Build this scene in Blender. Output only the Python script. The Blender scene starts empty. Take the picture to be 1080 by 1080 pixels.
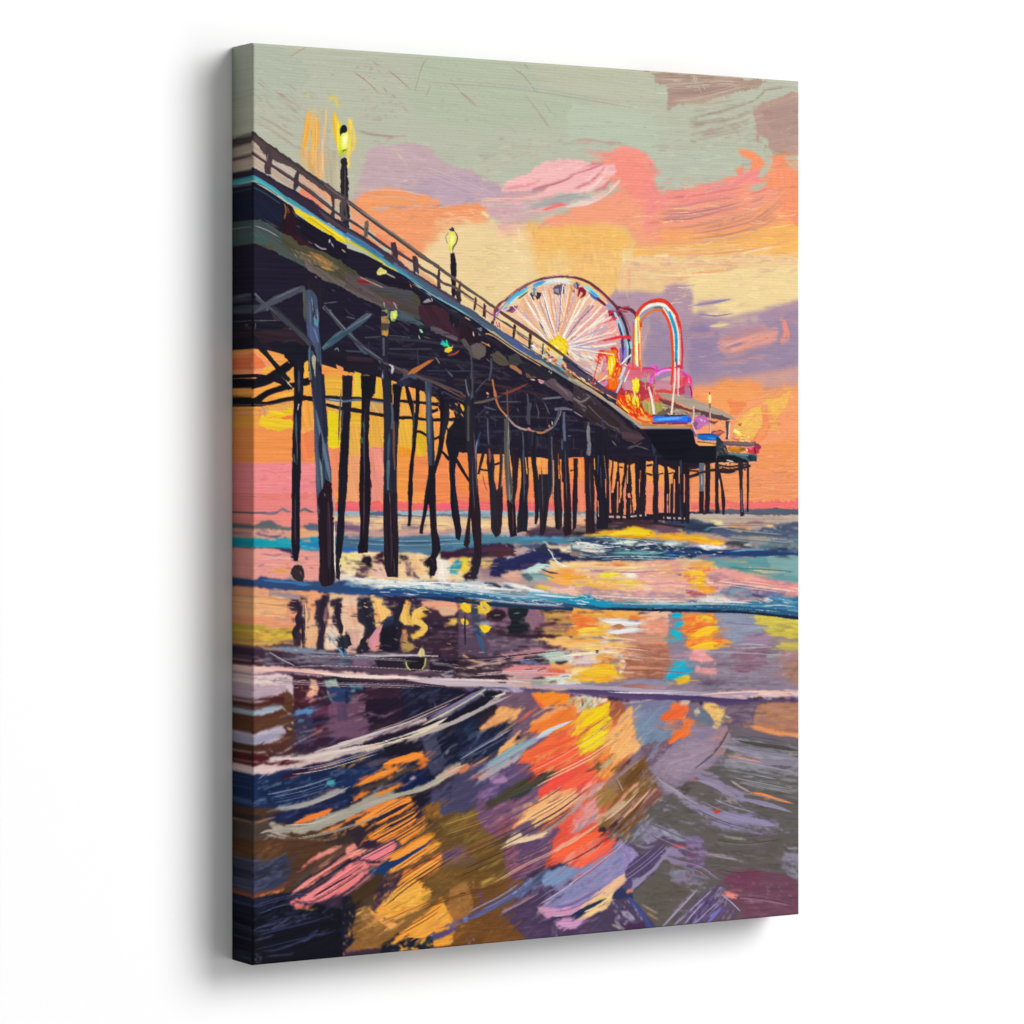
# A gallery-wrapped canvas print (a painted fairground pier at sunset) hanging on a plain white wall.
import bpy, math
import numpy as np

# ---- brush engine: lays the printed picture down, mark by mark, in tenths of a millimetre on the cloth, mark positions converted from image pixels ----
GX, GY = 900, 1226            # cells of the printed sheet
SS = 2                        # finer marks inside each cell
PW, PH = 5966.0, 8128.0       # printed face, tenths of a millimetre
K = GX * SS / PW
WX, WY = GX * SS, GY * SS
_r0 = np.random.RandomState(7)
_T = _r0.rand(128, 2048).astype(np.float32)
_T = (_T + np.roll(_T, 1, 1) + np.roll(_T, 2, 1) * .6) / 2.6
_T = (_T - _T.mean()) / _T.std()
_Wn = _r0.rand(96, 96).astype(np.float32)

def soft(xx, yy, s):
    x = xx / s; y = yy / s
    xi = np.floor(x).astype(np.int32); yi = np.floor(y).astype(np.int32)
    fx = x - xi; fy = y - yi
    fx = fx * fx * (3 - 2 * fx); fy = fy * fy * (3 - 2 * fy)
    a = _Wn[yi % 96, xi % 96]; b = _Wn[yi % 96, (xi + 1) % 96]
    c = _Wn[(yi + 1) % 96, xi % 96]; d = _Wn[(yi + 1) % 96, (xi + 1) % 96]
    return (a * (1 - fx) + b * fx) * (1 - fy) + (c * (1 - fx) + d * fx) * fy

def streak(xx, yy, ang, ln=90.0):
    a = math.radians(ang); ca, sa = math.cos(a), math.sin(a)
    w = soft(xx, yy, 110.0) * 14
    al = (xx * ca + yy * sa) / ln; pe = (-xx * sa + yy * ca + w) * .7
    ai = np.floor(al).astype(np.int32); f = al - ai
    pi_ = np.floor(pe).astype(np.int32); g = pe - pi_
    def t(i, j): return _T[i % 128, j % 2048]
    return (t(ai, pi_) * (1 - f) + t(ai + 1, pi_) * f) * (1 - g) + (t(ai, pi_ + 1) * (1 - f) + t(ai + 1, pi_ + 1) * f) * g

def rgb(h): return np.array([int(h[i:i + 2], 16) / 255.0 for i in (0, 2, 4)], np.float32)

def fill(img, P, col, ang=0.0, var=0.0, alpha=1.0, dry=0.0):
    x0 = max(0, int(P[:, 0].min()) - 1); x1 = min(WX, int(P[:, 0].max()) + 2)
    y0 = max(0, int(P[:, 1].min()) - 1); y1 = min(WY, int(P[:, 1].max()) + 2)
    if x1 <= x0 or y1 <= y0: return
    Q = np.roll(P, -1, 0)
    A = np.where((P[:, 1] < Q[:, 1])[:, None], P, Q); B = np.where((P[:, 1] < Q[:, 1])[:, None], Q, P)
    ra = np.maximum(np.ceil(A[:, 1] - .5), y0).astype(np.int64); rb = np.minimum(np.ceil(B[:, 1] - .5), y1).astype(np.int64)
    n = np.maximum(rb - ra, 0)
    if n.sum() == 0: return
    e = np.repeat(np.arange(len(P)), n)
    r = np.arange(n.sum()) - np.repeat(np.cumsum(n) - n, n) + ra[e]
    xc = A[e, 0] + (r + .5 - A[e, 1]) / (B[e, 1] - A[e, 1]) * (B[e, 0] - A[e, 0])
    c = np.clip(np.ceil(xc - .5), x0, x1).astype(np.int64) - x0
    w = x1 - x0 + 1
    m = np.bincount((r - y0) * w + c, minlength=(y1 - y0) * w).reshape(y1 - y0, w)
    m = (np.cumsum(m, 1)[:, :-1] & 1).astype(bool)
    ys, xs = np.nonzero(m)
    if len(ys) == 0: return
    xx = (xs + x0).astype(np.float32); yy = (ys + y0).astype(np.float32)
    k = np.full(len(xs), alpha, np.float32)
    if var or dry:
        s = streak(xx, yy, ang)
        if dry: k = k * (s > (-1.6 + 3.2 * dry))
        cc = np.clip(col[None] * (1 + .55 * var * s[:, None]) + var * .12 * s[:, None], 0, 1)
    else: cc = col[None]
    v = img[ys + y0, xs + x0]
    img[ys + y0, xs + x0] = v + (cc - v) * k[:, None]

def curve(p, step=5.0):
    p = np.asarray(p, float)
    if len(p) == 2:
        n = max(2, int(np.hypot(*(p[1] - p[0])) / step)); t = np.linspace(0, 1, n + 1)[:, None]
        return p[0] + (p[1] - p[0]) * t
    e = np.vstack([2 * p[0] - p[1], p, 2 * p[-1] - p[-2]]); out = []
    for i in range(1, len(e) - 2):
        a, b, c, d = e[i - 1:i + 3]; n = max(2, int(np.hypot(*(c - b)) / step)); t = np.linspace(0, 1, n, endpoint=False)[:, None]
        out.append(.5 * (2 * b + (c - a) * t + (2 * a - 5 * b + 4 * c - d) * t ** 2 + (3 * b - a - 3 * c + d) * t ** 3))
    return np.vstack(out + [p[-1:]])

def rough(P, amp, rs):
    P = np.asarray(P, float)
    if amp <= 0: return P
    out = []
    for a, b in zip(P, np.roll(P, -1, 0)):
        L = np.hypot(*(b - a)); n = max(1, int(L / 2.2)); t = np.arange(n)[:, None] / n
        out.append(a + (b - a) * t)
    Q = np.vstack(out); n = len(Q)
    j = rs.randn(n, 2) * .18
    for k, wt in ((4, .6), (14, .9)):
        z = rs.randn(n + k, 2); cs = np.cumsum(z, 0); j += wt * (cs[k:] - cs[:-k]) / math.sqrt(k)
    d = np.roll(Q, -1, 0) - Q; L = np.hypot(d[:, 0], d[:, 1]) + 1e-6
    nrm = np.stack([-d[:, 1], d[:, 0]], 1) / L[:, None]
    return Q + nrm * j[:, :1] * amp * .6 + j[:, 1:] * np.array([[amp * .45, amp * .1]])

def ribbon(c, w):
    d = np.gradient(c, axis=0); L = np.hypot(d[:, 0], d[:, 1]) + 1e-6
    n = np.stack([-d[:, 1], d[:, 0]], 1) / L[:, None]
    w = np.asarray(w)[:, None] / 2
    return np.vstack([c + n * w, (c - n * w)[::-1]])

def inside(q, P):
    r = np.zeros(len(q), bool)
    for a, b in zip(P, np.roll(P, -1, 0)):
        if a[1] == b[1]: continue
        r ^= ((a[1] > q[:, 1]) != (b[1] > q[:, 1])) & (q[:, 0] < (b[0] - a[0]) * (q[:, 1] - a[1]) / (b[1] - a[1]) + a[0])
    return r

def soften(A, h):
    for _ in range(2):
        for ax in (0, 1):
            pd = [(0, 0)] * 3; pd[ax] = (h + 1, h)
            c = np.cumsum(np.pad(A, pd, 'edge').astype(np.float64), ax)
            n = A.shape[ax]; k = 2 * h + 1
            A = ((np.take(c, range(k, k + n), ax) - np.take(c, range(0, n), ax)) / k).astype(np.float32)
    return A

def paint(text):
    img = np.zeros((WY, WX, 3), np.float32) + rgb('b9bcA8')
    for li, line in enumerate(text.strip().split('\n')):
        t = line.split()
        if not t or t[0][0] == '#': continue
        rs = np.random.RandomState(li * 13 + 5)
        kind = t[0]; cols = [rgb(c) for c in t[1].split('/')] if len(t[1]) > 3 else None
        na = {'P': 3, 'S': 1, 'B': 2, 'H': 4, 'D': 2, 'M': 4, 'Z': 1}[kind]
        a = t[2:2 + na]; p = np.cumsum([[float(v) for v in s.split(',')] for s in t[2 + na:]], 0) * K
        if kind == 'P':          # flat patch: raggedness, brush angle, streakiness
            fill(img, rough(p, float(a[0]) * K, rs), cols[0], float(a[1]), float(a[2]))
        elif kind == 'S':        # loaded stroke of given width profile
            w = [float(v) * K for v in a[0].rstrip('t').split(':')]
            c = curve(p); n = len(c); u = np.linspace(0, 1, n)
            ww = np.interp(u, np.linspace(0, 1, len(w)), w) if len(w) > 1 else np.full(n, w[0])
            if a[0].endswith('t'): ww = ww * np.clip(np.minimum(u, 1 - u) * 5 + .12, 0, 1)
            ww = ww * (1 + .10 * np.convolve(rs.randn(n + 6), np.ones(7) / 2.6, 'valid'))
            d = c[-1] - c[0]
            fill(img, ribbon(c, ww), cols[0], math.degrees(math.atan2(d[1], d[0])), .05)
        elif kind == 'B':        # dry bristle stroke: width, hairs per unit of width
            w = float(a[0]) * K; n = max(2, int(w * float(a[1]) * .5)); c = curve(p, 9.0)
            g = np.gradient(c, axis=0); L = np.hypot(g[:, 0], g[:, 1]) + 1e-6
            nr = np.stack([-g[:, 1], g[:, 0]], 1) / L[:, None]
            for k in range(n):
                o = (rs.rand() - .5) * w; e = abs(o / w) * .5
                i0 = int(rs.rand() * (.12 + e) * len(c)); i1 = len(c) - int(rs.rand() * (.15 + e) * len(c))
                if i1 - i0 < 3: continue
                s = c[i0:i1] + nr[i0:i1] * o; m = len(s); u = np.linspace(0, 1, m)
                hw = (1.0 + rs.rand() * 2.2) * np.clip(np.minimum(u, 1 - u) * 8 + .2, 0, 1)
                fill(img, ribbon(s, hw), np.clip(cols[rs.randint(len(cols))] * (1 + rs.randn() * .05), 0, 1), alpha=.9)
        elif kind == 'H':        # scattered dabs: count, length, width, angle
            n, ln, wd, an = int(a[0]), float(a[1]) * K, float(a[2]) * K, float(a[3])
            lo, hi = p.min(0), p.max(0); q = lo + rs.rand(n * 3, 2) * (hi - lo); q = q[inside(q, p)][:n]
            for x in q:
                th = math.radians(an + rs.randn() * 7); l = ln * (.4 + rs.rand() * .9) / 2
                dv = np.array([math.cos(th), math.sin(th)]) * l; nv = np.array([-dv[1], dv[0]]) * .12 * rs.randn()
                c = curve([x - dv, x + nv, x + dv], 4.0); u = np.linspace(0, 1, len(c))
                hw = wd * (.5 + rs.rand()) * np.clip(np.minimum(u, 1 - u) * 6 + .2, 0, 1)
                fill(img, ribbon(c, hw), np.clip(cols[rs.randint(len(cols))] * (1 + rs.randn() * .05), 0, 1), alpha=.72)
        elif kind == 'M':        # colour already laid down, dragged along the brush: count, length, width, angle
            n, ln, wd, an = int(a[0]), float(a[1]) * K, float(a[2]) * K, float(a[3])
            lo, hi = p.min(0), p.max(0); q = lo + rs.rand(n * 3, 2) * (hi - lo); q = q[inside(q, p)][:n]
            for x in q:
                sx, sy = int(min(max(x[0], 0), WX - 1)), int(min(max(x[1], 0), WY - 1)); cc = img[sy, sx].copy()
                th = math.radians(an + rs.randn() * 4); l = ln * (.4 + rs.rand() * .9) / 2
                dv = np.array([math.cos(th), math.sin(th)]) * l; nv = np.array([-dv[1], dv[0]]) * .1 * rs.randn()
                x = x + dv * rs.uniform(-.8, .8); c = curve([x - dv, x + nv, x + dv], 4.0); u = np.linspace(0, 1, len(c))
                hw = wd * (.5 + rs.rand()) * np.clip(np.minimum(u, 1 - u) * 5 + .15, 0, 1)
                fill(img, ribbon(c, hw), np.clip(cc * (1 + rs.randn() * .045) + rs.randn(3).astype(np.float32) * .01, 0, 1), alpha=.8)
        elif kind == 'Z':        # wet paint feathered together: radius
            h = max(1, int(float(a[0]) * K)); g = h * 3
            x0, y0 = np.maximum(p.min(0).astype(int) - g, 0); x1, y1 = np.minimum(p.max(0).astype(int) + g, (WX, WY))
            m = np.zeros((WY, WX, 3), np.float32); fill(m, p, np.ones(3, np.float32)); m = soften(m[y0:y1, x0:x1, :1], h)
            img[y0:y1, x0:x1] += (soften(img[y0:y1, x0:x1], h) - img[y0:y1, x0:x1]) * m
        elif kind == 'D':        # broken, dragged patch: angle, dryness
            fill(img, rough(p, 8 * K, rs), cols[0], float(a[0]), .04, 1.0, float(a[1]))
    return img.reshape(GY, SS, GX, SS, 3).mean((1, 3))


PICTURE = '''
P b9bca8 0 0 .018 -42,-39 6064,-385 0,9117 -6064,-514
P b5bca6 17 5 .015 1670,-62 1215,-31 839,260 -423,378 -1232,148 -498,-233
P bcbda6 18 5 .015 2885,-49 1375,51 0,225 -536,119 -736,-138
P b4baa8 17 5 .015 -5,-8 320,-3 285,269 -285,268 -320,-67
P b9c2ad 18 0 .015 3301,368 959,39 109,625 -109,-265 -430,-70 -529,25
H a8988e/b09a90/9aa093 70 109 6 29 14,333 586,51 191,286 -48,299 -239,-32 -509,-244
S a87f78 8t 42,632 178,75 208,108
S a8857c 8t 23,692 160,67 179,101 85,63
S b09088 8t 239,438 123,52 114,53
S b58f87 13t 249,429 85,29
S 9a8f86 7t 343,533 57,39 57,31
S b8918a 8t 51,348 38,23 37,23
S b29088 8t 372,103 85,-56 76,-38
S a8766e 8t 1013,200 146,85 117,96
S a88078 8t 1364,163 108,70 128,96
S b09088 7t 1315,319 49,49
S 908c82 8t 1403,383 49,31
S b09088 9t 1512,480 69,48
S b2938a 9t 1208,95 78,38
S a88f86 7t 1779,18 -70,116 -69,219
S b09088 7t 1759,389 40,-88 20,-27
S a87f78 12t 1042,717 136,28 147,10 147,1
S b09088 10t 1344,805 79,-46 148,-16
S b8958c 9t 1198,616 117,-6
S b29890 9t 1208,811 87,-4
S a87a70 9t 2119,318 101,64 81,65
S 98887e 7t 2689,68 113,63 83,83 72,84
S a8857c 7t 2812,306 135,133 156,169
S 8f9184 7t 3030,373 83,93
S 8f9184 7t 2802,17 62,49
S a8988e 7t 2668,611 62,59
S 9a9a8c 7t 2029,245 90,55
H a8a096/c0a89c 60 51 7 -12 1033,63 341,-4 98,277 99,209 -441,108 -68,-337
H a89e94 40 44 6 35 1769,18 1532,-4 0,531 -827,128 -605,-57
H b09a90/c89a90 26 53 11 -10 2271,701 1135,-73 -42,179 -479,5 -614,306
S c09a92 9t 3692,516 95,-13
S b89088 11t 3301,713 189,-27 234,16 235,-2
S b89088 9t 3724,738 160,-53
S b89088 8t 2362,931 51,-28 30,-10
B e8b068/f0bc60 76 .7 562,547 -20,178 -38,212 19,168 19,126
B e8b468/e0b878 59 .8 647,576 0,186 -9,211 19,211
B c8b49a/b8aa98 135 .6 714,505 -9,254 19,211 48,209
S f0b45c 42:59:51t 562,555 -29,212 -29,170
S efb058 34:42:25t 647,635 -9,170 -29,170
S ecc03e 42:59:34t 810,559 20,152 29,193
S ecd83c 25:42:25t 888,631 -10,162 -10,162
B e8c860/f0d850 68 .6 762,485 48,-36 39,91
S d8d040 17 533,430 38,7
P dcae76 17 85 .08 466,939 277,-30 -9,229 -115,64 -57,-116
P bcb398 17 85 .06 724,927 144,-6 20,381 -97,-39 -67,-99
P f0d060 13 80 .05 945,603 39,24 39,57 -10,213 -48,155 -29,18
P d8c08a 13 80 .05 994,703 39,40 19,84 -19,69 -30,-24
S e6ce58 13t 994,1068 19,-86
S efae50 17t 1033,1253 9,-85
S b0b8a4 51 1091,996 -29,129 -39,171
P b09888 18 -6 .04 4163,8 206,-3 438,2 557,-5 248,23 -136,63 -281,70 -278,88 -242,58 -263,50 -11,-134 11,-73 -130,-29 -22,-71
P ab8f84 14 -6 .05 4401,147 208,-29 419,-60 279,-34 -167,119 -333,82 -176,54 -208,29
B c8b8a2/bfae9a 236 .30 4260,83 437,-43 387,-40 392,14
B c4b4a0/ccb8a0 145 .25 4401,292 351,-55 332,-82 280,-79
B 9c8078 163 .2 4304,63 393,-4 331,-38
H c8c0a0/c0b8a0 24 54 8 60 4675,5 110,12 77,177 -77,-14 -110,-111
P b6978b 14 -14 .03 5965,107 -126,25 -137,44 -136,63 -101,33 -45,75 22,73 45,52 -11,74 113,32 11,91 46,44 330,22
P ae9086 18 -12 .03 5612,264 353,-74 0,314 -285,-4 -170,-111
S c8b09c 7t 5442,447 170,-36 181,-46 172,-46
S c6ae9a 7t 5476,372 68,-22
S c8b09c 7t 5839,233 126,-43
H c0b09c 24 55 6 -8 5646,474 319,-62 0,277 -285,13
B 9c8880/a08c84 37 .6 5521,113 102,-15 136,-26
S a48a80 13t 4642,442 220,-57 222,-57 201,-56 157,-63 124,-90 102,-24
S a08c80 9t 4664,585 198,-45 222,-57 201,-46 124,-52
S a89a8c 11t 4642,487 331,-35 278,-59 180,-83
S a8988c 9t 4664,649 253,-58 278,-59 225,-66
B a8988a/b0a294 201 .22 4642,415 386,-66 279,-69 169,-91
B aa9c8c/b09a90 273 .15 4642,568 386,-73 392,-111
H a89888 45 82 7 -9 4642,433 778,-159 56,437 -112,-86 -722,124
S c0a090 46:28 5454,529 22,91 23,90
P b9bca8 18 0 .02 5431,558 147,20 22,128 -180,45
H a8887c/b8a08e 30 37 9 80 5431,484 181,37 0,184 -158,7
P ebcf9a 13 2 .02 1571,1541 700,-58 614,49 839,43 2241,57 0,768 -1596,28 -645,11 -423,671 -1030,-515 -601,-679
P f29a5a 0 0 .025 -42,2923 6087,-62 0,1389 -6087,-76
P f2984f 9 0 .03 -42,2631 3766,120 0,1470 -3766,-47
P c4aaae 17 4 .025 1149,917 107,-48 167,-42 168,-16 198,33 100,82 160,71 202,35 141,63 123,56 41,60 -82,64 -153,41 -151,31 -201,17 -180,-28 -317,-40 -196,-27 -214,43 -39,61 39,-206 48,-130
P bda3b0 17 4 .03 1670,1142 299,-64 302,-12 152,46 112,56 144,47 51,50 -154,50 -255,9 -202,34 -190,-28 -259,-50
P bdbba6 17 60 .02 984,915 146,-6 -39,172 -39,129 -39,163 -58,-32
P c8aaaa 17 0 .03 1042,1219 156,-23 78,48 -214,76 -39,53
S ded09a 10t 1452,894 60,66 59,58
S c8b48c 13t 1581,1172 -10,-26
S dcc8a8 10t 2271,1274 71,-46 40,-28
H c8b0b4/b49cac 70 86 7 3 1130,951 639,-71 705,273 0,113 -804,5 -540,-64
P f09c6c 22 4 .025 1081,1303 97,-47 117,-30 108,4 118,13 149,28 149,20 80,23 50,50 100,-3 121,-22 151,-15 92,41 61,50 -31,62 -172,58 -182,23 -160,40 -60,71 -50,88 -70,71 -59,62 -119,115 -295,-334 -292,-203 39,-95
P f29f66 17 4 .02 1110,1353 264,-79 296,23 219,44 -70,54 -445,33 -244,-8
H d0a0a0/c89a9a 14 120 10 0 1178,1393 98,-12 147,11 247,-17 299,-20 -40,36 -653,41
S cdb0a8 19t 1217,1417 88,-3 79,-12
S cdb0a8 21t 1591,1377 59,7 59,-11
S b87a90 10t 1829,1369 60,-3 60,-10
H f4b88c/eec08c 34 69 9 2 1819,1412 655,-23 -51,158 -554,62
B f0c890/ecd49c 173 .3 1789,1758 80,-106 100,-90 201,-58 253,8
D ecce9c 20 .55 1889,1444 382,-48 254,43 -102,152 -354,20 -200,110 -120,90 40,-200
P ecd09e 17 0 .02 1969,1588 302,-53 203,11 0,523 -405,10 -350,-250 110,-72
H f0b080 20 43 9 70 1699,1657 170,-57 20,155 -160,125
P ebcf9a 17 0 .02 2119,1575 766,27 0,457 -309,182 -457,-164
P efd3a0 9 88 .02 2679,1626 164,-5 0,439 -164,4
H dcc58c/f3dea8 90 105 7 1 1969,1606 916,-30 839,462 -839,372 -816,-331
D d0a6ac 2 .45 2321,1324 255,-61 309,-39 311,-3 105,76 -365,163 -257,35 -205,-37
H d8b0b0/e0b8a8/c4a0aa 60 105 11 -3 2321,1272 875,-51 105,67 -313,135 -361,82 -204,-62
P e6aea6 17 -5 .05 2525,1509 205,-25 82,15 -82,64 -133,31 -82,3
S d29e9c 12t 2545,1543 185,-32 72,-12
D f0c89c 0 .4 2474,1546 411,-14 51,86 -411,31
Z 0 26 1670,1538 1215,-94 0,966 -1116,-152
P f1bb69 22 0 .025 2812,1517 228,-43 314,-29 370,-12 235,63 85,140 -107,57 -128,76 75,87 -32,179 -75,109 -53,73 -370,-170 -366,-79 -103,-243 -42,-104
P f3a878 18 -3 .03 2895,1619 145,49 -104,38
B f2b07c/eeb478 105 .3 2854,1568 51,69 42,51
H f4c070/eeb268/f2b47c 60 142 9 -1 2812,1534 1072,-71 0,303 -999,29
P f0c07a 9 86 .03 3301,1766 529,-16 0,286 -106,109 -423,-96
P eec888 18 86 .03 2988,1810 313,-62 0,212 -209,23
H f3ca88/f0cc90 24 124 12 88 2936,1723 365,7 53,229 -366,9
H e8ae8c 10 53 14 80 3427,1691 297,9 0,116 -297,-19
Z 0 36 2885,1400 1138,22 0,609 -299,186 -839,-158
Z 0 35 2637,1505 403,-14 0,652 -403,9
P f29c82 18 -3 .02 3596,903 128,-59 106,-58 107,-40 151,-7 64,68 43,52 65,87 33,89 -11,90 87,6 273,-47 220,-45 222,-64 167,-52 113,-42 33,-74 79,14 489,-39 0,850 -937,83 -659,1 -346,-25 -64,-195 -235,-28 -423,15 -261,44 -104,3 104,-91 261,-89 211,-70 212,-70 106,-67
P f49282 13 0 .02 3777,806 375,-17 87,158 43,223 87,87 -217,53 -215,-171 -213,-170
P f2a07e 18 0 .02 3196,1398 528,-144 267,-10 161,111 -86,137 -342,-24 -423,32 -209,25
P f09088 18 -3 .03 4131,1042 140,-6 22,107 239,-27 385,-70 390,-71 -112,114 -388,125 -384,68 -163,69 109,131 -217,7 0,-224
P f2a070 18 -2 .03 4293,1485 624,-67 559,-138 489,-128 0,416 -714,86 -882,-10
P f4aa6c 18 -2 .03 4369,1545 659,-30 448,-88 489,-72 0,333 -825,24 -771,-14
P f5b866 18 -4 .03 4023,1691 784,-96 557,-109 601,-94 0,333 -714,-16 -882,79 -346,19
P f0a37c 13 0 .03 3980,1459 172,13 -21,90 129,32 -151,58 -86,-51 -54,-79
B f0b87c/eeb070/f6c070 145 .35 4023,1637 346,43 438,-13 444,-68 451,-106
H f2986c/eeaa80/f6b070 80 164 9 -6 4260,1351 768,-118 937,-174 0,462 -937,140 -768,23
Z 0 18 3301,1208 1068,-86 1596,-155 0,786 -2664,75
Z 0 18 3724,791 2241,-56 0,463 -2241,83
S c48684 15:16:9t 4282,1350 196,-25 219,-17 220,-35 223,-45 111,-22
S c48a84 15:20:9t 4271,1405 261,-28 275,-27 199,-44 189,-34
S c88c88 15t 4642,1383 220,-35 222,-63 223,-45
S c0807c 18t 5364,1202 112,-23 90,-49
S b8808a 11t 4336,1285 251,-18 275,-56 222,-35 167,-25
S c08880 13t 4293,1494 294,-19 275,-46 222,-44 223,-53 169,-52
S cc9080 15t 4642,1509 220,-34 222,-44 223,-53 282,-84 204,-127
S cc8c7c 13t 4675,1526 298,-37 222,-53 281,-64 226,-118 103,-124
S c08878 13t 4642,1582 275,-27 278,-46 281,-64 170,-79 102,-68
S c4906e 11t 4708,1580 265,-36 278,-46 225,-80
S c08a70 9t 5364,1431 202,-62 136,-60
S c88870 9t 4807,1477 221,-53 201,-71 135,-50
S d0987a 9t 4752,1624 332,-38 280,-45
S d87c78 13t 5364,1129 169,-44 113,-32
B c08a80/d09880 146 .22 4675,1454 353,-67 336,-103 338,-159
B d87e78 127 .12 4369,1194 438,-53 557,-104
S c89aa0 15t 4807,1123 166,-43 111,-41 111,-50
S b89090 11t 5319,938 101,-22
P f6956a 14 70 .02 5207,696 157,2 90,14 56,71 56,90 80,-151 147,-7 172,30 0,453 -263,-129 -226,-82 -112,-87 33,-93 -112,-41
P f3966e 18 85 .02 5646,731 319,32 0,666 -206,-131 -113,-318
P b9bdab 18 0 .02 4369,762 838,-57 67,61 90,51 22,82 -135,33 -200,45 -189,62 -220,45 -142,24 -153,24 -65,-79 -11,-71 98,-40 -44,-70 -65,-87
P b6baae 14 60 .02 5274,794 90,-4 11,82 -79,49 -56,-16 67,-58
P f49068 11 -30 .03 5184,907 34,-29 89,-49 -11,46 -45,48
P f0908c 14 -20 .03 5251,941 113,-51 90,-31 67,52 23,73 -90,40 -135,-4 -124,51 -111,-14
P b9bdaa 9 80 .02 5510,710 113,-5 34,109 -45,75 -68,58 -23,38 -34,-36 23,-74 -23,-27 68,-2
P b7bba9 11 -20 .03 5375,1055 101,-32 90,-40 46,16 -68,49 -102,41 -56,2
D b8bca8 0 .35 5771,744 205,-18 0,129 -114,5
S c89880 18t 5646,731 170,-17 149,-6
B f08c80/e88880 72 .5 4195,859 65,42 55,70
P f09284 11 50 .03 4152,772 87,85 65,88 21,35 -65,-34 -65,-69
S f0958a 22t 3533,906 137,-68 160,-52
S eb9c92 18t 3564,807 160,-7 160,-34
H ee9488 16 71 12 -15 3512,801 318,-51 64,69 -255,47
P f4988a 9 0 .02 3787,752 150,-24 129,12 43,33 -279,49
S d09890 11t 3385,709 127,3 52,-29
P f3b9b8 12 -14 .025 2586,1157 93,-65 123,-57 145,-68 145,-59 178,-26 157,-7 137,30 160,11 85,-13 10,80 -42,73 -96,57 -148,42 -127,23 -157,23 -209,35 -197,43 -82,29 -124,22 -81,3 123,-57 61,-37 -103,-23 -102,4
P e8959a 9 -3 .04 2586,1166 144,-23 155,-24 103,-22 -145,59 -164,15
P cba4a4 11 -6 .05 2566,1228 164,-33 175,-7 166,-41 -135,75 -155,50 -154,6
S c88c90 18:22:9t 2905,1171 187,-43 125,-40 137,-50
S b87484 14t 3259,1068 95,-48 136,-50 85,-48
S d67e84 14t 3354,1020 158,-86 127,-32 63,-12
S d67e84 18:22:9t 3354,1153 158,-59 127,-95 85,-101
S e0888a 18:36:18t 3564,1171 138,-58 96,-111
S f3c4bf 44:62:36t 3343,1189 190,-52 127,-94 64,-109
S f6c0c0 36:53:27t 3375,1117 115,-67 127,-94
P f4b6b8 7 -30 .03 3375,1002 158,-78 127,-5 -43,55 -105,75 -127,59
P a9a9a6 11 -5 .05 2833,1358 103,-39 156,-59 125,-31 137,-23 147,-23 -42,46 -105,39 -158,24 -156,41 -104,39
S ef7f78 26:35:18t 2999,1370 145,-41 136,-31
S e8c8be 36:44:27t 3364,1294 148,-41 158,-59 107,-67 85,-74
S e9cfc4 22t 3259,1334 168,-51 169,-59
S d8d0c8 18t 3777,1154 75,-83 21,-46
S aab4a0 22t 3692,1193 85,-30 107,-22
B d8a8a4/e8b0a8/c49ca4 106 .4 2730,1414 155,-23 207,-25 209,-60
S f6ccb0 12t 3009,1448 83,-29 63,-20
B bda4b0/d0a8ac 61 .6 2556,1316 174,2 155,-15
S f6d0a4 10t 2332,1307 142,-14 153,3
P ecc894 18 2 .03 3884,1766 485,4 659,-37 937,-8 0,259 -937,23 -1091,26
P edc690 13 88 .03 3852,1892 171,-40 0,233 -171,4
P ecc592 18 0 .02 4023,1852 784,-21 0,254 -784,18
P f0d59c 9 2 .02 4642,1871 1323,-72 0,388 -489,102 -448,27 -353,7
B f6d8a0/e8b890/f2c890 236 .35 3884,1820 485,4 659,-45 937,-73
H e0aa84/f4dca0/d8a89c 90 145 9 0 3884,1766 2081,-97 0,176 -2081,64
S f8e0b0 22t 4260,1756 109,-4 65,-10
S f4e0b4 18t 5251,1718 169,-51 226,-43
S f0a878 27:36:9t 4642,1926 220,-24 166,-23 112,-3
S eab088 27t 4423,1922 164,14 165,-4
H dcb090/e8c8a0 20 46 9 20 5140,1867 201,22 0,156 -146,-43
S c8a090 8t 5476,1886 136,-22 113,-22
S c8a090 8t 5816,1867 149,-22
B ecae8e/e8b094 81 .5 3980,1871 0,107 -11,108
B ecb090/f4d0a0 89 .4 3894,1909 0,179
H e8b090/f4d8a0 30 108 9 0 4023,1852 619,19 0,145 -619,60
P f0c078 9 0 .03 3301,1801 583,-17 -32,233 -75,136 -32,81 -181,-192
P ac8fa0 5 0 .02 3756,2145 74,-56 193,5 183,4 163,6 22,-55 87,-38 131,-12 55,16 33,108 11,163 154,33 222,5 223,-41 169,-31 170,-49 147,-40 172,-31 0,702 -263,40 -226,39 -448,59 -221,38 -870,25 -636,-102 211,-534
P 9c88a0 14 0 .02 4066,2299 412,82 219,86 331,13 336,-70 601,-195 0,564 -714,81 -609,79 -382,3 -151,-285
P a68ca2 18 0 .02 4532,2470 165,-3 110,452 -275,3
P b193a3 14 0 .02 4369,2095 284,-79 44,406 -328,6 -109,-295
P bb9aa0 18 -65 .03 4109,2433 86,-92 65,44 -108,289 -64,-35
P b496a6 13 0 .025 3809,2108 214,13 346,10 -174,75 -172,94 -139,2 -107,-104
H b0949f/9480a0/a890a8 120 126 8 1 3724,2127 973,-67 110,859 -1083,10
H 9884a0/a48ea6 70 165 9 -3 4675,2468 1290,-114 0,443 -1158,122
B 9884a4/a088a8 100 .5 4664,2359 253,23 278,-33 281,-51
S a88c9c 13t 4697,2214 165,-40 166,-13 179,-22
S a58aa0 27:36:9t 4730,2204 165,-31 133,-21
B 9c84a0/b89ca8 127 .5 4741,2240 121,7 144,-40
S 9080a0 22t 4730,2295 132,-12
S a88c9c 13t 4995,2290 122,-21
S b09898 9t 5207,2212 134,-30
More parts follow.
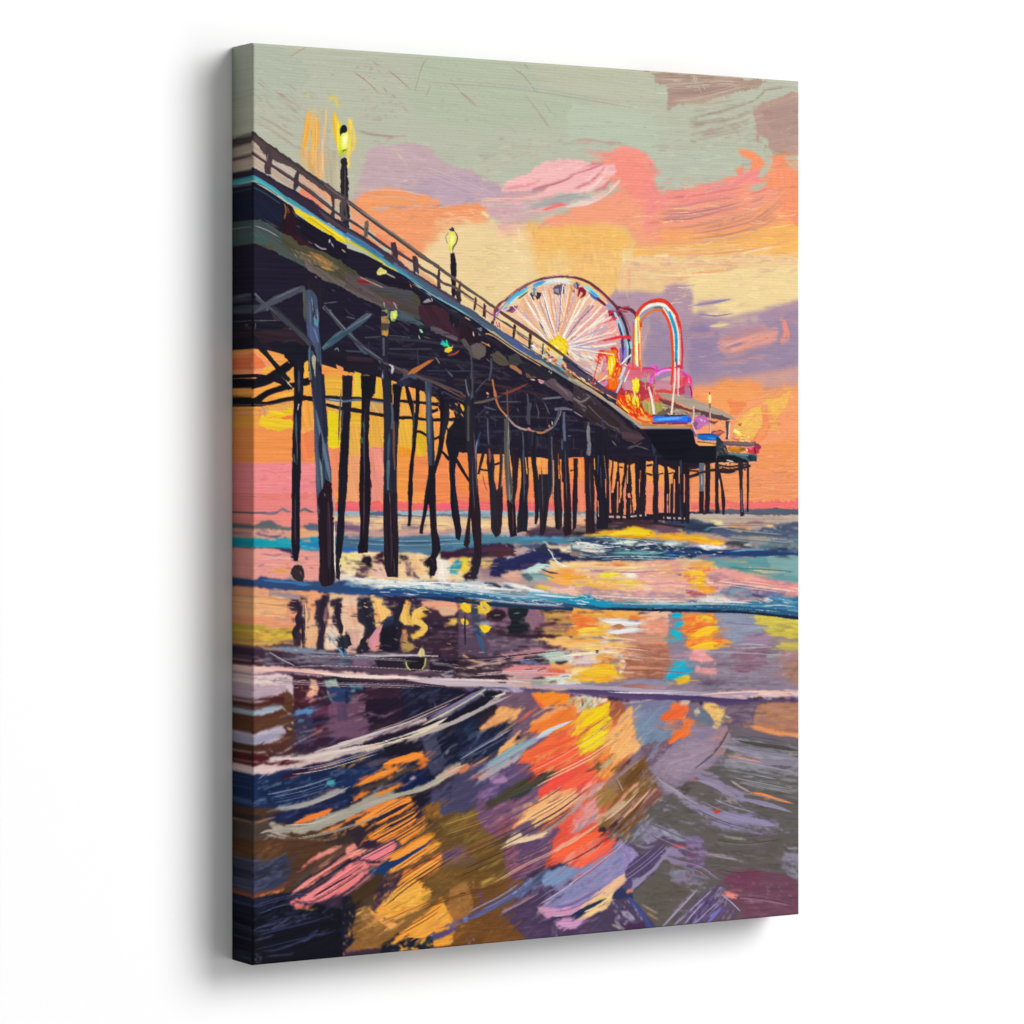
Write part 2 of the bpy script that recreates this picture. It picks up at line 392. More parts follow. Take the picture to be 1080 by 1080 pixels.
B 9480a4/8c7ca4 92 .5 5028,2389 223,-22 225,-78 226,-59
S e8d09c 27:36:14t 4917,2409 111,-11 89,-11
S e0c49c 24t 5140,2360 111,-21 113,-20
H d8b8a4/d8c098 26 73 11 -8 5006,2353 358,-34 112,-48 0,92 -448,62
B b898a0/cc9c9c 110 .4 4752,2485 276,-23 336,-42 338,-43
P 8e7ea2 13 5 .04 4664,2405 198,5 166,43 -22,64 -144,-34 -187,-15
S 8878a0 18t 4697,2458 165,7 111,16
P 9884a2 18 2 .03 4664,2513 253,14 56,118 -111,228 -198,48
B c89490/b89098 54 .5 4675,2495 187,-3
S dc9488 27t 4851,2492 111,-11
Z 0 18 3830,2000 2135,-16 0,924 -2241,21
P d29a94 18 -6 .06 5017,2517 123,-21 224,-49 169,-40 169,-12 12,129 -181,58 -169,39 -169,39 -111,20 -78,-54
B dc9c8c/e09888/c09098 238 .5 4995,2608 200,-39 225,-59 282,-41
S e09c8a 55:73:46t 5195,2660 169,-94 169,-58 158,-48
S e0988a 37:55:27t 5117,2661 190,-76 169,-39 226,-31
B 8e7ca0/9480a4 146 .25 4995,2553 256,-40 225,-59 226,-40
S 8c7c9e 22t 5062,2616 133,-29 124,-29
B a088a0 110 .35 5117,2697 190,-39 226,-39 192,-58
S d89488 15t 4995,2781 200,-30 225,-39 169,-30
D e88f84 80 .3 5748,2312 68,44 23,138 -23,65 -91,-17 46,-111
D f09a84 80 .35 5793,2403 46,27 0,110 -91,39
H d8a0a0 8 37 9 -60 5634,2323 137,-40 -23,121 -91,29
S a88fac 9t 5851,2319 57,63 34,64
Z 0 9 3724,2003 2241,258 0,647 -2241,21
P f29c6c 18 -3 .03 4675,2993 187,-38 166,-20 112,-19 224,-20 169,16 11,37 -124,74 56,73 489,-77 0,1230 -1290,-16
P c89890 18 -2 .04 5028,2926 336,-30 282,-21 319,-59 0,148 -206,38 -226,-16 -169,-72
P a58ca0 18 -3 .03 4675,2902 187,35 278,-30 -465,86
P d8a090 14 -4 .04 5364,2877 248,-30 353,-59 0,56 -319,67
H d8a888/e8b080/a890a0 70 55 11 -10 5420,2895 545,-79 0,185 -489,95
H b098a8/c8a0a0 20 110 13 -3 4675,2939 689,-43 601,-62 0,56 -1158,138
P f4905a 14 -4 .03 4708,3083 320,-75 336,-57 135,-2 -79,74 -225,75 -167,92 -221,47
P f2a060 18 -5 .03 4807,3055 444,-67 203,17 -90,138 -224,138 -333,-90
P ef9a5c 14 0 .02 5140,2916 336,24 -112,66 -336,20 -166,-16
Z 0 27 4675,2875 1290,-105 0,1479 -1290,-16
P efbc5c 18 -35 .03 5218,3308 89,-46 113,-55 90,-47 34,83 0,92 -34,73 -90,65 -113,45 -100,-36 -34,-92
P f1b85c 18 60 .03 5533,3114 79,-37 90,9 114,-47 46,-19 0,74 -69,93 -91,92 -56,92 -23,-92 -57,-91
P eeb460 14 65 .04 5544,3188 68,91 68,111 45,55 -79,-55 -57,-65
S e0a458 13t 5702,3279 91,-74 69,-111 46,-46
S f0bc68 18t 5646,3279 56,111 35,55
S dc9858 11t 5544,3096 102,-1 79,-9
S e8b070 13t 5680,3058 136,-47 149,-29
B f2a868 183 .2 5251,3244 225,-111 226,-75
H e09860/f4c068 40 64 9 -30 5195,3190 678,-170 0,166 -397,323 -281,0
P f28e58 18 0 .03 5140,3099 224,44 -113,101 -111,37
S f0905c 83:101:64 5364,3582 112,-100 90,-111 -22,-165
P f1985a 9 0 .02 5454,3555 511,-73 0,351 -511,-3
P ee9462 14 0 .03 4675,3780 1290,7 0,324 -1290,-14
H f0a068/e08860/f4a060 170 165 7 -1 4752,3282 1213,-96 0,925 -1213,-13
H e8906c/eaa080 70 129 8 0 5420,3555 545,-92 0,648 -545,-6
S d89878 15t 5612,3859 90,-9 69,10
P e8736c 18 1 .03 4675,4079 353,13 336,3 282,3 319,-15 0,120 -1290,-15
P ee8060 18 0 .03 4675,4152 1290,5 0,55 -1290,-15
P ef6f70 18 0 .03 5307,4104 658,-12 0,46 -489,23
P f0a048 8 0 .03 -5,2680 320,-4 1157,274 597,428 0,260 -2074,-6
P ee8a8c 13 0 .02 -42,3690 737,-14 96,17 48,492 -881,-11
P f09350 13 0 .03 -42,3382 451,-1 334,41 0,271 -785,-3
P f08452 13 80 .03 476,3398 143,-1 0,262 -143,25
P f2a658 13 70 .03 466,3170 134,-1 9,254 -143,0
P ecc42e 13 5 .04 70,3281 150,-68 180,-26 0,194 -85,25 -142,-8 -112,-33
P ee7c40 8 5 .04 136,3298 179,7 85,-17 0,42 -132,-24
P e8a850 8 0 .04 126,3214 189,-35 85,17 -132,51 -123,25
S d0a038 10t 51,3323 29,-42 65,-17
S cc8a78 25t 80,3197 37,50 9,51
S d89078 13t 14,3265 47,16 28,-50
H d08858/b89078 30 50 8 0 14,3164 376,-2 0,67 -376,19
P e2b02e 8 0 .03 705,2957 202,-1 0,169 -202,-15
H 906830/a87838 20 42 7 -30 743,3008 154,-18 0,135 -154,-16
P dcae60 8 0 .05 734,3152 163,7 0,119 -163,-67
P e8ce20 8 0 .03 743,3236 135,25 -10,289 -58,25 -57,-26
P ea8a62 8 80 .04 753,3575 115,0 -9,398 -68,0
P e8b43a 9 0 .05 994,3125 116,-1 -19,256 -117,0
P e8ac4c 9 80 .04 965,3363 126,0 -10,272 -136,169
P eca070 9 80 .04 955,3635 126,0 -10,553 -155,-2
P e0a43c 9 80 .05 1178,3149 147,-1 0,146 -147,0
P d0a060 9 60 .06 1178,3166 137,-1 0,112 -137,-34
P e6aa48 9 80 .04 1169,3294 156,0 0,299 -156,0
P e89080 9 80 .04 1169,3567 156,0 0,624 -147,-2
P ecc020 9 60 .05 1472,3293 158,0 -20,343 -39,-17 -99,-34
P f09848 9 0 .04 1452,3585 69,0 70,51 9,344 -148,-1
P e8a040 9 60 .05 1472,3036 198,-19 99,68 0,207 -297,44
P dcb02a 9 60 .05 1670,3396 99,0 0,241 -119,-1
P ec8a50 9 0 .04 1630,3654 159,-17 0,345 -159,-2
P ef8a52 9 0 .04 1819,3637 170,0 30,563 -200,-3
P ee8658 9 0 .04 2069,3638 1285,3 0,576 -1285,-16
P f09a50 9 0 .04 2271,3621 1083,20 0,221 -1083,-7
P f08a48 9 0 .04 2119,3638 152,35 0,313 -152,-2
P f08a48 9 0 .04 3301,3641 1396,4 0,271 -1396,-10
P ee8468 9 0 .04 3301,3889 1374,45 0,299 -1374,-17
P ea6a6c 17 0 .04 791,4058 2563,17 0,106 -2563,-30
P ee6a74 13 0 .04 907,4067 223,-6 0,68 -223,-2
P f0627a 13 0 .04 1869,4077 200,-6 0,60 -200,-2
P e88078 8 0 .03 -5,3966 796,7 0,212 -796,-10
H e07c84/f0989a 60 101 7 0 5,3716 376,1 0,420 -376,-4
H e07c84/f0989a 30 67 7 0 476,3718 152,0 0,422 -152,-1
M 0 350 138 10 -4 984,830 1901,-89 0,966 -1901,58
M 0 700 161 10 -6 2271,770 3694,-173 0,1294 -3694,183
M 0 400 163 10 -3 3724,2038 2241,-147 0,1387 -2241,8
M 0 200 106 11 82 2730,1537 1314,-44 0,717 -1159,-63
M 0 300 128 10 -5 4152,18 1813,-69 0,786 -1705,77
M 0 400 140 9 0 -5,3131 5970,-38 0,1128 -5970,-71
Z 0 9 -5,459 5970,-325 0,2774 -5970,56
M 0 500 125 8 -4 984,830 4981,-233 0,2681 -3694,-1204
H e4b08c/f6d49c/f0a078 60 218 7 -7 3937,1273 2028,-214 0,832 -2028,8
S d8a088 8:13:8t 4260,1648 437,-32 443,-59 449,-97
S f4c890 9:18:9t 3884,1695 485,3 493,-32 502,-70
S e8a078 8:15:8t 4369,1734 548,-16 559,-71 432,-105
S ecb48c 9:14:9t 3937,1863 432,7 493,-32 502,-50
S f6dca4 9:18:9t 4044,1914 434,16 550,-24
H c8b0ac/b8a0a8 60 86 6 5 1130,951 1141,80 305,205 -906,61 -540,-90
H f8b08c/e88c64/f4a470 80 103 6 2 1130,1335 1242,40 -603,409 -493,-198
H f8a894/ec8474/f4b08c 110 109 6 -6 3301,1208 959,-172 1705,-254 0,554 -1705,150
H f8ca7c/eaa85c/f4b47c 80 106 6 -3 2885,1576 999,-78 0,447 -896,-21
H f4dcac/e4c48c/ecb890 110 104 6 -1 1769,1784 1116,-77 -206,532 -610,-204
H f4dcac/e4c090/ecb890 80 127 6 -2 3937,1872 2028,-119 0,416 -1158,115 -870,-206
H ac94ac/90789a/b89ca4 110 109 6 -3 3830,2214 977,206 1158,-159 0,509 -1268,150
H f8a868/e48850/f09870 140 128 6 0 4807,3282 1158,-96 0,878 -1158,-11
H c4c6b2/a8ac9c 150 52 6 2 33,123 4119,65 108,489 -4227,-52
B c8b0b8/b8a0b0 191 .25 1670,1013 399,113 456,138
B d8a890/e8b498 120 .25 1130,1292 342,-13 347,47
B f4a880/ec8c68 121 .3 1769,1440 300,-11 354,-39
B d0989c/e8b0a8 88 .3 2321,1307 460,-17 520,-73
B c0c4b4/a8ac9c 439 .06 1769,191 1116,23 1267,109
B f0a070/e89464 276 .1 5364,1357 282,-193 227,-194
B e89060/f4a46c 550 .06 4862,3736 558,-16 545,-16
B f0a064/e48858 367 .06 5140,3235 336,-47 489,-48
P a08888 0 0 .03 -42,4174 6064,39 0,1009 -6064,-172
P b09890 0 0 .03 2258,4673 1057,22 0,281 -1057,-27
P 7c8894 9 0 .03 -42,4124 4684,50 0,59 -4684,-59
P c8b0a0 17 0 .03 600,4165 2912,36 0,240 -2912,-48
P 9cb0bc 7 0 .03 791,4134 2563,29 0,36 -2563,-31
P 5c6c88 7 0 .04 1169,4151 169,-9 0,64 -192,-2
P 5c6c88 7 0 .04 1440,4171 362,15 0,33 -341,-5
P 6c7c90 7 0 .04 1866,4179 205,-9 162,13 0,33 -367,-5
P e8c090 13 0 .04 743,4192 193,-6 340,22 693,-9 1332,17 0,133 -416,-7 -816,6 -1326,-20
P c49890 13 0 .04 743,4311 2558,2 0,89 -2558,-23
P 7c5c78 8 0 .05 731,4227 207,3 136,33 0,52 -343,-5
B 7c6884/8c7488 51 .6 1159,4283 166,11 147,11
B 7c6884/a08490 52 .5 1472,4296 198,3 149,-7
H d8a0a0/e8c898/b08890 60 78 10 0 1159,4198 2142,27 0,177 -2142,-34
P 6b8fa0 9 0 .04 2129,4167 91,9 0,35 -91,-10
P 88a8b8 9 0 .04 2342,4160 112,2 0,43 -112,-1
P 55606c 7 0 .05 2352,4204 102,1 0,27 -102,-10
P e8c090 5 0 .04 2352,4230 102,2 0,104 -102,-1
P e8c090 5 0 .04 2566,4233 71,1 11,123 -72,-2
P 6a88a0 5 0 .04 2854,4166 62,1 0,44 -62,-1
P e8b8a0 5 0 .04 2830,4230 151,-8 0,84 -151,8
P e8b8a0 5 0 .04 3061,4222 62,1 21,88 -83,-1
P e8b8a0 5 0 .04 3217,4224 32,0 0,89 -32,-19
P e88480 8 0 .03 -54,4025 704,7 0,243 -704,-10
P ee8a80 8 0 .03 -54,4151 714,-1 0,125 -714,-10
S 5c5c68 13:20:13 -42,4141 122,1 140,2 57,-25
S 7c6c78 17:25:17t 108,4151 75,-3 75,-4
S 787880 17:25:17t 249,4136 47,-25 47,18 38,8
S 6c7078 25t 466,4130 48,-16 48,17 47,13
S b88080 10t 14,4208 206,11 95,10
P 5c6466 7 0 .05 -54,4248 79,1 69,-39 79,1 70,31 80,21 80,11 0,39 -180,-2 -149,-12 -128,-12
P 5c6878 7 0 .05 454,4274 97,-30 109,-9 0,74 -109,-2 -86,-33
P dc9c88 8 0 .05 -54,4283 277,14 180,3 0,98 -457,-18
P e8a878 8 0 .05 454,4274 108,21 98,12 0,69 -206,-3
S 5c4c70 12:17:12t 14,4317 94,26 94,19
S 5c4c70 12:17:12t 126,4352 94,2 76,-8
S 6c5c78 8t 80,4293 93,26
H 6c5878/e8b098 26 42 8 5 14,4300 358,5 0,76 -358,-14
P 1d9cac 7 1 .06 -54,4368 128,-3 129,17 120,-8 80,11 0,80 -130,-2 -149,-13 -178,-3
P 1494a0 5 0 .05 2,4398 223,-7 102,44 -305,-5
P 1c88b0 7 1 .06 454,4377 97,-8 118,-8 0,134 -118,-12 -97,-20
P 2878a8 5 0 .05 552,4435 105,-16 0,68 -105,-10
S d89878 17t 485,4400 57,-4 39,1
S 48b8b8 12t 466,4442 86,9 105,28
S 3c2c50 12:17:17 14,4451 206,11 170,12
P e89c90 8 2 .03 -54,4450 128,2 148,12 80,19 89,10 20,63 20,54 -30,17 -20,53 0,35 -59,26 -100,-12 -148,-3 -128,6
P e89c90 8 2 .03 447,4484 105,2 116,11 11,63 -21,179 -11,17 -148,-3 11,-107 -53,-46 -31,-18
S 30305c 17:25:17t 268,4472 94,18 66,35
S 2c1c34 25t 381,4507 9,34 19,34
S 483058 10t 514,4543 48,27
S 705078 8t 552,4629 57,18
S 705068 7t 80,4502 140,19 95,-15
S 705068 7t 51,4618 75,-23
H b87880/dc8484 26 42 7 -6 33,4501 329,23 -47,167 -282,-6
P e8a868 7 0 .05 218,4645 147,-8 0,42 -125,-2
S e88060 20:25t 334,4582 19,42 -19,34
P e89850 5 0 .05 239,4647 104,2 -19,25 -75,-10
P 4e7088 9 1 .06 798,4365 256,-5 418,15 405,-12 255,23 0,195 -255,13 -405,-17 -299,-15 -375,-25
P 4c6c84 8 1 .06 836,4356 258,13 0,150 -258,4
P 3060a8 8 0 .06 798,4458 271,-5 73,53 -157,29 -187,-14
P 44688c 7 0 .06 1158,4437 170,3 0,127 -182,-14
S 6c98a8 14t 1178,4386 98,-7 59,9
S 3c5c78 17:34:17t 1472,4450 198,-14 159,20
S 54809c 17:34:17t 1472,4527 198,-13 149,11
S 3c6490 17:26:17t 1919,4501 130,-15 121,37
S 6ca0b0 12t 1869,4388 150,-15 110,10
P 4c7c90 9 1 .06 2056,4367 206,-15 416,35 316,4 373,-3 0,87 -479,-18 -419,12 -207,44 -206,16
S 4c98c0 18:26:18t 2730,4419 258,-13 313,5
S 3c78a0 18:27:18t 3092,4451 157,12 115,-7
S 2c5c88 17t 2220,4480 203,-22 153,2
S a8a8ac 17t 2474,4380 102,-25 103,19
S 44304c 26:35:26 2833,4368 155,-15 208,12 158,2
P 4c3848 7 0 .06 2830,4341 207,-39 274,25 67,43 -67,31 -438,-7
H 5c4858/38303c 22 79 13 0 2812,4315 542,8 0,71 -542,-9
P f0d0a0 9 0 .04 856,4509 197,-5 268,13 553,29 410,-2 0,249 -1428,-41
P f0dc90 8 10 .05 875,4510 166,-7 33,88 -199,35
P e8b8a8 9 60 .04 1219,4584 114,-7 34,132 0,38 -182,-32
P f0e0b8 9 -40 .05 836,4644 300,56 104,33 -156,16 -248,-5
P f0c898 7 80 .04 1459,4511 224,32 0,166 -168,24 -56,8
P f2c48c 7 80 .05 1588,4539 194,23 -23,151 -149,-4
P 1c1824 7 80 .06 1111,4513 78,40 12,87 -56,8 -112,-31 -23,-29 79,2
P 443044 7 -10 .06 1010,4579 92,24 69,33 -92,19
P 5c4454 7 -20 .06 1051,4669 107,-19 23,72 -83,19 -59,-11
S 4c3040 17:26:17t 1042,4673 58,-16 59,-25
P 381c2c 7 60 .06 1240,4534 84,-17 23,153 -47,-58 -48,-39 -47,18
P 2c2c3c 7 0 .06 1472,4545 109,10 0,43 -60,-1 -39,25 -10,-43
P 785c60 7 80 .06 1541,4597 59,10 0,86 -49,-1
P 6c5460 7 30 .06 1528,4694 116,2 58,66 -139,-14
P 342a38 7 80 .06 1773,4560 83,20 36,75 -36,74 -35,37 -48,-39 36,-73 -71,-11 -12,-28
H f0dca0/e8b888/5c4450 60 43 13 10 868,4525 457,8 0,197 -457,-10
H f0dca0/e8b888/dc9c8c 40 43 14 70 1472,4545 347,23 -50,154 -297,-6
P e8dcd0 7 80 .04 1836,4579 58,-17 81,20 47,66 0,93 -47,45 -81,7 -58,-57
P f2e4d4 5 80 .04 1879,4630 90,-7 10,95 -80,7
P e8b090 7 0 .05 2009,4555 80,10 30,26 0,87 -50,-53 -60,-19
P 3c2030 7 0 .05 1906,4522 110,-8 111,-8 56,94 -111,-23 -89,19 -66,-22
P 3898a8 5 70 .06 2019,4659 50,-51 50,-17 10,70 -40,77 -70,16
S 58b8c0 14t 2069,4634 -20,60 -10,52
P e8c040 5 80 .05 2129,4583 81,-7 20,104 -60,51 -41,-18
S e0d848 17:17t 2170,4592 10,87
S 4c8888 17:26t 2129,4609 0,69
P 2c2030 7 0 .06 2106,4497 178,24 0,64 -178,-14
P 2c1c28 7 80 .06 2253,4543 82,1 -12,176 -23,74 -94,-2 -70,-39 94,-53
P e0b060 5 30 .05 2352,4596 102,-7 10,44 -51,51 -61,16
S e8d0a0 17t 2352,4648 61,-34 41,-16
P a07c84 7 20 .05 2308,4674 113,2 80,43 68,43 -204,16
P 34243a 9 -4 .05 2106,4502 370,-51 171,3 96,60 -53,96 -214,-23 -212,-14 -147,-13
P 4c2c34 9 -4 .05 2410,4489 166,-37 111,42 56,100 -167,-4 -133,-22
P 262850 9 -8 .06 2482,4597 243,-14 159,-53 160,-35 161,22 162,40 0,75 -108,73 -161,-31 -107,-12 -160,34 -159,25 -127,44 -105,-21 11,-92
P 2c3048 7 0 .06 2717,4494 215,-36 216,4 164,101 66,60 -175,-3 -271,-64
P 44506c 7 0 .06 2727,4478 160,-19 115,13 -115,53
H 34305c/1c1c38/584468 40 88 14 -8 2525,4582 671,-58 105,108 -622,75
P b8a0a0 5 -10 .06 2686,4512 129,-19 83,23 -118,42 -83,-2
S d8d0d0 14t 2905,4501 31,44 21,10
S d0c8d0 10t 2607,4461 20,26
S c8c0cc 18:9t 2617,4601 31,-17 82,2
S d0c8c8 9t 2617,4601 20,35
S f0f0f0 14t 3103,4522 31,62 31,45
S f4f4ec 12t 3071,4636 63,-25 62,45 84,28
S f0ece0 12t 3040,4697 52,1 21,36 -52,34
S dcdcd8 12t 2988,4467 52,-17 52,45
P e8d0b0 5 0 .05 3047,4484 159,2 25,23 -147,-3
P ecd0b0 7 0 .05 3204,4504 161,-19 13,66 -137,-2
S 703858 12t 2843,4658 93,-7 52,19
P b8909c 7 -15 .05 2542,4748 137,-28 136,-18 -22,103 -171,-4
P dca890 7 0 .05 2563,4737 172,-28 80,33 -80,62 -149,-14
P cce0d8 5 -10 .06 2768,4722 114,-39 91,-39 81,22 -58,51 -114,29
P 88a8a8 7 10 .06 2799,4738 134,-7 112,33 113,64 -113,18 -168,-45
P 4c6468 5 10 .06 2768,4749 75,-20 76,55 -51,32
P 3c2c38 9 0 .06 3340,4334 162,2 218,-123 274,13 277,33 112,31 -112,38 -551,31 -218,35 -162,7
P 4c2c34 7 8 .06 3955,4243 198,24 176,34 -59,52 -210,-35
H 5c4858/342834/886c70 50 98 13 3 3406,4244 963,12 163,111 -1020,2
P c8b8c0 7 0 .04 4052,4222 220,-9 24,57 -147,-13
P 988894 5 0 .05 3710,4182 473,-6 91,35 -340,18
P 343c58 7 0 .05 4355,4230 290,24 118,22 58,52 -176,49 -232,-45
P 443454 7 0 .05 3795,4152 277,14 116,13 0,33 -370,18
P c4b8b0 5 0 .04 4300,4235 192,-9 0,45 -128,-1
P e8a078 5 60 .04 3385,4261 84,-34 21,80 -105,16
P 9c8078 7 0 .05 3361,4310 164,2 0,44 -164,-2
P 6c4c58 7 0 .05 4192,4321 174,-19 175,46 82,45 -257,6
S c8a890 11t 4500,4339 54,19 33,37
S e8b078 13t 4543,4331 33,27 11,37
P e8b02c 7 2 .06 3540,4411 66,-51 110,-19 89,11 78,2 78,-31 111,7 146,18 56,43 0,42 -112,8 -224,-14 -222,-3
P f0cc20 5 2 .05 3902,4365 116,-32 199,26 36,56 -211,-3
S e86c28 13t 3766,4373 118,11 96,19
S f0d850 14t 3724,4399 213,-5 161,-7
S 7c6838 13t 4195,4407 33,-36
P e8a838 7 2 .06 4246,4404 174,-20 234,4 35,80 -152,-3 -175,-14
S 2c2430 27:35:18t 3364,4367 126,11 74,10
P e8a040 9 2 .06 4628,4387 117,12 117,34 142,23 94,22 -59,41 -177,-13 -234,-36
S f0d020 27:36:27 4642,4432 110,20 110,20 189,21
H f0c830/e88838 30 54 12 4 4642,4396 442,70 0,37 -442,-35
P 5c6070 7 0 .04 4650,4186 146,-9 283,-8 286,-3 288,-2 327,15 0,69 -327,-15 -631,-8 -372,-5
P 545c68 6 0 .05 5405,4183 575,6 0,47 -575,-19
P 38304c 7 0 .05 4650,4184 279,3 25,35 -304,-4
P b8a498 9 0 .05 4650,4207 372,4 458,16 500,1 0,90 -500,25 -458,-6 -372,-78
P c0b098 7 0 .05 4650,4227 448,6 0,57 -413,-17
P 48546c 9 2 .06 4628,4270 112,-8 146,32 136,41 171,42 287,14 92,-48 198,-28 210,-7 0,161 -500,12 -458,-47 -394,-36
P 303850 7 10 .06 4628,4261 95,11 84,32 120,-9 60,43 -120,60 -120,-22 -119,-23
S 4c8898 18:27:18t 4840,4371 77,-35 56,1
P e8dc98 5 10 .05 4903,4265 94,2 68,46 -81,22
S e8e0d0 11t 5006,4328 78,1 56,-8
P dca870 7 4 .05 5103,4328 124,-32 149,24 25,68 -150,-2 -123,-36
P c89078 5 0 .05 5125,4308 190,-9 63,47 -127,10
S 8c5c60 18:27:18t 5307,4314 113,-17 146,12
S 202838 13:18:13t 5006,4346 189,12 169,21 135,-7
P f0b880 6 80 .05 5566,4309 46,-27 45,19 -23,45 -34,0
S f8dc90 11t 5589,4290 11,47
P 8c8884 9 4 .06 5125,4413 235,14 295,15 119,34 -119,72 -237,-25 -234,-46
P a09888 7 4 .06 5349,4437 181,3 244,38 -183,20 -182,-3
P b89888 7 3 .05 4682,4379 294,26 178,58 -59,21 -178,-47 -235,-36
P 54707c 9 2 .06 5521,4499 241,-38 218,-7 0,127 -279,-15 -240,-15
P 6c7c80 7 0 .06 5597,4518 284,-29 99,36 0,56 -346,-17
P 3c4048 7 5 .06 5069,4490 121,-21 182,26 85,47 -146,9 -181,-37
S dce0c8 15:18t 5296,4515 68,-3 45,14
P e4e0dc 5 4 .05 4771,4512 145,-9 182,26 -24,34 -219,-4
S f0ecec 18:27:18t 4785,4516 132,11 156,12
P 2c4c84 7 3 .07 4628,4496 91,22 137,33 230,4 174,3 151,24 23,42 -232,6 -231,-4 -172,-24 -171,28
P 2c2c4c 5 5 .07 4628,4514 193,65 -64,71 -129,-23
S 4c80c0 18t 4995,4583 145,21 167,-15
P 283048 6 0 .06 5383,4558 205,4 219,-19 24,45 -182,30 -181,18 -97,-12
P 283c58 6 0 .06 5586,4603 171,-20 186,3 37,47 -284,-5
H 5878a0/8ca8b8/344870 60 73 11 3 4697,4532 1268,22 0,74 -1268,-23
H 7c8494/a8a8a8/586478 90 83 11 3 5140,4339 825,-16 0,231 -601,-10
P 55727c 9 4 .06 3319,4385 237,23 380,15 330,25 390,35 0,164 -390,12 -439,-9 -325,-25 -183,-23
P 2c3858 7 6 .07 3340,4432 163,-17 132,52 198,44 166,-18 167,13 -111,39 -277,15 -275,-65
P c8c8c0 7 10 .06 3340,4460 113,-28 113,52 171,53 -57,39 -170,-43 -170,-23
P 283050 7 0 .07 3498,4397 115,33 115,33 116,-9 -23,62 -151,-23 -149,-55
P d8e0c8 7 -4 .05 3795,4472 142,-31 143,2 -48,44 -154,9 -83,9
P d8d0d8 7 -8 .05 4031,4504 118,-43 120,13 60,24 -180,19 -95,21
P 28344c 7 -4 .07 4138,4518 137,-28 150,13 231,24 0,103 -174,-3 -229,-66
P 1c4a80 7 2 .07 4300,4588 178,-50 178,14 0,86 -237,6
P a8b8b8 7 3 .06 4355,4481 120,-32 121,59 60,12 -241,-4
S d8e4e0 14:18t 4369,4499 131,-15 142,20
P 2c4050 7 3 .07 3551,4570 221,-17 222,79 168,-18 112,34 -336,4 -277,-16
P 4c8088 7 2 .07 3763,4548 225,-18 227,26 114,68 -228,-15 -226,-16
P 1c1c38 5 5 .05 3459,4573 53,18 -22,44 -63,-19
S 4c90b0 18:27t 3354,4411 73,10 63,19
P a0786c 7 0 .05 3319,4547 154,14 -39,43 -115,-13
P 2a2a3c 7 3 .06 3319,4593 193,-7 172,48 -114,9 -251,-16
H d8e0dc/344c68/8cb0b0/1c2840 150 89 12 6 3354,4420 1288,57 0,163 -1288,-25
S 4c3048 14t 4012,4493 32,28
P e0b4a0 9 1 .04 3092,4663 262,-30 583,2 705,23 220,-14 166,94 112,139 -112,135 -386,8 -273,11 -432,-29 -213,-23 -370,-28 -210,-75 -104,-135
P f0cc90 7 0 .05 3079,4619 268,16 379,17 440,49 -330,14 -489,50 -215,-25
P f0a850 7 2 .06 3027,4737 169,-45 171,4 0,146 -114,27 -170,-63
P f0a038 5 3 .06 3183,4749 165,-27 166,55 223,45 -167,27 -277,-37
P f0b848 7 3 .06 3340,4766 217,25 274,27 332,-3 111,44 -222,46 -331,-8 -381,-29
P f0c838 5 0 .05 3816,4825 240,-6 24,57 -204,6
S e07038 18:27:18t 3564,4672 213,14 214,-5
S e0a058 13t 3724,4658 213,4 215,13
P f4e440 5 2 .05 3604,4772 176,-29 117,24 -23,33 -153,-3
S f0e850 27:27t 3852,4732 107,-25 107,11
P f2f0e8 5 0 .03 3891,4767 77,-20 90,13 -25,44 -103,-2
P e0987c 7 3 .05 4138,4732 343,-13 230,65 -115,98 -344,-28
P e0a090 7 0 .05 4192,4644 461,-12 58,87 -347,14 -172,-25
P e8a89c 7 0 .05 4030,4774 340,-12 286,55 0,148 -400,-59
S 7c5c78 18:18t 3490,4724 127,3 160,-6
P b8909c 7 0 .05 3340,4855 378,49 438,32 445,-10 0,83 -664,-17 -543,-55
S 3c3c7c 18:13t 4500,4791 32,-18 44,28
H f4d898/e8a080/e8b8a0/d0909c/f0c060 240 107 11 1 3092,4645 1550,13 0,344 -1341,-70
H c8a0a8/e8c8b8/8c7080 50 107 10 2 3354,4881 1288,48 0,91 -1130,-47
P 6a9a9c 9 4 .04 4650,4634 202,-16 227,24 401,-2 500,-10 0,266 -269,-46 -346,-56 -286,-45 -148,-52 -135,-41
P 62989c 7 0 .05 4848,4657 630,-9 502,31 0,85 -502,10 -345,-49
P 7ca4a4 7 0 .05 5574,4632 406,-2 0,210 -345,-47
S b8a878 11t 4995,4674 200,-1 169,17
S d0b070 9:15:9t 5162,4750 179,-5 192,4 226,23
S e0b898 11:18:9t 5386,4746 147,30 226,5
S e0b080 13t 5307,4790 169,13 170,22
S 48807c 13t 5140,4722 224,42 225,41
S e0d890 9t 5364,4727 56,29 56,28
P 8c7888 7 0 .05 4737,4602 128,-9 89,36 -153,20
P dcb88c 7 0 .05 4518,4629 292,16 142,45 35,53 -177,17 -234,-26
P e8b060 7 -4 .06 4573,4704 237,-51 155,14 -12,67 -203,7
P f0c020 7 0 .05 4639,4761 151,-8 75,35 -50,45 -151,-4
P f0a848 7 0 .05 4628,4723 239,5 120,25 -60,45 -180,-16
P f0b830 7 -6 .05 4651,4833 163,-7 62,45 -87,52 -150,-25
P f0a030 7 0 .05 4737,4889 250,28 -37,45 -150,-4
S e05060 15t 4785,4760 132,-6
S e06848 13t 4807,4843 110,57 111,48
H f0d030/f09038/e06858/f0b0a0 70 82 13 -4 4609,4693 364,26 111,221 -442,-11
P e09c94 9 4 .04 4925,4747 149,-7 172,33 231,44 233,55 270,36 0,99 -270,-7 -349,-48 -287,-7 -149,-71
P b88890 7 3 .05 4848,4782 180,-6 182,78 -121,40 -181,-47
P ec9484 7 4 .04 5181,4788 291,47 508,74 0,52 -390,-41 -351,-69
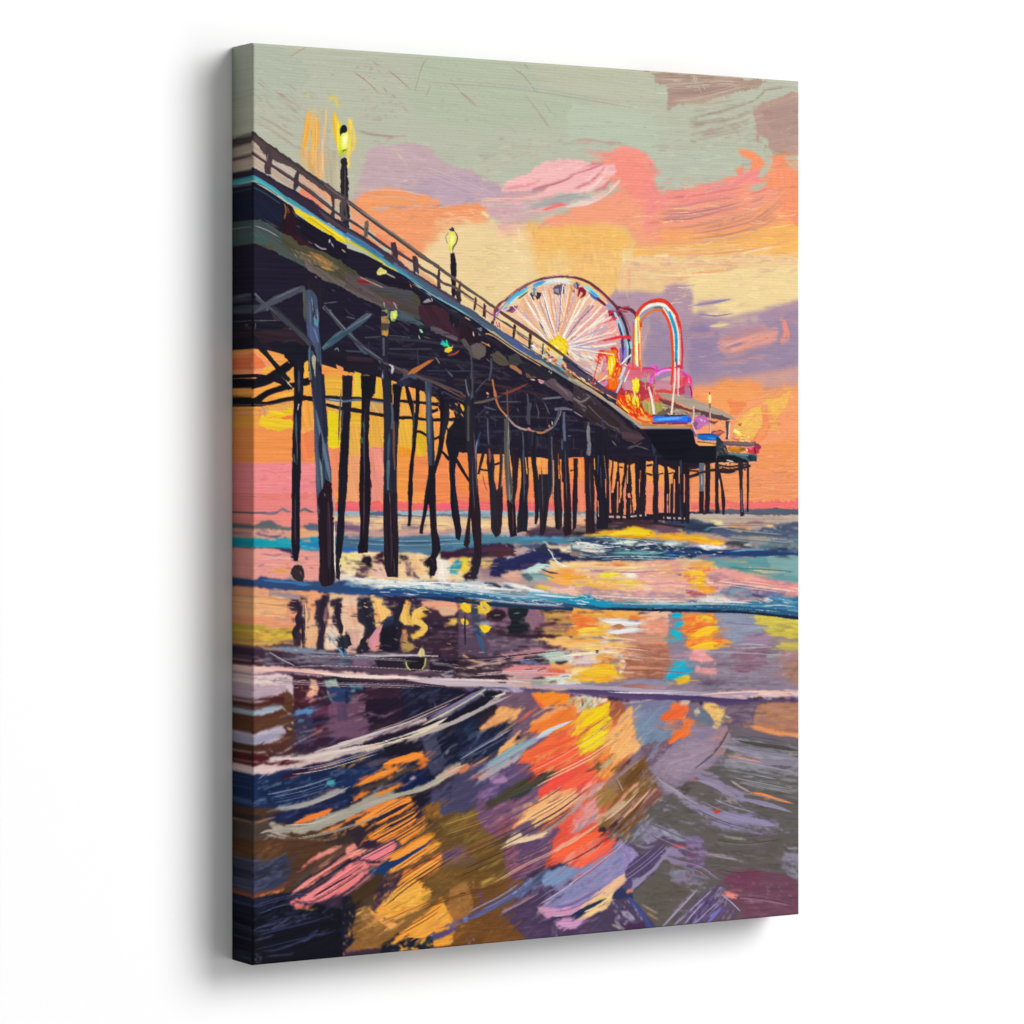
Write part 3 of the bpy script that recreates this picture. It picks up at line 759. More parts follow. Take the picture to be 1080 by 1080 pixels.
P e8b0a0 7 4 .04 5349,4883 631,69 0,55 -395,-32
H ecaca0/d08890/b0788c/f0b8a0 110 119 11 4 4940,4764 1025,142 0,92 -992,-61
S a89cb8 13t 5364,4800 282,52 319,44
S 8c7898 18:22t 5084,4913 223,-13 169,22
P 6c7890 7 2 .06 5073,4916 119,-18 179,25 120,46 -120,50 -239,-16 -118,-46
P 8490a0 7 0 .06 5147,4915 175,27 -27,57 -148,-15
P 6c6888 7 4 .06 5349,4938 242,6 183,48 -61,64 -243,-28
S 3c2c58 15t 5364,4983 169,32 169,-5
H 8898a8/5c6488/d8a0a0/b890a0 80 82 12 3 4940,4900 876,58 0,110 -876,-41
S 4c2c3c 13:18t 4708,5003 99,3 66,11
P a85860 5 3 .05 4628,4921 179,38 180,28 -60,21 -180,-27 -119,-26
P e8dccc 7 8 .05 875,4704 118,22 129,32 148,3 150,23 151,-16 202,14 101,32 153,-16 103,2 154,-16 0,79 -206,-5 -204,-5 -202,-14 -252,3 -150,-3 -198,-24 -197,-44
P 2e3e68 9 4 .06 -42,4750 56,-16 84,-31 75,18 142,12 189,29 143,-5 173,21 87,-23 174,38 195,47 196,-30 198,5 299,41 201,31 304,43 411,45 416,46 423,47 428,29 490,31 609,35 714,76 0,-56 -489,-32 -448,-3 -386,-11 -382,-28 -536,-41 -423,6 -416,-38 -411,-37 -355,-26 -449,-46 -394,-27 -340,-17 -241,-23 -191,-22 -236,-22 -188,-13 -122,-20
P 2c4a74 8 3 .06 80,4711 235,22 237,39 95,-6 144,37 116,-14 174,38 195,38 394,-7 399,61 0,26 -399,-36 -394,-18 -388,-27 -288,-32 -285,-24 -189,-21
P 5c88a8 7 4 .07 936,4772 194,30 195,30 246,-11 198,-12 200,39 150,38 355,44 411,27 311,8 158,-14 0,71 -469,-30 -411,-28 -355,-43 -350,-44 -297,-7 -245,-6 -291,-58
P 9cb0c0 7 4 .06 1657,4798 154,24 258,26 208,25 210,46 -210,5 -260,-47 -258,-36
S 2c5c9c 26:34:26t 1276,4865 295,8 298,24
S 1c2c50 17:26:17 1670,4909 449,46 355,36 411,37
S e8f0e8 14:17t 1276,4797 117,29 128,-15
S f0e8d8 26:34:26t 936,4747 194,21 146,3
P 1c1c30 7 3 .06 2086,4929 387,51 425,52 0,30 -425,-21 -387,-41
H e8e8d8/3c6c98/88a8b8/284878 120 94 11 4 945,4755 1174,44 0,122 -1174,-81
H 88b8c0/c8ccd0/305c88/5c98b0 170 123 12 7 2119,4799 1182,98 53,108 -1235,-84
P c8c4cc 7 6 .05 2106,4803 214,-16 161,35 108,24 -162,38 -214,-26
S e8e0d8 17:35:17t 2129,4826 142,12 121,29
S f0ece4 18:26:18t 2576,4810 154,30 155,30
S 283048 26:35:17t 2372,4805 102,20 102,37
P e8e4dc 5 10 .05 2850,4880 139,3 117,36 -59,31 -173,-26
P e8c048 5 5 .05 2933,4840 161,-7 116,35 -116,31 -115,-25
P e8b8a8 5 0 .05 3079,4870 228,-16 92,45 -35,52 -171,-4 -92,-34
S 4c9cb8 18:26:18t 2781,4902 207,23 208,23
P c89c98 5 4 .05 2871,4791 221,27 223,48 -112,19 -222,-48
P 1c94ac 7 2 .07 3079,4977 107,-46 161,23 140,-6 130,33 109,43 165,14 143,-6 132,33 -165,36 -275,-17 -325,-9 -215,-36
P 0c9cc0 5 0 .05 3267,4998 164,-17 94,57 -176,28 -82,-24
P 106080 5 5 .06 3183,5022 342,43 -228,4
P 3c6080 7 3 .07 3937,5055 323,-9 382,46 386,11 448,-7 489,-42 0,166 -489,-50 -448,-31 -386,-11 -382,-19
P 2c7098 7 2 .07 5237,5109 234,-44 235,-4 274,-34 0,183 -333,-29 -235,-27
P 14243c 7 4 .06 4138,5080 497,34 393,21 341,20 229,38 382,42 0,22 -497,-67 -455,-34 -670,-29
S d8dccc 18:27:18t 4023,5004 237,24 218,24
S 8cb8b0 14t 4152,5043 217,24 218,24
S e0d8d0 18:27:18t 4675,5012 187,13 166,14
P e8d8c8 5 3 .05 4859,4981 223,28 296,42 -59,22 -296,-20 -141,-26
S e8a0a0 15t 5028,5048 223,-3 203,14
S 4c88b8 18:28:18t 5476,5050 170,-23 170,14
S f0f4f4 13t 5521,5033 91,2
S 88a8b8 11t 5702,5121 91,-35 92,-16
S f0f4f4 9t 5839,5143 12,74
H a0c0c8/284c70/4c90b0/e8d8cc 150 109 12 3 4152,5007 1813,47 0,129 -1813,-86
P 3c2c3c 0 0 .03 -42,5009 2313,20 3751,239 0,3471 -6064,-518
P 5e5a5a 27 5 .04 4260,5981 1762,74 0,2129 -1870,-9 -322,-784
P 7c6c80 27 5 .04 3710,5950 1444,60 -113,552 -673,332 -441,-389
P c86448 27 -30 .05 2871,5915 861,-9 219,596 -219,709 -434,330 -267,-196 -160,-720
P 685068 26 -30 .05 2157,6060 736,-188 161,583 -54,707 -425,941 -314,-813
P 5c4648 26 -28 .05 933,6641 944,53 205,582 -408,497 -741,-228
P 6c4c2a 26 -20 .05 1663,6897 1026,238 209,725 -209,339 -1426,-73
P 50405c 27 -28 .05 2665,7574 1609,-162 0,778 -1609,7
P 22243a 17 -20 .05 -42,6427 1712,-296 601,-233 0,521 -601,314 -1712,69
P 4a3428 17 -10 .05 -54,6752 1343,123 0,349 -883,328 -460,-34
P eaa072 13 2 .03 -54,4792 222,14 440,45 148,12 0,556 -810,-28
P e89870 8 0 .03 -54,4959 523,14 0,200 -523,-16
P eeb07a 8 0 .03 -54,4859 381,28 0,181 -381,-29
P 9c8890 8 3 .06 161,4822 151,24 151,24 101,13 -30,39 -222,-26 -151,-23
H c8907c/f0b888/d88868/8890a0 60 101 8 4 -5,4818 509,45 0,287 -509,-15
P e8b890 8 60 .04 683,4852 275,25 0,209 -222,-6
P b8a040 13 3 .05 -54,5117 128,14 149,25 179,-5 10,61 -189,4 -198,-36 -79,-13
P d8b43c 13 3 .05 -54,5159 128,23 149,43 179,-23 10,68 -189,13 -277,-18
P c89c50 13 0 .05 -54,5243 373,22 179,5 -179,67 -373,-33
S 6c4c60 17:25:17t 249,5285 113,-5 123,21
S 50384c 17:34:17t 419,5290 28,27 29,-8
H d8c050/b08838/e0a048/987040 60 84 9 4 -42,5150 432,13 -18,151 -414,3
P eaa676 8 80 .05 473,4973 283,8 0,403 -283,25
P e8b084 8 80 .05 511,5058 178,5 -23,319 -133,-4
P 382a38 7 80 .06 351,4946 33,-34 66,1 45,28 22,53 -11,52 11,62 -33,42 -11,44 22,44 -22,87 -67,-2 -11,-62 -11,-61 44,-51 22,-52 11,-52 -33,-27 -55,-10 -33,-36
P 483440 7 80 .06 466,4879 57,10 19,34 -19,59 -19,67 -19,-68
S 342838 25:25:25:17 495,4981 19,127 0,126 -10,127
S 4c3848 17:17t 381,5079 19,9 0,34
S 5c4c58 10 533,4982 29,85 -39,67
S f0b898 12 495,4914 9,84 -9,67
P 342838 7 80 .06 707,4861 68,2 0,69 -23,52 11,70 -22,61 -23,86 0,166 -79,6 -12,-62 23,-69 0,-69 -23,-44 -11,-62 11,-86 -11,-53 57,-16
P 7c5460 5 80 .06 714,4987 48,1 -19,84 -19,84 -19,-34
P e8c8b0 5 80 .05 756,4854 44,9 -11,122 -22,131 -33,86 -22,147 22,18 166,6 -22,-141 -67,-72 -22,-87 22,-87
P e8c090 7 80 .05 798,4872 116,12 34,77 -58,55 -92,-21
P 342838 7 80 .06 779,4922 179,4 0,63 -11,90 -11,89 -45,43 -45,-28 -45,-64 0,-62 22,-53 -44,-20
S f0d0a8 17t 810,5024 49,-16 -29,67
S 48303c 10 820,5117 29,69 10,25
P 24242c 7 80 .06 839,5296 29,-59 48,-32 29,1 0,212 -77,-37
S 6c98b0 17:17t 734,5224 57,53 29,52
S 7088a0 10t 734,5250 57,27
H e8c098/c88878/503848/f0d0a8 60 42 10 70 485,4981 460,12 -19,390 -441,-15
P e8c0a0 9 80 .05 894,4882 171,5 42,106 22,132 42,116 -21,69 -107,67 -117,31 -32,-159
P e8b090 7 80 .05 933,4985 157,4 23,112 -113,71
P d8a898 7 80 .05 945,5198 129,4 -23,227 -118,-4
P 24202c 7 80 .06 926,5205 48,44 0,68 -38,33
P 2a2836 9 80 .06 1049,4903 185,5 11,89 22,108 22,72 -22,71 -88,15 -65,-20 22,-70 -65,-47 -22,-63
P 2a2432 7 10 .06 1020,5369 76,-54 86,-16 22,77 65,59 -87,16 -130,-24
P f0c078 9 80 .05 1195,4890 167,40 22,91 22,54 -44,44 -67,43 -45,35 -22,-91 -22,-108
P f0a868 7 80 .05 1227,5001 88,19 0,86 -59,32
P d8908c 7 30 .06 1146,5297 79,-52 80,-43 23,-35 -23,108 -23,109 -45,34 -68,-56
P 28304a 9 0 .06 1283,5129 89,-45 90,-16 23,67 -90,64 -79,17
P 1c1a26 7 80 .05 1283,5204 109,-33 88,-43 44,47 -22,108 -22,117 -88,24 -109,-22
P 2c2236 7 10 .06 1302,4893 430,10 0,75 -158,52 -105,54 -52,-30 -73,-49
H 907c88/5c4c60/342840/b89890 30 69 9 0 1315,4892 454,11 0,112 -454,-12
P eaba58 7 80 .05 1549,4950 47,20 -12,83 12,65 47,29 -24,27 -93,-3 -47,-38 23,-83
P d88c50 7 80 .05 1561,4941 30,1 -10,68 -30,-1
P ecb84c 7 -30 .05 1609,5093 33,-62 68,-16 90,2 12,46 -57,35 -45,16 45,38 23,55 -23,54 -79,34 -45,17 -34,-38 68,-34 45,-35 -11,-36 -57,-20
P 8c6450 7 80 .06 1502,5215 57,-7 12,74 -12,74 81,39 23,-54 -46,72 -92,15 -46,-75
P d88c58 7 80 .06 1512,5214 49,2 10,86 -40,16
P b09058 7 0 .07 1522,5310 95,23 36,42 -83,38 -71,-13
P 3c2838 9 2 .05 1637,5004 495,13 0,467 -474,-52 0,-107 105,-68 21,-106 0,-54
P 342434 9 2 .05 1736,5136 396,11 0,233 -396,-13
P e8a080 7 0 .05 1706,4954 375,10 21,98 -43,38 -139,-4 -32,-59 -171,-24
P d8b090 7 10 .05 1886,5011 196,26 -12,63 -173,-15
P ecc058 5 0 .05 1989,5177 30,-51 50,-7 20,35 -20,34
P d8c080 7 80 .06 1670,5443 39,-59 20,-25 20,69 20,35 -79,6
S 6c5868 10t 1789,5231 160,14 160,13
S b88c80 12t 1899,5407 120,-4 100,-14
S 705c60 9t 1749,5290 220,7
H 584050/705868/241a2c 60 104 10 1 1719,5143 400,12 0,320 -400,-13
P 34343c 7 80 .05 2099,4937 91,90 0,173 -81,-2
P 7c5870 9 0 .05 2106,4956 1261,60 0,315 -1261,-22
P 8c6478 9 60 .05 2799,5035 265,26 -12,243 -219,-7
P 5c4860 9 0 .05 2106,5017 178,4 0,364 -178,-6
P 384050 9 88 .05 2227,5020 102,2 22,226 136,230 -203,11 -23,-244
P 2c4464 7 85 .06 2280,5230 136,4 92,150 -23,138 -182,-34 -45,-158
P 4c6888 7 85 .07 2321,5291 92,3 20,157 -81,15
P ecac28 5 20 .06 2139,4973 91,3 10,61 -30,42 -60,-10 -21,-44
P ecc030 5 20 .06 2129,5146 41,-16 40,19 0,34 -50,8
P d8b440 5 60 .07 2308,4970 122,3 37,99 -61,38 -86,-22
S 788c80 26t 2362,5005 41,36 10,35
P 88a0b0 7 0 .06 2318,5174 99,-8 50,45 -124,18
P f0c81c 5 30 .06 2332,5196 60,1 51,11 0,35 -51,33 -40,-36
P 38242c 7 0 .06 2421,5081 94,-27 82,22 23,51 -59,48 -116,-13 -35,-31
P 3c2834 7 0 .06 2430,5199 157,15 13,71 -73,38 -97,-33
S 58404c 14 2433,5138 143,12
P 202a2c 7 0 .06 2634,5050 58,-18 140,4 35,40 -35,48 -12,48 -58,18 -81,-22 -47,-60
P 2c3032 7 0 .06 2626,5191 69,-27 114,3 68,51 -11,59 -80,36 -137,-14 -45,-50
S 507c80 12t 2689,5101 61,2 52,-16
S 48505c 9t 2658,5223 72,-16 72,3
P 34202c 7 0 .06 2913,5244 75,-19 63,23 13,64 -76,8 -63,-34
P 3c2430 7 0 .06 2975,5059 112,3 169,26 80,14 -80,30 -169,-15 -90,8
P c89850 9 0 .06 3027,5104 340,-1 0,105 -171,-16 -169,-15
P 4c2c34 7 0 .06 3027,5176 114,-8 174,38 -93,41 -184,-27
P b88c58 9 0 .06 3027,5228 340,-1 0,105 -340,-11
P f08040 7 0 .06 3270,5117 84,-15 0,89 -74,-11
P f08838 7 0 .06 3259,5276 95,-6 0,53 -74,-2
S e0b040 12t 3092,5086 125,-5 126,21
S d8a850 12t 3144,5193 157,-4
S c8d040 23t 3217,5310 42,2
H c88c58/e0b070/7c5050/4c3040 60 79 11 0 2967,5065 387,10 0,248 -314,-9
S 44303c 17 2175,5070 0,130 5,156
P 34222e 9 0 .06 2542,5293 341,-1 432,25 0,44 -432,8 -341,-22
H 8c6878/403044/a08090 60 87 10 0 2119,5094 766,39 0,193 -766,-24
P 584458 9 2 .06 2106,5294 467,15 474,43 320,20 0,133 -479,21 -782,-9
P 705c6c 9 2 .06 2410,5330 481,25 163,48 -163,37 -428,-36
H 907888/3c2a38/b89c98/5c4c64 90 105 11 1 2423,5312 617,37 -52,183 -565,-20
P eab870 9 2 .05 2954,5338 413,13 0,114 -112,-25 -168,-36
H f0c888/f0a858/e8a880 30 71 12 1 3040,5349 314,10 0,106 -241,-43
P 3c2230 7 0 .06 2954,5360 126,4 26,23 -127,7
S 3c2430 18:18t 2730,5409 134,4
S 4c2838 18t 3040,5428 156,5 84,12
P b08088 9 0 .05 2512,5470 212,-12 267,-31 324,31 0,60 -431,5 -372,26
P b8c8b8 7 0 .05 2954,5493 78,-27 167,-14 112,24 56,41 0,80 -224,-18 -111,-33
P d8dcd8 7 0 .05 3249,5497 105,3 0,98 -84,-12
P 2c2430 7 10 .06 2799,5501 135,-5 112,24 91,65 -11,30 -113,-14 -79,-44 -113,-14
S 20202c 18:27:18t 3238,5488 42,10 53,11
S 2c2834 18:27:18t 3144,5564 73,11 84,-14
P 5c6c90 7 5 .06 2747,5528 139,-6 116,59 -93,7 -139,-26
S 28202c 17t 2545,5516 134,5
P 54404c 8 3 .06 -42,5301 357,11 380,55 289,52 292,44 394,23 449,15 0,148 -843,-66 -581,-38 -737,-44
P 3c2838 8 4 .06 -54,5326 270,27 194,79 195,62 247,64 -539,-47 -367,-23
P 788498 8 4 .06 171,5325 234,8 197,26 149,25 149,35 -100,27 -297,-40 -245,-48
P 605868 8 3 .06 492,5395 396,13 401,53 -101,75 -400,-14 -247,-58
P 4c6478 9 3 .06 856,5441 286,10 -10,100 -234,-18
P 7c5c74 7 3 .06 972,5462 238,19 -21,64 -196,-18
P 28202c 7 0 .06 1224,5474 195,-13 363,12 -21,60 -239,32 -257,-19
S 7c7888 12t 173,5375 95,62 94,53
S 8890a0 8t 409,5467 57,-32 86,28
S b89070 12t 51,5312 122,29 142,22
H 7c7080/3c2c40/8c8ca0/342434 120 118 10 6 -5,5335 893,81 388,99 0,51 -961,-69 -320,-28
S b87868 13t 14,5444 94,4
S c0b0b4 12:17:17:12 1042,5421 185,15 245,8 297,11
S 9c8c94 10 1062,5422 214,-10 196,24
S 241c28 14 1276,5455 196,7 277,18
S b8b070 14 1541,5507 20,44 30,35
S b8b070 14 1759,5480 -10,60 -20,42
P 1e1a1e 7 0 .05 1568,5492 184,6 -11,89 -70,27 -92,-23
S c8a898 9t 1571,5602 148,-3 130,-12
S 6c6068 17:17t 1819,5508 150,5 140,-3
S 9c98a8 14t 1799,5507 50,-6 -10,34
P 241c28 9 2 .06 1806,5511 318,-9 160,45 -54,77 -266,9 -158,-25
S 8c8c98 10t 1819,5534 150,14 100,30
P e0b8b4 9 3 .05 -42,5476 122,12 235,26 285,27 288,28 193,24 195,24 245,9 149,23 299,29 150,5 152,6 203,25 205,8 206,43 -155,29 -256,-1 -203,-17 -152,-15 -150,-14 -200,-25 -198,-34 -197,-24 -196,-8 -290,-20 -193,-24 -191,-24 -189,-24 -142,3 -215,1
P c8b0b8 9 3 .05 1509,5635 253,20 358,33 363,24 209,48 -209,41 -363,-34 -358,-44 -203,-37
S f0d0c0 17:25:17 14,5520 395,22 382,57 485,35
S f4d8c0 17:17:12t 695,5587 386,40 293,19 147,-3
S 7c5c70 17:25:17 -42,5568 168,-3 142,-11 236,9 239,42
S 44303c 26:34:26:26 695,5612 241,18 291,36 294,12 248,52 350,40 253,1
S 5c4458 26:26:17 945,5528 233,51 196,25 296,11 199,-10
S c0b8c0 12t 1929,5633 90,-23 100,-22
S d0c8c8 12t 1909,5624 60,28 80,3
S 241c28 17:26:17t 2029,5593 90,-5 51,19
P d0b8bc 8 -5 .05 -54,5568 277,2 100,4 60,20 20,55 0,108 -30,7 -30,-28 -20,35 -150,3 -227,17
P e4c8c4 7 -5 .05 -54,5569 378,5 60,22 -160,53 -278,9
P b8a0ac 7 -5 .05 2,5665 325,-16 0,113 -325,23
S e8c8b8 12t 5,5678 121,-20 189,-10 57,-48
S 4c4058 13t 192,5635 47,-15
S 4c4058 10t 258,5612 95,-4
H f0dcd8/8c8494/c0a8b4 40 59 8 -8 -5,5586 358,13 0,84 -358,36
P 54302a 8 -4 .05 -54,5781 227,-17 149,-12 10,-44 40,37 40,20 0,248 -466,-21
P 5c3a26 8 0 .05 315,5725 97,39 0,232 -204,-9 107,-129
P 4a2024 7 -5 .05 -54,5772 130,5 150,-4 101,-6 -20,51 -361,15
S b09ca0 17:17:12t -5,5811 85,-5 93,-4
S 8c98a0 17:25:20:17t -5,5869 113,-3 94,-21 75,-5
S 401c1c 13 -42,5876 168,-1 123,-11
P a0acb8 7 -6 .05 -54,5885 161,-12 121,-24 61,-16 0,38 -111,43 -71,16 -161,12
S c8c0b8 12t 286,5857 48,44 56,44
S c0907c 7t 258,5956 76,-13 56,-14
P 342030 9 0 .06 400,5601 343,13 202,25 233,26 343,21 248,44 350,49 355,5 -51,77 -152,54 -152,81 -150,45 -200,51 -198,77 -295,72 -581,31 -295,-15
P 44202c 8 0 .06 397,5627 215,8 0,243 -193,-8
S b8a0b8 10 396,5668 2,109 2,85
P e8a88c 7 80 .05 569,5625 58,2 23,75 -11,64 -58,34 -70,7 46,-81
P f0c090 5 80 .05 581,5675 38,-15 0,101 -29,-1
P b8707c 7 0 .06 533,5791 86,-4 19,43 -76,13
H d8a090/70405c/a87088 30 25 8 40 485,5697 258,-49 29,204 -287,-12
P 5c3048 7 0 .06 587,5862 188,8 0,100 -188,-8
P 98b8a8 7 30 .06 721,5641 112,-6 45,71 22,40 -90,-23 -78,-23
P c8d0b0 5 30 .06 791,5667 58,2 0,51 -39,-10
P 1c1c28 7 0 .05 836,5635 180,17 0,82 -135,-5
P 2c3c64 8 5 .05 731,5718 73,-16 148,24 64,31 0,93 -212,20 -42,-58
S b0b090 14t 743,5732 29,69 38,53
P 5c88b4 7 0 .06 426,5897 167,7 -11,97 -101,15 -55,-41
P 283050 5 0 .06 457,5923 76,3 -10,34 -57,-3
S 3858a0 17t 409,5896 19,26
S b8909c 8t 438,5872 47,35
P 6c4860 8 80 .05 751,5880 61,-33 132,-4 195,8 21,82 31,92 -41,88 -216,8 -194,-27
P 54405c 7 80 .05 839,5872 106,-13 0,153 -96,-4
P b0808c 7 20 .05 952,5778 142,6 -24,41 -106,7
P 2c6c84 7 5 .07 933,5674 157,17 23,43 -113,7
S 78a8a8 17:17t 984,5751 58,-7
S 88b0b8 14t 974,5699 107,4
P 102440 7 0 .05 926,5757 39,1 0,102 -29,-1
H a0808c/38202c/60405c/241c30 100 111 10 4 965,5656 556,39 0,300 -537,19
P 1c1c30 9 -8 .05 1489,5703 381,33 260,47 53,38 -157,48 -208,82 -155,66 -164,11
H 3c4868/483850/141422 60 121 9 -25 1502,5711 617,76 -150,141 -398,87
S 707890 10t 1482,5822 20,61
S 707890 9t 1849,5880 20,70
P 24182a 9 0 .05 1146,5826 358,15 10,183 -242,53 -126,-33
S 8c6c88 12t 1139,5953 186,34 177,-53
S 988098 10t 984,5997 194,26
P 3c2434 8 -6 .06 578,5988 187,27 0,123 -187,0
P 1c1a30 7 0 .05 765,6002 -187,-29 11,53 176,18
H 7c5c78/504060/8c4c50/282c54 110 119 10 -10 581,6013 695,31 98,116 -583,99 -382,-2
P 383450 7 60 .06 388,5938 203,35 21,108 -54,104 -170,45
H 9898b0/4c4c6c/c0b0a8 30 20 9 30 400,5988 152,7 -29,209 -123,19
S 4c7890 25t 447,5981 38,11 29,1
P 6c4c64 8 80 .05 760,6013 392,18 -21,168 -351,-36
P 50302a 8 -3 .05 -54,5927 466,38 0,237 -90,75 -376,-2
P 5c3a2a 7 0 .05 2,5946 320,14 81,42 -31,57 -370,2
P b4a8b4 8 -6 .04 -54,6082 80,4 99,-32 101,-14 70,-6 40,48 -20,45 -90,41 -151,20 -129,12
P 9c98ac 7 -6 .04 2,6120 277,-44 10,38 -185,68 -102,4
S c89880 12t 108,6175 131,7 76,-30 75,-22
S c89c88 10 164,6220 38,35 66,12 66,-22 66,-39 104,-45 191,-75
S e8c890 13t 343,6044 29,27 18,-16
S d8d8b0 13t 390,5987 5,51
S c8b8a8 13t 5,6246 121,6 10,-17
P 4c1c20 7 0 .05 -54,6252 184,20 103,47 -52,18 -235,-12
P 481c20 7 0 .05 -54,6332 287,5 -103,26 -184,1
P cab4b0 8 -8 .04 95,6246 48,20 29,36 134,-11 192,1 194,-34 195,-26 147,-37 247,-59 199,-44 201,-54 81,-14 20,28 -201,53 -250,51 -198,53 -187,35 -157,45 -146,37 -145,10 -231,6 -105,-23
P cfb8b2 9 -8 .04 -42,6318 168,17 189,-24 189,18 239,-13 202,-41 233,-22 196,-16 197,-42 178,-35 170,-52 150,-63 202,-78 203,-78 153,-64 52,2 51,11 -256,103 -203,87 -152,54 -170,44 -180,70 -198,50 -197,25 -196,25 -233,30 -202,41 -191,32 -237,38 -142,1 -140,18 -75,-4
P 241c2c 7 -18 .06 933,6247 189,-27 200,-44 201,-45 203,-63 153,-38 103,-5 -52,52 -153,66 -203,45 -202,45 -201,17 -199,26
S 6c5058 12t 1472,6122 198,-43 199,-43
S e8c098 17:17:12t 1472,6216 148,-27 149,-45 100,-47
S e8c8a8 17:26:17t 1081,6265 195,-16 196,-25
P 501c24 7 -5 .06 -54,6334 178,10 199,-22 80,4 -130,36 -199,10 -128,-6
S 4c1c28 17:25:17t 239,6375 123,-19 104,-3 76,4
P d8bcb8 8 -4 .04 -54,6384 174,-19 195,19 197,1 148,-30 -148,58 -197,18 -146,20 -223,16
S f0b8a0 17:17t 173,6447 66,-14 76,-21
S f0d0a0 12t 315,6404 142,-18
S c8a8a8 12t 173,6346 142,-18
S a098b0 12t 315,6463 142,-35 190,-41
P 1c2c52 8 -12 .05 -54,6450 219,-6 144,-27 241,-4 195,-51 206,-42 187,-17 149,25 100,84 -20,88 -179,78 -237,48 -206,59 -195,58 -193,24 -411,-25
P 182648 8 -10 .05 21,6514 485,-62 394,-68 0,133 -394,155 -389,22
P 4c4040 7 -18 .06 933,6351 206,-57 32,40 -238,93
S c87848 14:17:8t 695,6424 144,-52 97,-29
S e88c3c 17:20:9t 839,6440 106,-37 136,-53 58,-14
S d87840 17:17t 945,6386 136,-44
S 9c6060 12t 315,6505 189,-41 143,-43 96,-29
H 6c8cb0/a0a8c0/3c5484/0c1a38/90a0a8 110 59 7 -16 33,6473 912,-121 0,255 -345,82 -567,18
P 2c1c38 7 -12 .06 274,6445 330,-66 152,-10 -101,50 -251,61 -120,30
P 4898a8 7 0 .06 743,6536 29,-15 29,18 29,27 -20,25 -48,-3 -28,-27
P 9c5c58 7 -25 .06 521,6690 126,-42 107,-34 21,11 -75,36 -148,41
P 0c1428 3 0 .04 743,6621 48,11 -19,16
P a09c9c 8 -22 .05 236,6740 39,-15 79,13 98,-12 148,-28 149,-55 99,-31 110,-21 0,46 -160,45 -149,55 -148,37 -118,11 -98,-6
P 1c2444 8 -12 .05 67,6813 240,-30 241,-30 195,-59 206,-51 138,-19 198,38 200,38 -200,51 -336,44 -255,73 -291,36 -240,-33
H 141c38/3c4870/606488 40 101 8 -18 126,6812 819,-137 0,101 -441,110
P ee7c34 7 -18 .05 388,6902 111,-50 152,-37 102,-32 51,3 -31,36 -122,40 -132,39 -111,11
P 4c2c38 7 -12 .05 958,6787 -268,78 -103,50 154,-9 217,-63
P a8a090 9 -18 .05 173,6882 47,-5 95,39 142,0 143,-25 143,-50 202,-48 185,-65 146,-35 196,11 99,-20 148,-52 150,-78 150,-78 100,-30 0,61 -150,70 -150,61 -149,43 -149,52 -147,34 -147,26 -146,42 -136,43 -154,50 -144,42 -190,22 -189,-20 -95,-48
P c0b4a0 5 -25 .05 1509,6713 206,-60 208,-98 209,-107 0,27 -209,116 -177,81 -186,62
P e8a090 7 -28 .05 1876,6560 144,-70 112,-33 0,39 -145,90
S 8c8080 12 504,6953 239,-44 202,-65 185,-74
S a8989c 17:25:17t 61,6967 112,-18 104,40 132,42
P 4a3226 8 -3 .05 -54,6727 282,27 71,34 -172,49 -181,-11
P 4c4038 8 -3 .05 -54,6811 123,-10 96,75 48,105 289,61 292,-24 295,-69 198,-5 100,111 -150,78 -198,30 -88,38 -157,33 -49,169 -243,112 -145,32 -411,-4
P 503626 8 -6 .05 167,7017 535,34 217,57 -168,121 -245,114 -146,146 -145,7 97,-210 -193,-100 -173,-11 0,-147
P 3c302c 8 -5 .05 683,7014 263,-58 245,43 -51,90 -255,31 -152,-10
P 2c2428 7 0 .05 -54,6797 146,20 0,31 -146,-9
S b8a8a0 13:17:8t 126,6980 94,22 142,35
S a88868 10 362,7028 190,21 191,20 106,-18
S c88c60 8t 14,6872 206,-37
S f08c48 14:17:8t 647,7004 144,-33 154,-59
S d88858 17:17t 772,6995 135,-60
H f0905c/6c4c30/c07848 30 42 8 -25 647,6945 298,-41 0,127 -202,21
H 6c4428/8c6040 26 84 8 -22 14,7056 301,-14 0,201 -301,-62
P 383c54 8 -12 .06 -54,7213 129,9 129,-9 100,-28 60,39 20,63 -10,61 -50,67 -150,59 -169,23 -59,-21
P 2c2c3c 7 -14 .06 -54,7321 179,-25 200,-43 40,31 -140,56 -279,36
H 4c506c/22222e/585c74 60 117 10 -16 -42,7203 357,7 28,161 -310,104
P 6c4038 7 -12 .06 -54,7514 129,-27 150,-25 100,-57 30,20 -70,68 -160,43 -179,24
P d88038 7 -12 .06 2,7534 122,-30 123,-21 61,4 -82,34 -153,38 -71,5
S c0542c 20 -42,7545 75,-3
S b8a060 8t 286,7477 29,-40 19,-16
P 15151f 8 -6 .05 -54,7546 220,-18 145,-24 116,9 127,78 196,66 167,47 80,50 -40,171 -59,125 19,106 -971,-12
P 1c1c2c 8 -8 .05 -54,7551 376,-46 100,35 -200,78 -276,25
H 3c4468/2c3450/0c0c14 50 185 8 -16 14,7557 414,-20 172,165 -586,148
S 4c5070 10:13:8t -5,7823 131,2 189,-27 189,-45 191,-10
S 585c80 10:13:8t 14,7799 159,-21 189,-35 190,-28 95,-1
S 5c6088 8t 14,7908 206,-34
S 484c70 10t 80,8005 140,3 142,-30 190,-52 191,-27 96,-27
S 484c6c 8t 315,7982 237,-48 220,-76
S 60648c 7t 126,8051 189,7 113,-8
H 8c90a8/a8a8b8 22 17 7 20 14,8017 75,6 0,108 -75,-6
H 5c6084 14 25 7 -20 695,7692 154,54 -19,108 -116,-34
P 34283a 7 -35 .06 359,7503 236,-156 198,-118 119,-79 180,-32 50,91 0,219 -190,162 -159,49 -149,-11 -197,-66
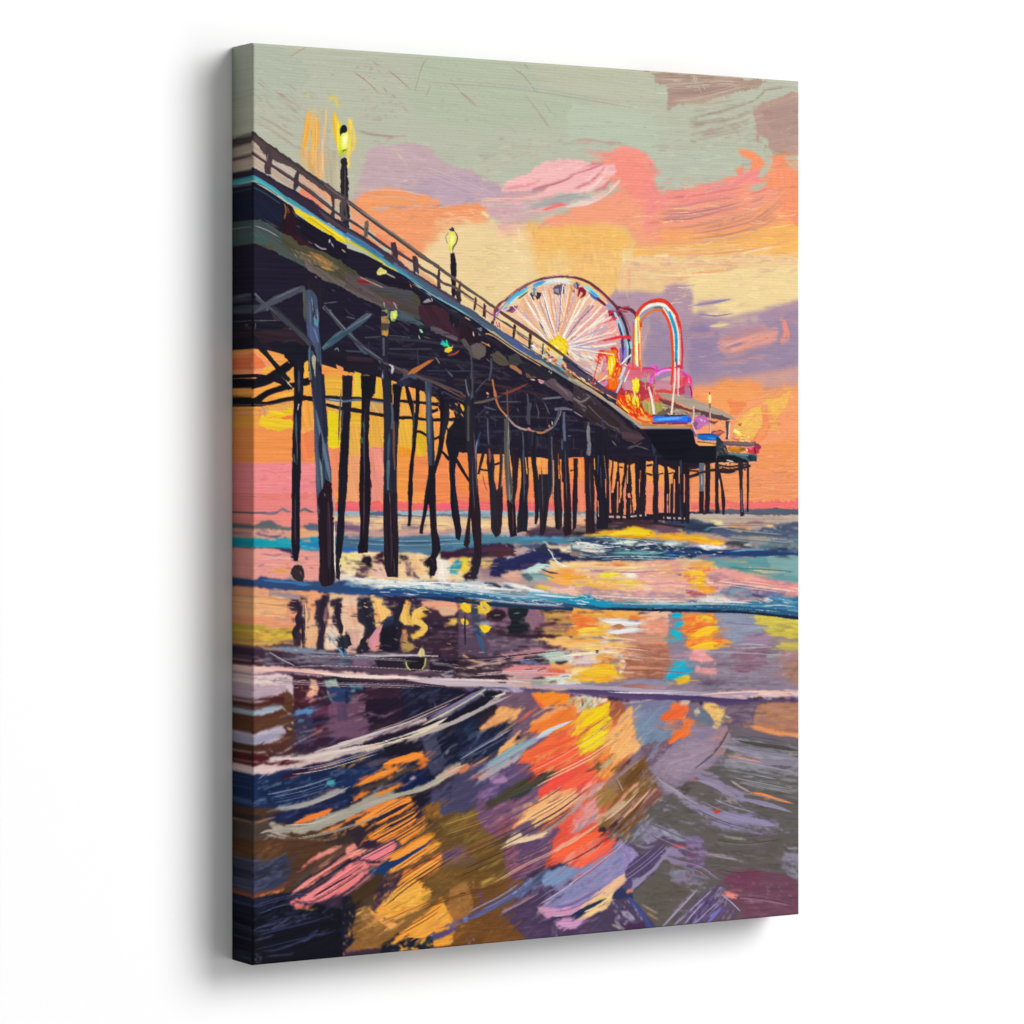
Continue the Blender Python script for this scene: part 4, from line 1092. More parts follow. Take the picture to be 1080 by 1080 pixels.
P 5c4038 7 -35 .06 587,7282 154,-79 155,-80 62,-14 -41,87 -176,96 -154,79
P e8807c 7 -35 .05 473,7304 74,-61 74,-42 32,-27 64,4 -32,36 -85,51 -85,42
P e09080 7 -35 .05 625,7185 85,-15 137,-51 53,14 -85,54 -126,22
S e8a07c 8t 600,7330 143,-75 145,-92
S d87c70 8t 628,7349 163,-90
P f08c78 7 -36 .05 378,7516 118,-53 99,-46 119,-62 130,-79 110,-54 101,-47 -40,51 -121,71 -150,87 -149,68 -118,44 -89,29
P f0a088 5 -36 .05 378,7508 224,-112 154,-71 -154,108 -183,77
P 30203a 7 -38 .06 540,7494 149,-78 150,-96 111,-64 121,-54 71,31 -152,70 -151,70 -150,78
P ee7f80 8 -35 .04 454,7579 118,-61 169,-76 149,-96 100,-64 81,-12 100,60 -20,52 -110,81 -131,79 -119,44 -120,36 -128,-10
P f09088 7 -36 .04 587,7564 206,-121 155,-80 -52,106 -206,112
P e87878 7 -20 .05 359,7589 65,-26 86,47 54,44 -108,2 -86,-26
P 20202c 5 5 .05 388,7578 116,30 127,20 -21,30 -127,-31
S c8a040 8t 428,7647 124,26 105,-1
S e87c74 12t 791,7597 154,-73 185,-106
S f08c8c 10t 936,7574 145,-92 117,-85
S b89898 7 562,7530 181,-88 202,-139
H 3c283c/f0a090/1c1830 40 76 8 -36 428,7504 702,-376 48,216 -578,273
P f09080 9 -20 .05 933,7165 84,-52 170,30 53,42 -106,31 -138,39 -63,-5
P 342434 7 -15 .06 1010,7101 118,-32 107,27 54,62 -108,32 -128,-28
P ee8088 9 -20 .04 1049,7256 124,-38 105,-58 83,-40 73,-14 21,57 -73,87 -52,52 -105,-7 -103,-34
S 202030 17:26:17t 1100,7271 127,34 127,-17
S e87c7c 20t 1130,7307 97,15 59,-5
S e8b088 14t 1003,7171 127,17 97,15
P f08c40 7 -25 .05 1205,7046 189,-7 170,-28 -85,72 -159,48 -73,-14
P f09038 7 -28 .05 1566,6964 263,-75 53,40 -211,151 -157,81 -104,-98
P 3c2a34 9 0 .05 2106,5450 158,24 159,52 160,34 160,34 -107,81 -266,0 -264,-29
H b09c98/4c3840/8c7484/241c24 80 122 10 2 2119,5475 611,92 155,111 -766,-12
S c8a080 26:26:17:12 2150,5468 90,46 132,31 184,15
S d8c0b0 12:17:12t 2119,5597 152,-21 152,-20 153,-4
P e0888c 9 0 .04 2563,5612 159,-35 160,-4 215,18 270,30 0,83 -270,-11 -215,-8 -213,-28 -106,-4
P e46c48 7 3 .05 2975,5644 167,-16 225,-2 0,76 -169,4 -168,-6
P e8a060 7 0 .05 3079,5573 288,21 0,55 -231,-19
S c8807c 18t 2679,5512 206,-28 155,-12
P 34242c 7 0 .06 2461,5647 119,5 61,46 -120,6 -60,-24
P c8a89c 9 3 .04 2614,5680 159,-23 161,35 161,36 216,18 109,43 -109,45 -270,-11 -214,-28 -160,-35
P c09498 7 0 .04 2717,5666 168,-5 169,28 -169,49 -168,-17
P 28202c 5 0 .05 2936,5706 83,-1 31,32 -83,-12
P d8dcd0 7 4 .05 3027,5706 113,-15 170,-14 57,12 0,121 -114,-25 -170,-36
P 909c8c 7 0 .05 2850,5725 143,-16 71,67 -131,17
S 50604c 18:21:18t 3071,5755 52,-7 53,11
S 38242c 17:26:17t 2515,5733 61,-10 41,14
P 5c5078 7 3 .05 2106,5753 155,17 312,23 209,8 265,22 320,12 0,55 -320,-35 -265,-11 -314,9 -207,-41
P a898b0 7 2 .05 2413,5757 272,10 110,58 -219,24 -217,-31
S c8b8c0 12:17:12t 2423,5800 153,15 154,-3
S 3c4464 12t 2372,5780 153,-2 154,32
P 1a1b27 9 -28 .05 1964,5924 155,-82 156,-56 314,30 -105,130 -157,127 -208,124 -155,126 -154,81 -153,-8 153,-213 258,-148
P 5a5478 9 -28 .05 1806,6022 156,-48 158,-66 158,-84 106,-60 42,20 -95,78 -159,85 -157,75 -157,56
S c8c0a0 12:17:12 1739,6082 180,-69 200,-87 152,-72 132,-73
P a89c98 9 -28 .05 1662,6133 152,-28 153,-65 154,-55 154,-47 156,-57 156,-56 105,-5 -42,52 -167,66 -156,65 -155,56 -154,46 -153,56 -152,55 -152,37 -151,28 0,-36 151,-46
P c8b098 5 -28 .05 1657,6154 207,-46 209,-73 211,-84 -106,70 -209,74 -209,82
S b8b8b8 12t 2311,5830 51,2 20,27
S b0b0b0 8t 2220,5922 41,10 -21,17
P 201e2a 9 -28 .05 1806,6189 207,-61 208,-89 210,-71 158,-47 -21,89 -190,81 -105,156 -156,171 -208,34 -103,-138
P 3e3e58 9 60 .05 1627,6227 192,-63 118,24 0,126 43,92 32,56 -118,47 -75,50 -75,-93 -32,-118
P 484863 7 60 .05 1706,6248 170,-29 46,141 -46,90 -113,-52
P 16182a 9 -30 .05 1886,6207 240,-80 77,22 0,182 -77,88 -142,11 -66,-95
H 2c3048/484c60/101018 36 121 10 -30 1899,6185 372,-113 -101,299 -221,32
S a0a4a0 12t 2009,6311 -20,33 -20,25
P 1b2035 9 -28 .05 933,6348 340,-18 303,-82 153,-19 11,160 92,163 -154,80 -203,24 -202,15 -151,62 -189,67
P 1c1a28 9 -28 .05 1312,6247 209,-28 210,10 21,172 -179,-66 -188,19
P 1a2c54 9 -15 .06 933,6449 196,-27 209,2 -53,71 -208,107 -144,29
H 3c4468/54546c/141c38/6c6c84 60 103 9 -22 945,6352 774,-64 -49,273 -589,138
P 524858 7 -10 .06 1117,6405 159,-40 160,-22 -54,56 -191,58
P ee8228 9 -24 .05 1323,6426 146,-49 157,-39 106,-23 10,48 -63,34 -105,23 -126,3 -84,52 -52,-31
P f09040 7 -24 .05 1440,6398 281,-75 11,41 -217,67
P e07830 7 -28 .05 1637,6425 83,-50 60,3 12,33 -84,39 -47,-3
P e07030 7 -28 .05 1670,6458 79,-31 30,10 -20,34 -69,13
P e8822c 9 -24 .05 1020,6591 103,-41 73,-33 83,-33 104,-23 63,-6 -42,54 -104,32 -104,32 -83,23 -83,15
P c8643c 7 -28 .05 1071,6537 88,-29 0,25 -78,39
P 4c3c38 9 -22 .05 1069,6617 152,-37 152,-55 102,-49 154,-28 103,5 -51,34 -154,28 -154,65 -152,64 -101,48 -71,-4
P e87830 7 -30 .05 1364,6553 49,-32 0,26 -29,24
P b88068 7 -20 .1 1443,6480 108,-29 -39,41 -60,14
S 8c7480 9:12t 1130,6685 195,-57 196,-58 198,-75
S d89858 12t 945,6437 117,-54 77,-47
P 142046 9 -22 .05 1480,6567 138,-48 106,-32 74,41 54,40 -75,52 -106,32 -159,28 -53,-40
P 1a1a34 7 -28 .05 1716,6487 73,24 73,65 -97,15
P a890a0 7 -10 .1 1581,6565 49,-24 30,28 -60,5
P 102040 9 10 .06 933,6646 135,-57 45,77 -45,53 -135,47
P a09a8a 9 -25 .05 933,6789 138,-53 150,-53 99,-30 151,44 151,-27 152,-45 123,-55 133,-65 102,-66 0,72 -102,48 -133,64 -123,47 -152,45 -151,35 -151,36 -149,35 -149,35 -89,12
P b0a494 5 -25 .05 1509,6713 206,-52 208,-88 209,-108 0,37 -209,98 -187,90 -176,44
P e8a088 5 -28 .05 1936,6537 110,-44 155,-42 22,31 -100,35 -110,44
P c88068 7 -20 .05 2119,6472 101,-21 -10,61 -91,38
P e88434 9 -24 .05 1214,6697 160,-59 140,-50 10,29 -96,44 -107,33
S c86838 12t 1062,6698 58,-22 39,11
P e87c30 7 -24 .05 1010,6715 95,-47 47,13 -71,39 -47,18
P 2e2632 9 -25 .05 933,6914 189,-77 151,-44 202,-77 203,-24 123,-28 31,55 -103,101 -102,101 -152,79 -202,58 -201,23 -139,-44
P ea7c3c 9 -26 .05 933,6883 141,-36 121,-56 122,-47 143,-55 102,-30 41,20 -82,41 -122,38 -123,47 -101,39 -121,38 -121,37
P f28a30 9 -26 .05 1030,6914 91,-40 132,-64 123,-47 143,-37 103,-4 21,56 -124,48 -143,46 -123,56 -81,13 -61,23 -71,-22
P f28830 7 -28 .05 1224,6944 146,-56 157,-65 105,-40 11,10 -84,42 -126,57 -115,58 -73,14
S 34283a 9 1237,6930 137,-60 147,-68 89,-30
S 28223a 17:26:17t 1120,6940 156,-42 176,-92
P f38c34 9 -28 .05 1146,7049 123,-46 123,-46 134,-55 134,-64 62,-24 0,54 -41,70 -104,66 -124,64 -133,28 -133,9
S 3c2c38 26:34:26t 1315,6995 157,-59 178,-93
S 402c30 14:17t 1452,7063 139,-60 138,-77
P ee9038 7 -30 .05 1459,7067 162,-83 141,-47 -22,55 -108,67 -119,67
S 5c2c28 9t 1452,6943 89,31
S f0c060 9t 1198,6945 19,27
P 1c1c28 9 -8 .05 1597,6734 156,-20 89,-14 0,87 -89,42 -45,17 -66,-42
P 3c2c38 7 -30 .05 1665,6811 97,25 -36,57 -61,36 -48,-42
P 484664 9 -15 .05 1816,6694 169,-36 213,-25 86,87 0,155 -161,18 -159,54 -85,-59 -63,-76
P 3f3f5c 9 -30 .05 1956,6626 324,-110 55,212 -163,127 -163,9
S 20223c 26t 1969,6681 60,-14 20,18
S 2c2c48 14t 1899,6754 70,-30 70,-5
H 2c2c48/5c5878 30 61 9 -10 1869,6658 402,-13 -51,206 -301,25
P 8c5c28 9 -30 .06 1697,6866 89,-53 68,-26 68,24 -23,67 -79,24 -90,14
P 7c5428 9 50 .06 1756,6886 113,-12 90,62 23,95 -91,50 -79,-33 -56,-68
P 3c3030 9 40 .06 1749,6927 100,40 -20,85 -80,-22
H e09838/8c5c2c/543428/f0b050 70 69 10 -50 1670,6922 259,-36 40,192 -299,42
P 62492a 9 -18 .07 1879,6946 185,-42 207,-14 84,67 73,120 157,54 158,54 -53,131 -52,175 -53,175 -262,25 -259,-19 -154,-231 -103,-183 -51,-135 51,-85
P 755a2e 9 -20 .07 1906,6989 213,-80 214,-16 22,86 -236,98 -160,8
P 7a602e 9 -22 .07 2158,7105 164,-82 165,103 -55,108 -165,45 -131,-37
P 6e5229 7 -20 .07 2056,7180 533,34 0,141 -374,68
B 927238/846630 121 .5 1949,7025 170,-41 202,-58
B 927438/846630 122 .5 2119,7278 202,-56 255,-45
B 6c4428/5c3c24 104 .5 2119,7122 202,-56 153,-43
B 8c6c34/a08044 139 .35 2119,7495 202,-73 306,-110
S 7c4830 17:26:17 1969,7338 201,-56 222,-90 133,-79
S 885030 17t 2119,7018 152,-16 121,-37
H 8c7038/5c4028/70542c 110 130 10 -22 1889,6970 432,-44 409,349 -154,296 -507,-36 -200,-273
P 6c503c 9 -5 .05 1806,7251 264,-1 214,80 0,94 -214,32 -233,-16
P 7c5c50 9 -5 .05 1906,7263 217,-61 131,84 -77,72 -217,4
P 6c4c68 7 -20 .05 1926,7286 103,-43 103,-24 0,61 -115,43
P 705028 9 0 .04 1706,7489 154,-106 309,21 313,67 210,60 -105,174 -314,22 -259,71 -52,-111 -102,-80
H 8c6438/5c4020 50 122 9 -10 1769,7428 807,55 -102,211 -505,-11
P f09434 9 -28 .05 1342,7275 123,-74 156,-62 136,-46 105,-12 -32,62 -104,57 -136,46 -125,46 -103,38
P f09c38 9 -28 .05 1361,7362 154,-53 156,-71 124,-56 84,-31 63,23 -115,74 -136,55 -145,54 -134,54
P 1c3464 7 -20 .06 1235,7352 81,-39 134,-45 144,-53 134,-55 94,-30 -42,52 -124,55 -134,54 -113,46 -62,49 -31,69 -71,-22 -31,-38
S d88c38 17:17:9t 1521,7291 70,-30 79,-38
P 203c68 7 0 .06 1234,7361 92,-23 80,6 -46,74 -46,46 -57,-24
P 1c4448 7 0 .06 1169,7352 68,-12 0,51 -59,-4
P f0943c 9 -28 .05 1463,7452 156,-89 156,-61 147,-36 0,64 -21,71 -126,45 -104,47 -125,46 -83,30 -82,-78
P f0a040 9 -26 .05 1385,7401 120,-51 -24,78 -60,35 -60,-14
P e87c2c 7 -26 .05 1499,7414 169,-63 192,-72 22,49 -214,79 -148,46
S 5c3c30 17:21:17t 1571,7397 148,-59 150,-50
S 8c5430 14:17t 1591,7475 128,-42 150,-68
S 9c6030 10t 1670,7524 119,-52 100,-53
P f0a23e 9 -20 .05 1346,7657 72,-85 103,-64 103,-29 104,25 0,73 73,-13 21,83 -63,59 -83,21 -155,34 -154,6 -123,-45 41,-42
P f0b040 9 -8 .04 1364,7638 155,-45 209,-4 74,25 -42,72 -136,28 -177,25 -135,-20
P f0a848 9 8 .05 1224,7731 144,30 155,-7 156,-36 83,-23 -83,71 -125,47 -83,13 -103,-8 -103,-26
H f8c860/e89038/c87830/f8b850 120 86 10 -14 1295,7694 226,-180 268,70 -119,164 -345,42
H 6c8c48/406848 8 17 15 0 1620,7572 149,-6 20,122 -119,-26
S f8d888 12t 1769,7566 40,71 -20,68
P 8a6236 9 -30 .05 1381,7877 136,-71 157,-42 105,-65 43,-51 -11,72 -63,67 -95,66 -105,46 -105,28
P 43301f 9 -30 .05 933,7584 144,-78 156,-79 105,-20 -53,113 -52,86 -73,58 -83,20 -103,19
P 3c2c34 9 -45 .06 1215,7606 85,-128 75,-66 107,-29 42,39 -64,85 -107,82 -85,84 -63,22
S 242038 17:34:26t 1237,7647 88,-96 98,-104
S 48344c 26:34:17t 1256,7691 118,-94 98,-104
P 4c3c2c 7 0 .06 1107,7636 95,-42 48,72 -72,53
H e8a058/58384c/2c2038/d08848 90 60 11 -48 1198,7687 127,-247 196,-29 -128,248 -137,92
P f0a458 9 40 .05 1117,7673 74,15 84,98 127,65 63,24 -32,34 -137,-29 -105,-63 -64,-79
S f8c070 12:17:12t 1130,7690 68,108 127,78 127,35
P 8c6034 9 -5 .04 1004,7812 122,-53 102,52 154,84 103,8 -21,61 -103,55 -51,49 -286,13 -91,1 0,-97
P a07844 7 0 .05 1030,7714 111,-39 89,131 -100,11 -78,-44
H c8904c/f0b058/74502c 80 51 11 30 1023,7699 204,-1 68,167 -214,26
H a87840/74502c 40 102 8 -3 984,7841 439,77 -98,146 -360,-12
P 1c1c28 8 -60 .06 894,7572 94,7 47,91 0,114 -47,84 -47,58 71,49 -47,66 -71,30
P b87c38 7 80 .05 955,7864 29,-32 19,53 -9,84 -39,-20
S 1c1c28 17 974,7832 20,69 0,68
H 1c1830/c89058/6c4c80 30 30 12 60 907,7708 135,-33 -19,416 -116,7
S e87c84 17t 907,8081 9,35
P f09a38 9 -28 .05 1462,7967 103,-54 103,-63 103,-64 83,-65 73,-57 31,47 42,93 42,92 -31,51 -115,27 -104,10 -124,8 -103,18 -82,29 -62,40 -30,15 10,-70
P f0a83e 7 -20 .04 1657,7905 160,-88 140,-82 65,161 -151,62 -161,24
S 8c5a34 17:21t 1829,7734 60,-22 40,-23
P f0a038 9 -8 .05 1827,8035 88,-21 111,-21 66,-14 0,68 -66,52 -111,11 -99,1
P e89840 7 0 .05 1462,8001 114,-10 57,82 -114,49 -79,-26
H f8bc58/d88830 60 86 9 -20 1571,7929 398,-185 60,178 -359,58
H d88c40 10 35 12 -60 2009,7834 60,47 -10,43 -60,-48
P 554a78 7 -18 .06 1662,7991 104,-39 73,5 31,31 105,-20 84,-31 73,-33 0,48 -94,40 -105,39 -104,20 -84,-16 -83,-7 -83,13 -41,-13
P 7c6478 7 -10 .06 1856,7930 165,-28 111,-32 0,51 -166,18 -88,13
S 8c84a8 12:17t 1571,8024 148,-6 130,-24
P 181b2c 7 -8 .06 1461,8040 84,-50 84,-12 85,44 85,-22 32,51 11,58 -64,33 -106,1 -106,-57 -84,13 -42,15
P 1c1c24 7 -40 .06 1316,8057 79,-59 90,-58 0,28 -90,68 -67,50 -45,33
P 1a1e30 7 0 .06 1283,8118 67,-56 112,-12 23,64 -90,23
S f0a838 26t 1699,8077 40,-40 30,-23
S f0a838 34:26t 1600,8095 40,20 50,4
S e8a040 17 1472,8050 40,46 -20,33
H 141c34/3c4c58/e8a040 40 34 13 10 1354,8049 465,-32 0,121 -426,-17
P 6c4428 9 -3 .05 1827,8107 194,-4 64,-53 98,-12 0,117 -377,-1
S a89c9c 10t 1999,8084 50,-5 30,2
P a06a38 9 0 .05 2018,7596 155,-62 78,97 23,138 -11,44 -90,48 -111,28 -66,-114
H c88c50/a88458/6c4424 50 52 10 50 2049,7551 222,-2 0,217 -202,29
P 704826 9 -3 .04 2108,7899 157,-43 210,-39 105,54 106,99 107,100 64,60 -277,6 -263,6 -261,6 0,-136
P 6c4828 9 0 .04 2227,7612 245,-56 301,3 22,66 -162,53 -214,104 -139,54 -32,-112
P 684458 7 60 .05 2291,7638 61,-14 40,90 -60,31
H 94642c/5c3c20 70 139 7 -3 2069,7881 712,99 0,131 -712,13
S b88c40 12:17:12t 2321,7622 133,-43 173,-57
S b89448 12t 2321,7570 102,-28 102,-19
S a87858 12t 2119,7955 71,-21
H 8c5c68/4c4080/b08090 14 26 12 60 2170,8045 101,8 0,78 -101,-8
P 544c78 9 -24 .05 2106,7891 104,-37 104,-37 135,-52 74,-40 105,-46 105,-47 138,-63 127,-63 86,-40 42,67 -128,82 -159,61 -159,61 -157,51 -136,53 -125,35 -83,12 -73,30
P 6c84c8 7 -18 .06 2150,7879 60,-22 -10,34 -40,15
P 505c78 7 -28 .05 2461,7761 213,-94 216,-95 162,-81 33,57 -195,97 -216,95 -160,52
H 88a0b8/3c3c5c/7078a8 50 79 11 -35 2576,7728 309,-171 124,0 -228,160
P 4a3a56 9 -3 .04 2615,7853 105,-83 158,-42 212,-58 214,-12 269,65 218,62 -55,180 -217,121 -161,33 -268,6 -265,6 -73,-87 -84,-79 -105,-89
H 5c4868/3c3048/745880 80 159 8 -3 2679,7840 938,-18 -105,258 -669,36
S 8c7498 17:26:17t 2556,7849 51,-14 30,-15
S b08898 11:12:9t 2576,7841 154,-58 155,-68 124,-70
H a87c8c/8c5c48 30 44 9 -25 2525,7829 360,-131 20,36 -278,103
P 46425e 9 -20 .05 2059,6559 216,-43 109,78 22,138 -76,113 -217,51 -107,-52
P 4c4468 9 -28 .05 2308,6613 158,-55 213,-125 106,-13 107,133 162,36 -162,128 -213,61 -213,52 -105,-34 -32,-110
P 5f4a6c 9 -28 .05 2512,6535 256,-98 78,144 -112,115 -167,-37
P 7a5068 9 -28 .05 2318,6854 252,-3 318,-54 214,-61 129,80 -75,105 -161,82 -160,63 -159,62 -158,54 -105,-70 -74,-122
P 6c4c6c 9 60 .05 2310,6718 118,52 59,185 -59,160 -83,-96 -47,-166
P 8c4c58 9 -28 .05 2570,6999 225,-52 -57,91 -112,87 -145,28
P 7c6090 7 -20 .06 2329,6726 91,-34 116,-14 23,41 -81,45 -92,15 -57,16
P a47ca4 7 -5 .07 2440,6601 70,-38 70,25 71,24 -24,40 -105,15 -70,-14
S 8878a0 18:12t 2617,6629 82,-30 72,-40
H 6c587c/9c7c9c/4c3c5c 60 70 9 -25 2342,6727 234,-30 -102,186 -122,-24
P 464032 7 -28 .06 2400,6833 115,-66 138,-66 149,-65 138,-38 161,-38 130,-11 -108,68 -150,47 -139,66 -160,64 -127,47 -105,31
P 30343c 7 -28 .06 2665,6794 173,-101 173,-64 196,-64 66,3 -153,67 -174,83 -152,84 -129,48
P 5c3034 7 -28 .05 2850,6627 204,-61 -36,49 -144,54
S a88078 11t 2484,7006 143,-61 154,-61 124,-46
S e0a878 14:18:9t 2730,6916 134,-45 145,-80 187,-77
H 9c6078/5c3c58/b07c88/4c4468 110 123 10 -27 2342,6858 750,-88 -207,278 -411,123
P 1c2238 9 -30 .05 2106,6057 318,-12 267,11 21,74 -128,175 -160,127 -181,45 -105,30 -32,-91
P 28304c 7 -30 .06 2177,6286 247,-81 217,-55 -55,110 -270,126
P 34405c 7 -20 .06 2157,6150 121,-25 36,73 -97,35
H 3c4868/0f1220/5c6c88/202840 90 122 10 -32 2119,6082 560,8 -154,299 -355,77
P 6f5668 9 0 .05 2565,5832 325,14 109,77 55,75 -164,29 -163,66 163,80 22,64 -76,42 -109,40 -32,-137 -76,-139 -107,-95
P 6a5468 9 60 .05 2717,6101 198,9 35,153 -152,68 -81,-41
H 8c6878/5c4458 50 88 9 -10 2627,5869 361,15 -103,347 -155,36
P e8a464 9 -35 .05 2318,6150 97,-98 109,-80 54,-25 87,31 109,5 -33,83 -76,44 -141,12 -109,32 -75,16
H b85c58/f0b878/c07868 30 61 10 -35 2352,6145 204,-183 184,43 -164,115
P 30202c 9 -30 .05 2308,6079 113,-71 114,-53 34,-18 -68,93 -114,72
P f0b070 7 -35 .05 2501,6385 68,-71 91,-71 80,-43 34,-17 -45,82 -23,55 -91,33 -80,53
S e8a868 10:14:9t 2392,6286 133,-63 154,-89 82,-49
S e0a070 12:17:12t 2230,6495 142,-62 143,-62
S e88858 12t 2352,6432 71,-22
P 1c1c24 7 60 .05 2709,6266 41,-33 21,28 -31,51 -31,-11
P c87850 7 -20 .05 2119,6481 71,-31 40,37 -60,49 -51,14
S a8a0a0 9t 2119,6455 71,-57 121,-46
P 88aab0 9 -30 .04 2432,6449 117,-59 129,-58 129,-49 109,-41 65,12 -87,61 -130,68 -107,59 -108,49 -85,33 -64,6
P b0a4a8 9 -28 .04 2318,6593 97,-60 109,-32 108,-51 109,-41 33,21 -109,60 -141,58 -141,67 -54,6
S 88a0bc 17:21:12t 2291,6551 132,-46 133,-62
S e09880 17:17:9t 2321,6596 133,-63 102,-56
S 343c70 17:26:17t 2271,6524 81,-40 81,-30
S c86850 17t 2240,6583 71,4 41,-16
P c8d0d0 9 -28 .04 2959,6246 131,-69 133,-52 88,-15 67,13 -111,52 -122,42 -110,42 -98,43 -66,6
P a890b0 7 -28 .05 2871,6278 141,-73 94,-16 -94,75 -117,54
P a8b0b4 7 -24 .05 3079,6551 93,-40 93,5 71,4 -71,40 -128,16
P f48a2c 9 -8 .05 2892,5847 199,-2 223,19 11,99 -33,39 -145,-17 -145,-16 -66,-61
P e8603c 7 -60 .05 2892,5854 74,74 88,55 -63,-3 -62,-53
P 6a5468 9 -30 .05 2926,6011 166,-42 223,0 -23,77 -200,49 -155,32 -66,-22
P f09c5c 9 -25 .05 3036,6032 165,-40 166,-12 0,143 -166,12 -165,30 -143,13 -22,-49
P ee7c34 9 -25 .05 3069,6089 154,-68 144,-32 0,180 -166,39 -165,12 -165,-8 0,-66
S e86848 12:18:9t 2761,6085 124,-65 103,-48
S f0a878 18:18:9t 2988,5989 156,-2 157,-2
P c0a070 5 0 .05 3280,5922 74,-23 0,80 -63,-3
P e85c3c 9 -20 .05 2747,6473 128,-111 161,-84 161,-47 162,-74 109,5 109,234 33,185 -251,79 -162,-55 -161,-36 -97,32 -64,-94
P ee6a3c 9 -28 .05 2768,6406 162,-85 273,-80 164,-40 0,141 -274,80 -271,33
P e8563c 9 -20 .05 2871,6449 271,-34 218,-37 165,104 -55,94 -274,-34 -271,24
S f0a860 12:18:9t 3040,6370 156,-54 158,-63
S c8785c 11:14:9t 2988,6412 156,-54 157,-63
H f08c4c/d84c3c/f0a868/e07848 130 106 11 -28 2802,6446 604,-279 158,318 -263,93 -365,-19
P e84c40 9 -20 .05 2976,6702 162,-85 164,-47 131,7 143,36 55,97 -165,57 -164,47 -110,12 -162,10 -76,-61
P e85844 9 -25 .05 3340,6423 172,-20 92,80 70,145 -104,61 -150,-8 -80,-42
P f0a870 9 -28 .05 2665,7077 107,-85 107,-102 108,-67 107,-58 131,-57 141,-28 33,130 -33,90 -109,58 -108,57 -141,46 -75,23 -75,-50 -86,13 -75,50
P eec078 7 -28 .05 2717,7045 141,-113 132,-58 132,-49 88,5 -110,88 -165,84 -142,48
P f0c478 7 -25 .05 2871,7014 167,-28 224,-82 -56,92 -168,48 -100,41
S 8c5058 14:18:9t 2833,7010 134,-71 146,-71 146,-45
S b87860 12t 3040,6811 136,-63 125,-46
H f0b888/e89068/f8c890 90 79 10 -30 2781,7015 259,-187 314,-106 0,177 -366,155
P a8787c 9 -28 .05 2975,7146 162,-63 164,-100 164,-82 165,-65 22,94 -154,101 -143,84 -163,81 -163,45
P a8a098 7 -30 .05 2871,7176 164,-54 166,-73 132,-95 45,-43 0,37 -122,104 -166,92 -153,64
S 5c5c64 14:18:9t 3009,7108 167,-60 146,-115
P ea5640 9 -28 .05 3099,7127 148,-94 114,-68 80,-33 -23,93 -114,86 -114,68 -91,13
P 6c486c 9 -28 .05 2820,7243 222,-101 112,-50 56,42 -112,89 -167,46
P eacaa0 7 -20 .06 2563,7244 65,-55 64,-34 65,23 109,-12 109,-13 110,-13 -33,37 -142,30 -131,21 -108,13 -87,24
P e8c8a0 9 -10 .05 2614,7181 83,-45 71,-16 47,64 -83,45 -83,5
H e8d0b0/f0b890 20 35 16 -20 2597,7240 443,-95 31,55 -392,45
P 5e4668 9 -24 .05 2583,7262 194,-42 216,-13 163,-45 33,94 -65,87 -44,71 -87,58 -162,52 -108,47 -86,-60 -32,-111 -22,-74
P 7c4c60 9 60 .05 2583,7268 160,-26 0,184 -86,114 -61,-124
P 7c3c58 7 -30 .06 2723,7447 117,-50 58,23 -93,62 -140,68
H 7c5c78/4c3850/a87c88/8c4c60 90 123 10 -28 2607,7284 537,-70 -104,257 -310,93
P e45440 9 -28 .05 3167,7168 130,-65 218,-78 164,175 144,46 -33,99 -111,85 -109,56 -143,46 -43,15 -55,-22 -32,-121 54,-42 -141,64 -130,27 -53,15 53,-106
P f25c44 9 -28 .04 3079,7391 109,-86 165,-55 166,-65 133,46 -78,99 -166,83 -110,21 -110,11
P f45a40 9 -28 .04 3340,7470 145,-103 135,-66 169,-54 34,49 -113,105 -147,84 -145,55 -67,-14
P f0a080 7 -28 .05 3131,7316 114,-51 115,-51 81,-34 -23,57 -138,60 -115,41
P f0b890 7 -28 .05 3340,7223 113,-70 171,-84 92,-14 -92,71 -136,68 -114,69
S 7c3c4c 12:18:12 3301,7445 158,-61 180,-86 148,-88
H f08060/e04838/f09878/f0a890 110 106 11 -30 3113,7388 293,-158 371,15 -213,218 -263,26
P 34304c 7 0 .06 3134,7451 62,-22 53,30 -32,24 -62,-4
P 34304c 5 0 .06 3238,7458 42,-15 21,28 -42,6
P 8484ac 9 -28 .04 3028,7649 160,-79 161,-53 162,-43 163,-53 141,-82 77,-59 110,71 77,51 44,77 -88,58 -88,21 -110,103 -109,83 -163,79 -216,57 -161,24 -128,-73 -85,-96
P 9084b0 9 -28 .04 3131,7865 216,-76 273,-101 275,-167 77,52 -132,103 -220,105 -273,100
P 7c90b4 9 -30 .05 3063,7512 135,-38 113,8 56,70 -79,52 -113,30 -112,49 -68,-80
P 8890b8 9 -30 .04 3340,7604 166,-99 223,-124 157,-110 22,48 -157,138 -190,116 -221,77
S b83c54 18:27:18t 3354,7634 158,-86 190,-112 160,-96
S c84850 12:18:9t 3176,7560 104,-55 74,-57
S c87078 11t 3217,7686 137,-78 105,-82
H 9c8cb4/7c7cb0/a894b8/6c6ca4 140 89 10 -30 3092,7783 262,-158 530,-275 139,99 -299,292 -423,128
H 2c2848/8c3c58 10 22 11 30 3406,7540 318,22 -107,260 -263,-20
P 9080b0 9 50 .06 3870,7314 156,39 96,102 12,67 -84,-24 24,77 -85,-43 -36,54 -47,-98
H a898c0/8478a8 50 54 13 50 3884,7305 247,151 -65,112 -150,-64
P 4a3a58 9 -28 .06 2871,7675 226,-32 113,56 -170,83 -79,70 -90,-83
H 3c3050/8c7ca0/7078a0 60 71 11 -28 2885,7636 469,-99 -53,217 -313,66
P c88cac 9 5 .05 2933,7819 96,7 161,30 161,-6 163,-34 218,-123 131,-83 66,-24 22,58 -110,85 -131,83 -196,78 -163,52 -161,-12 -129,18 -64,-60
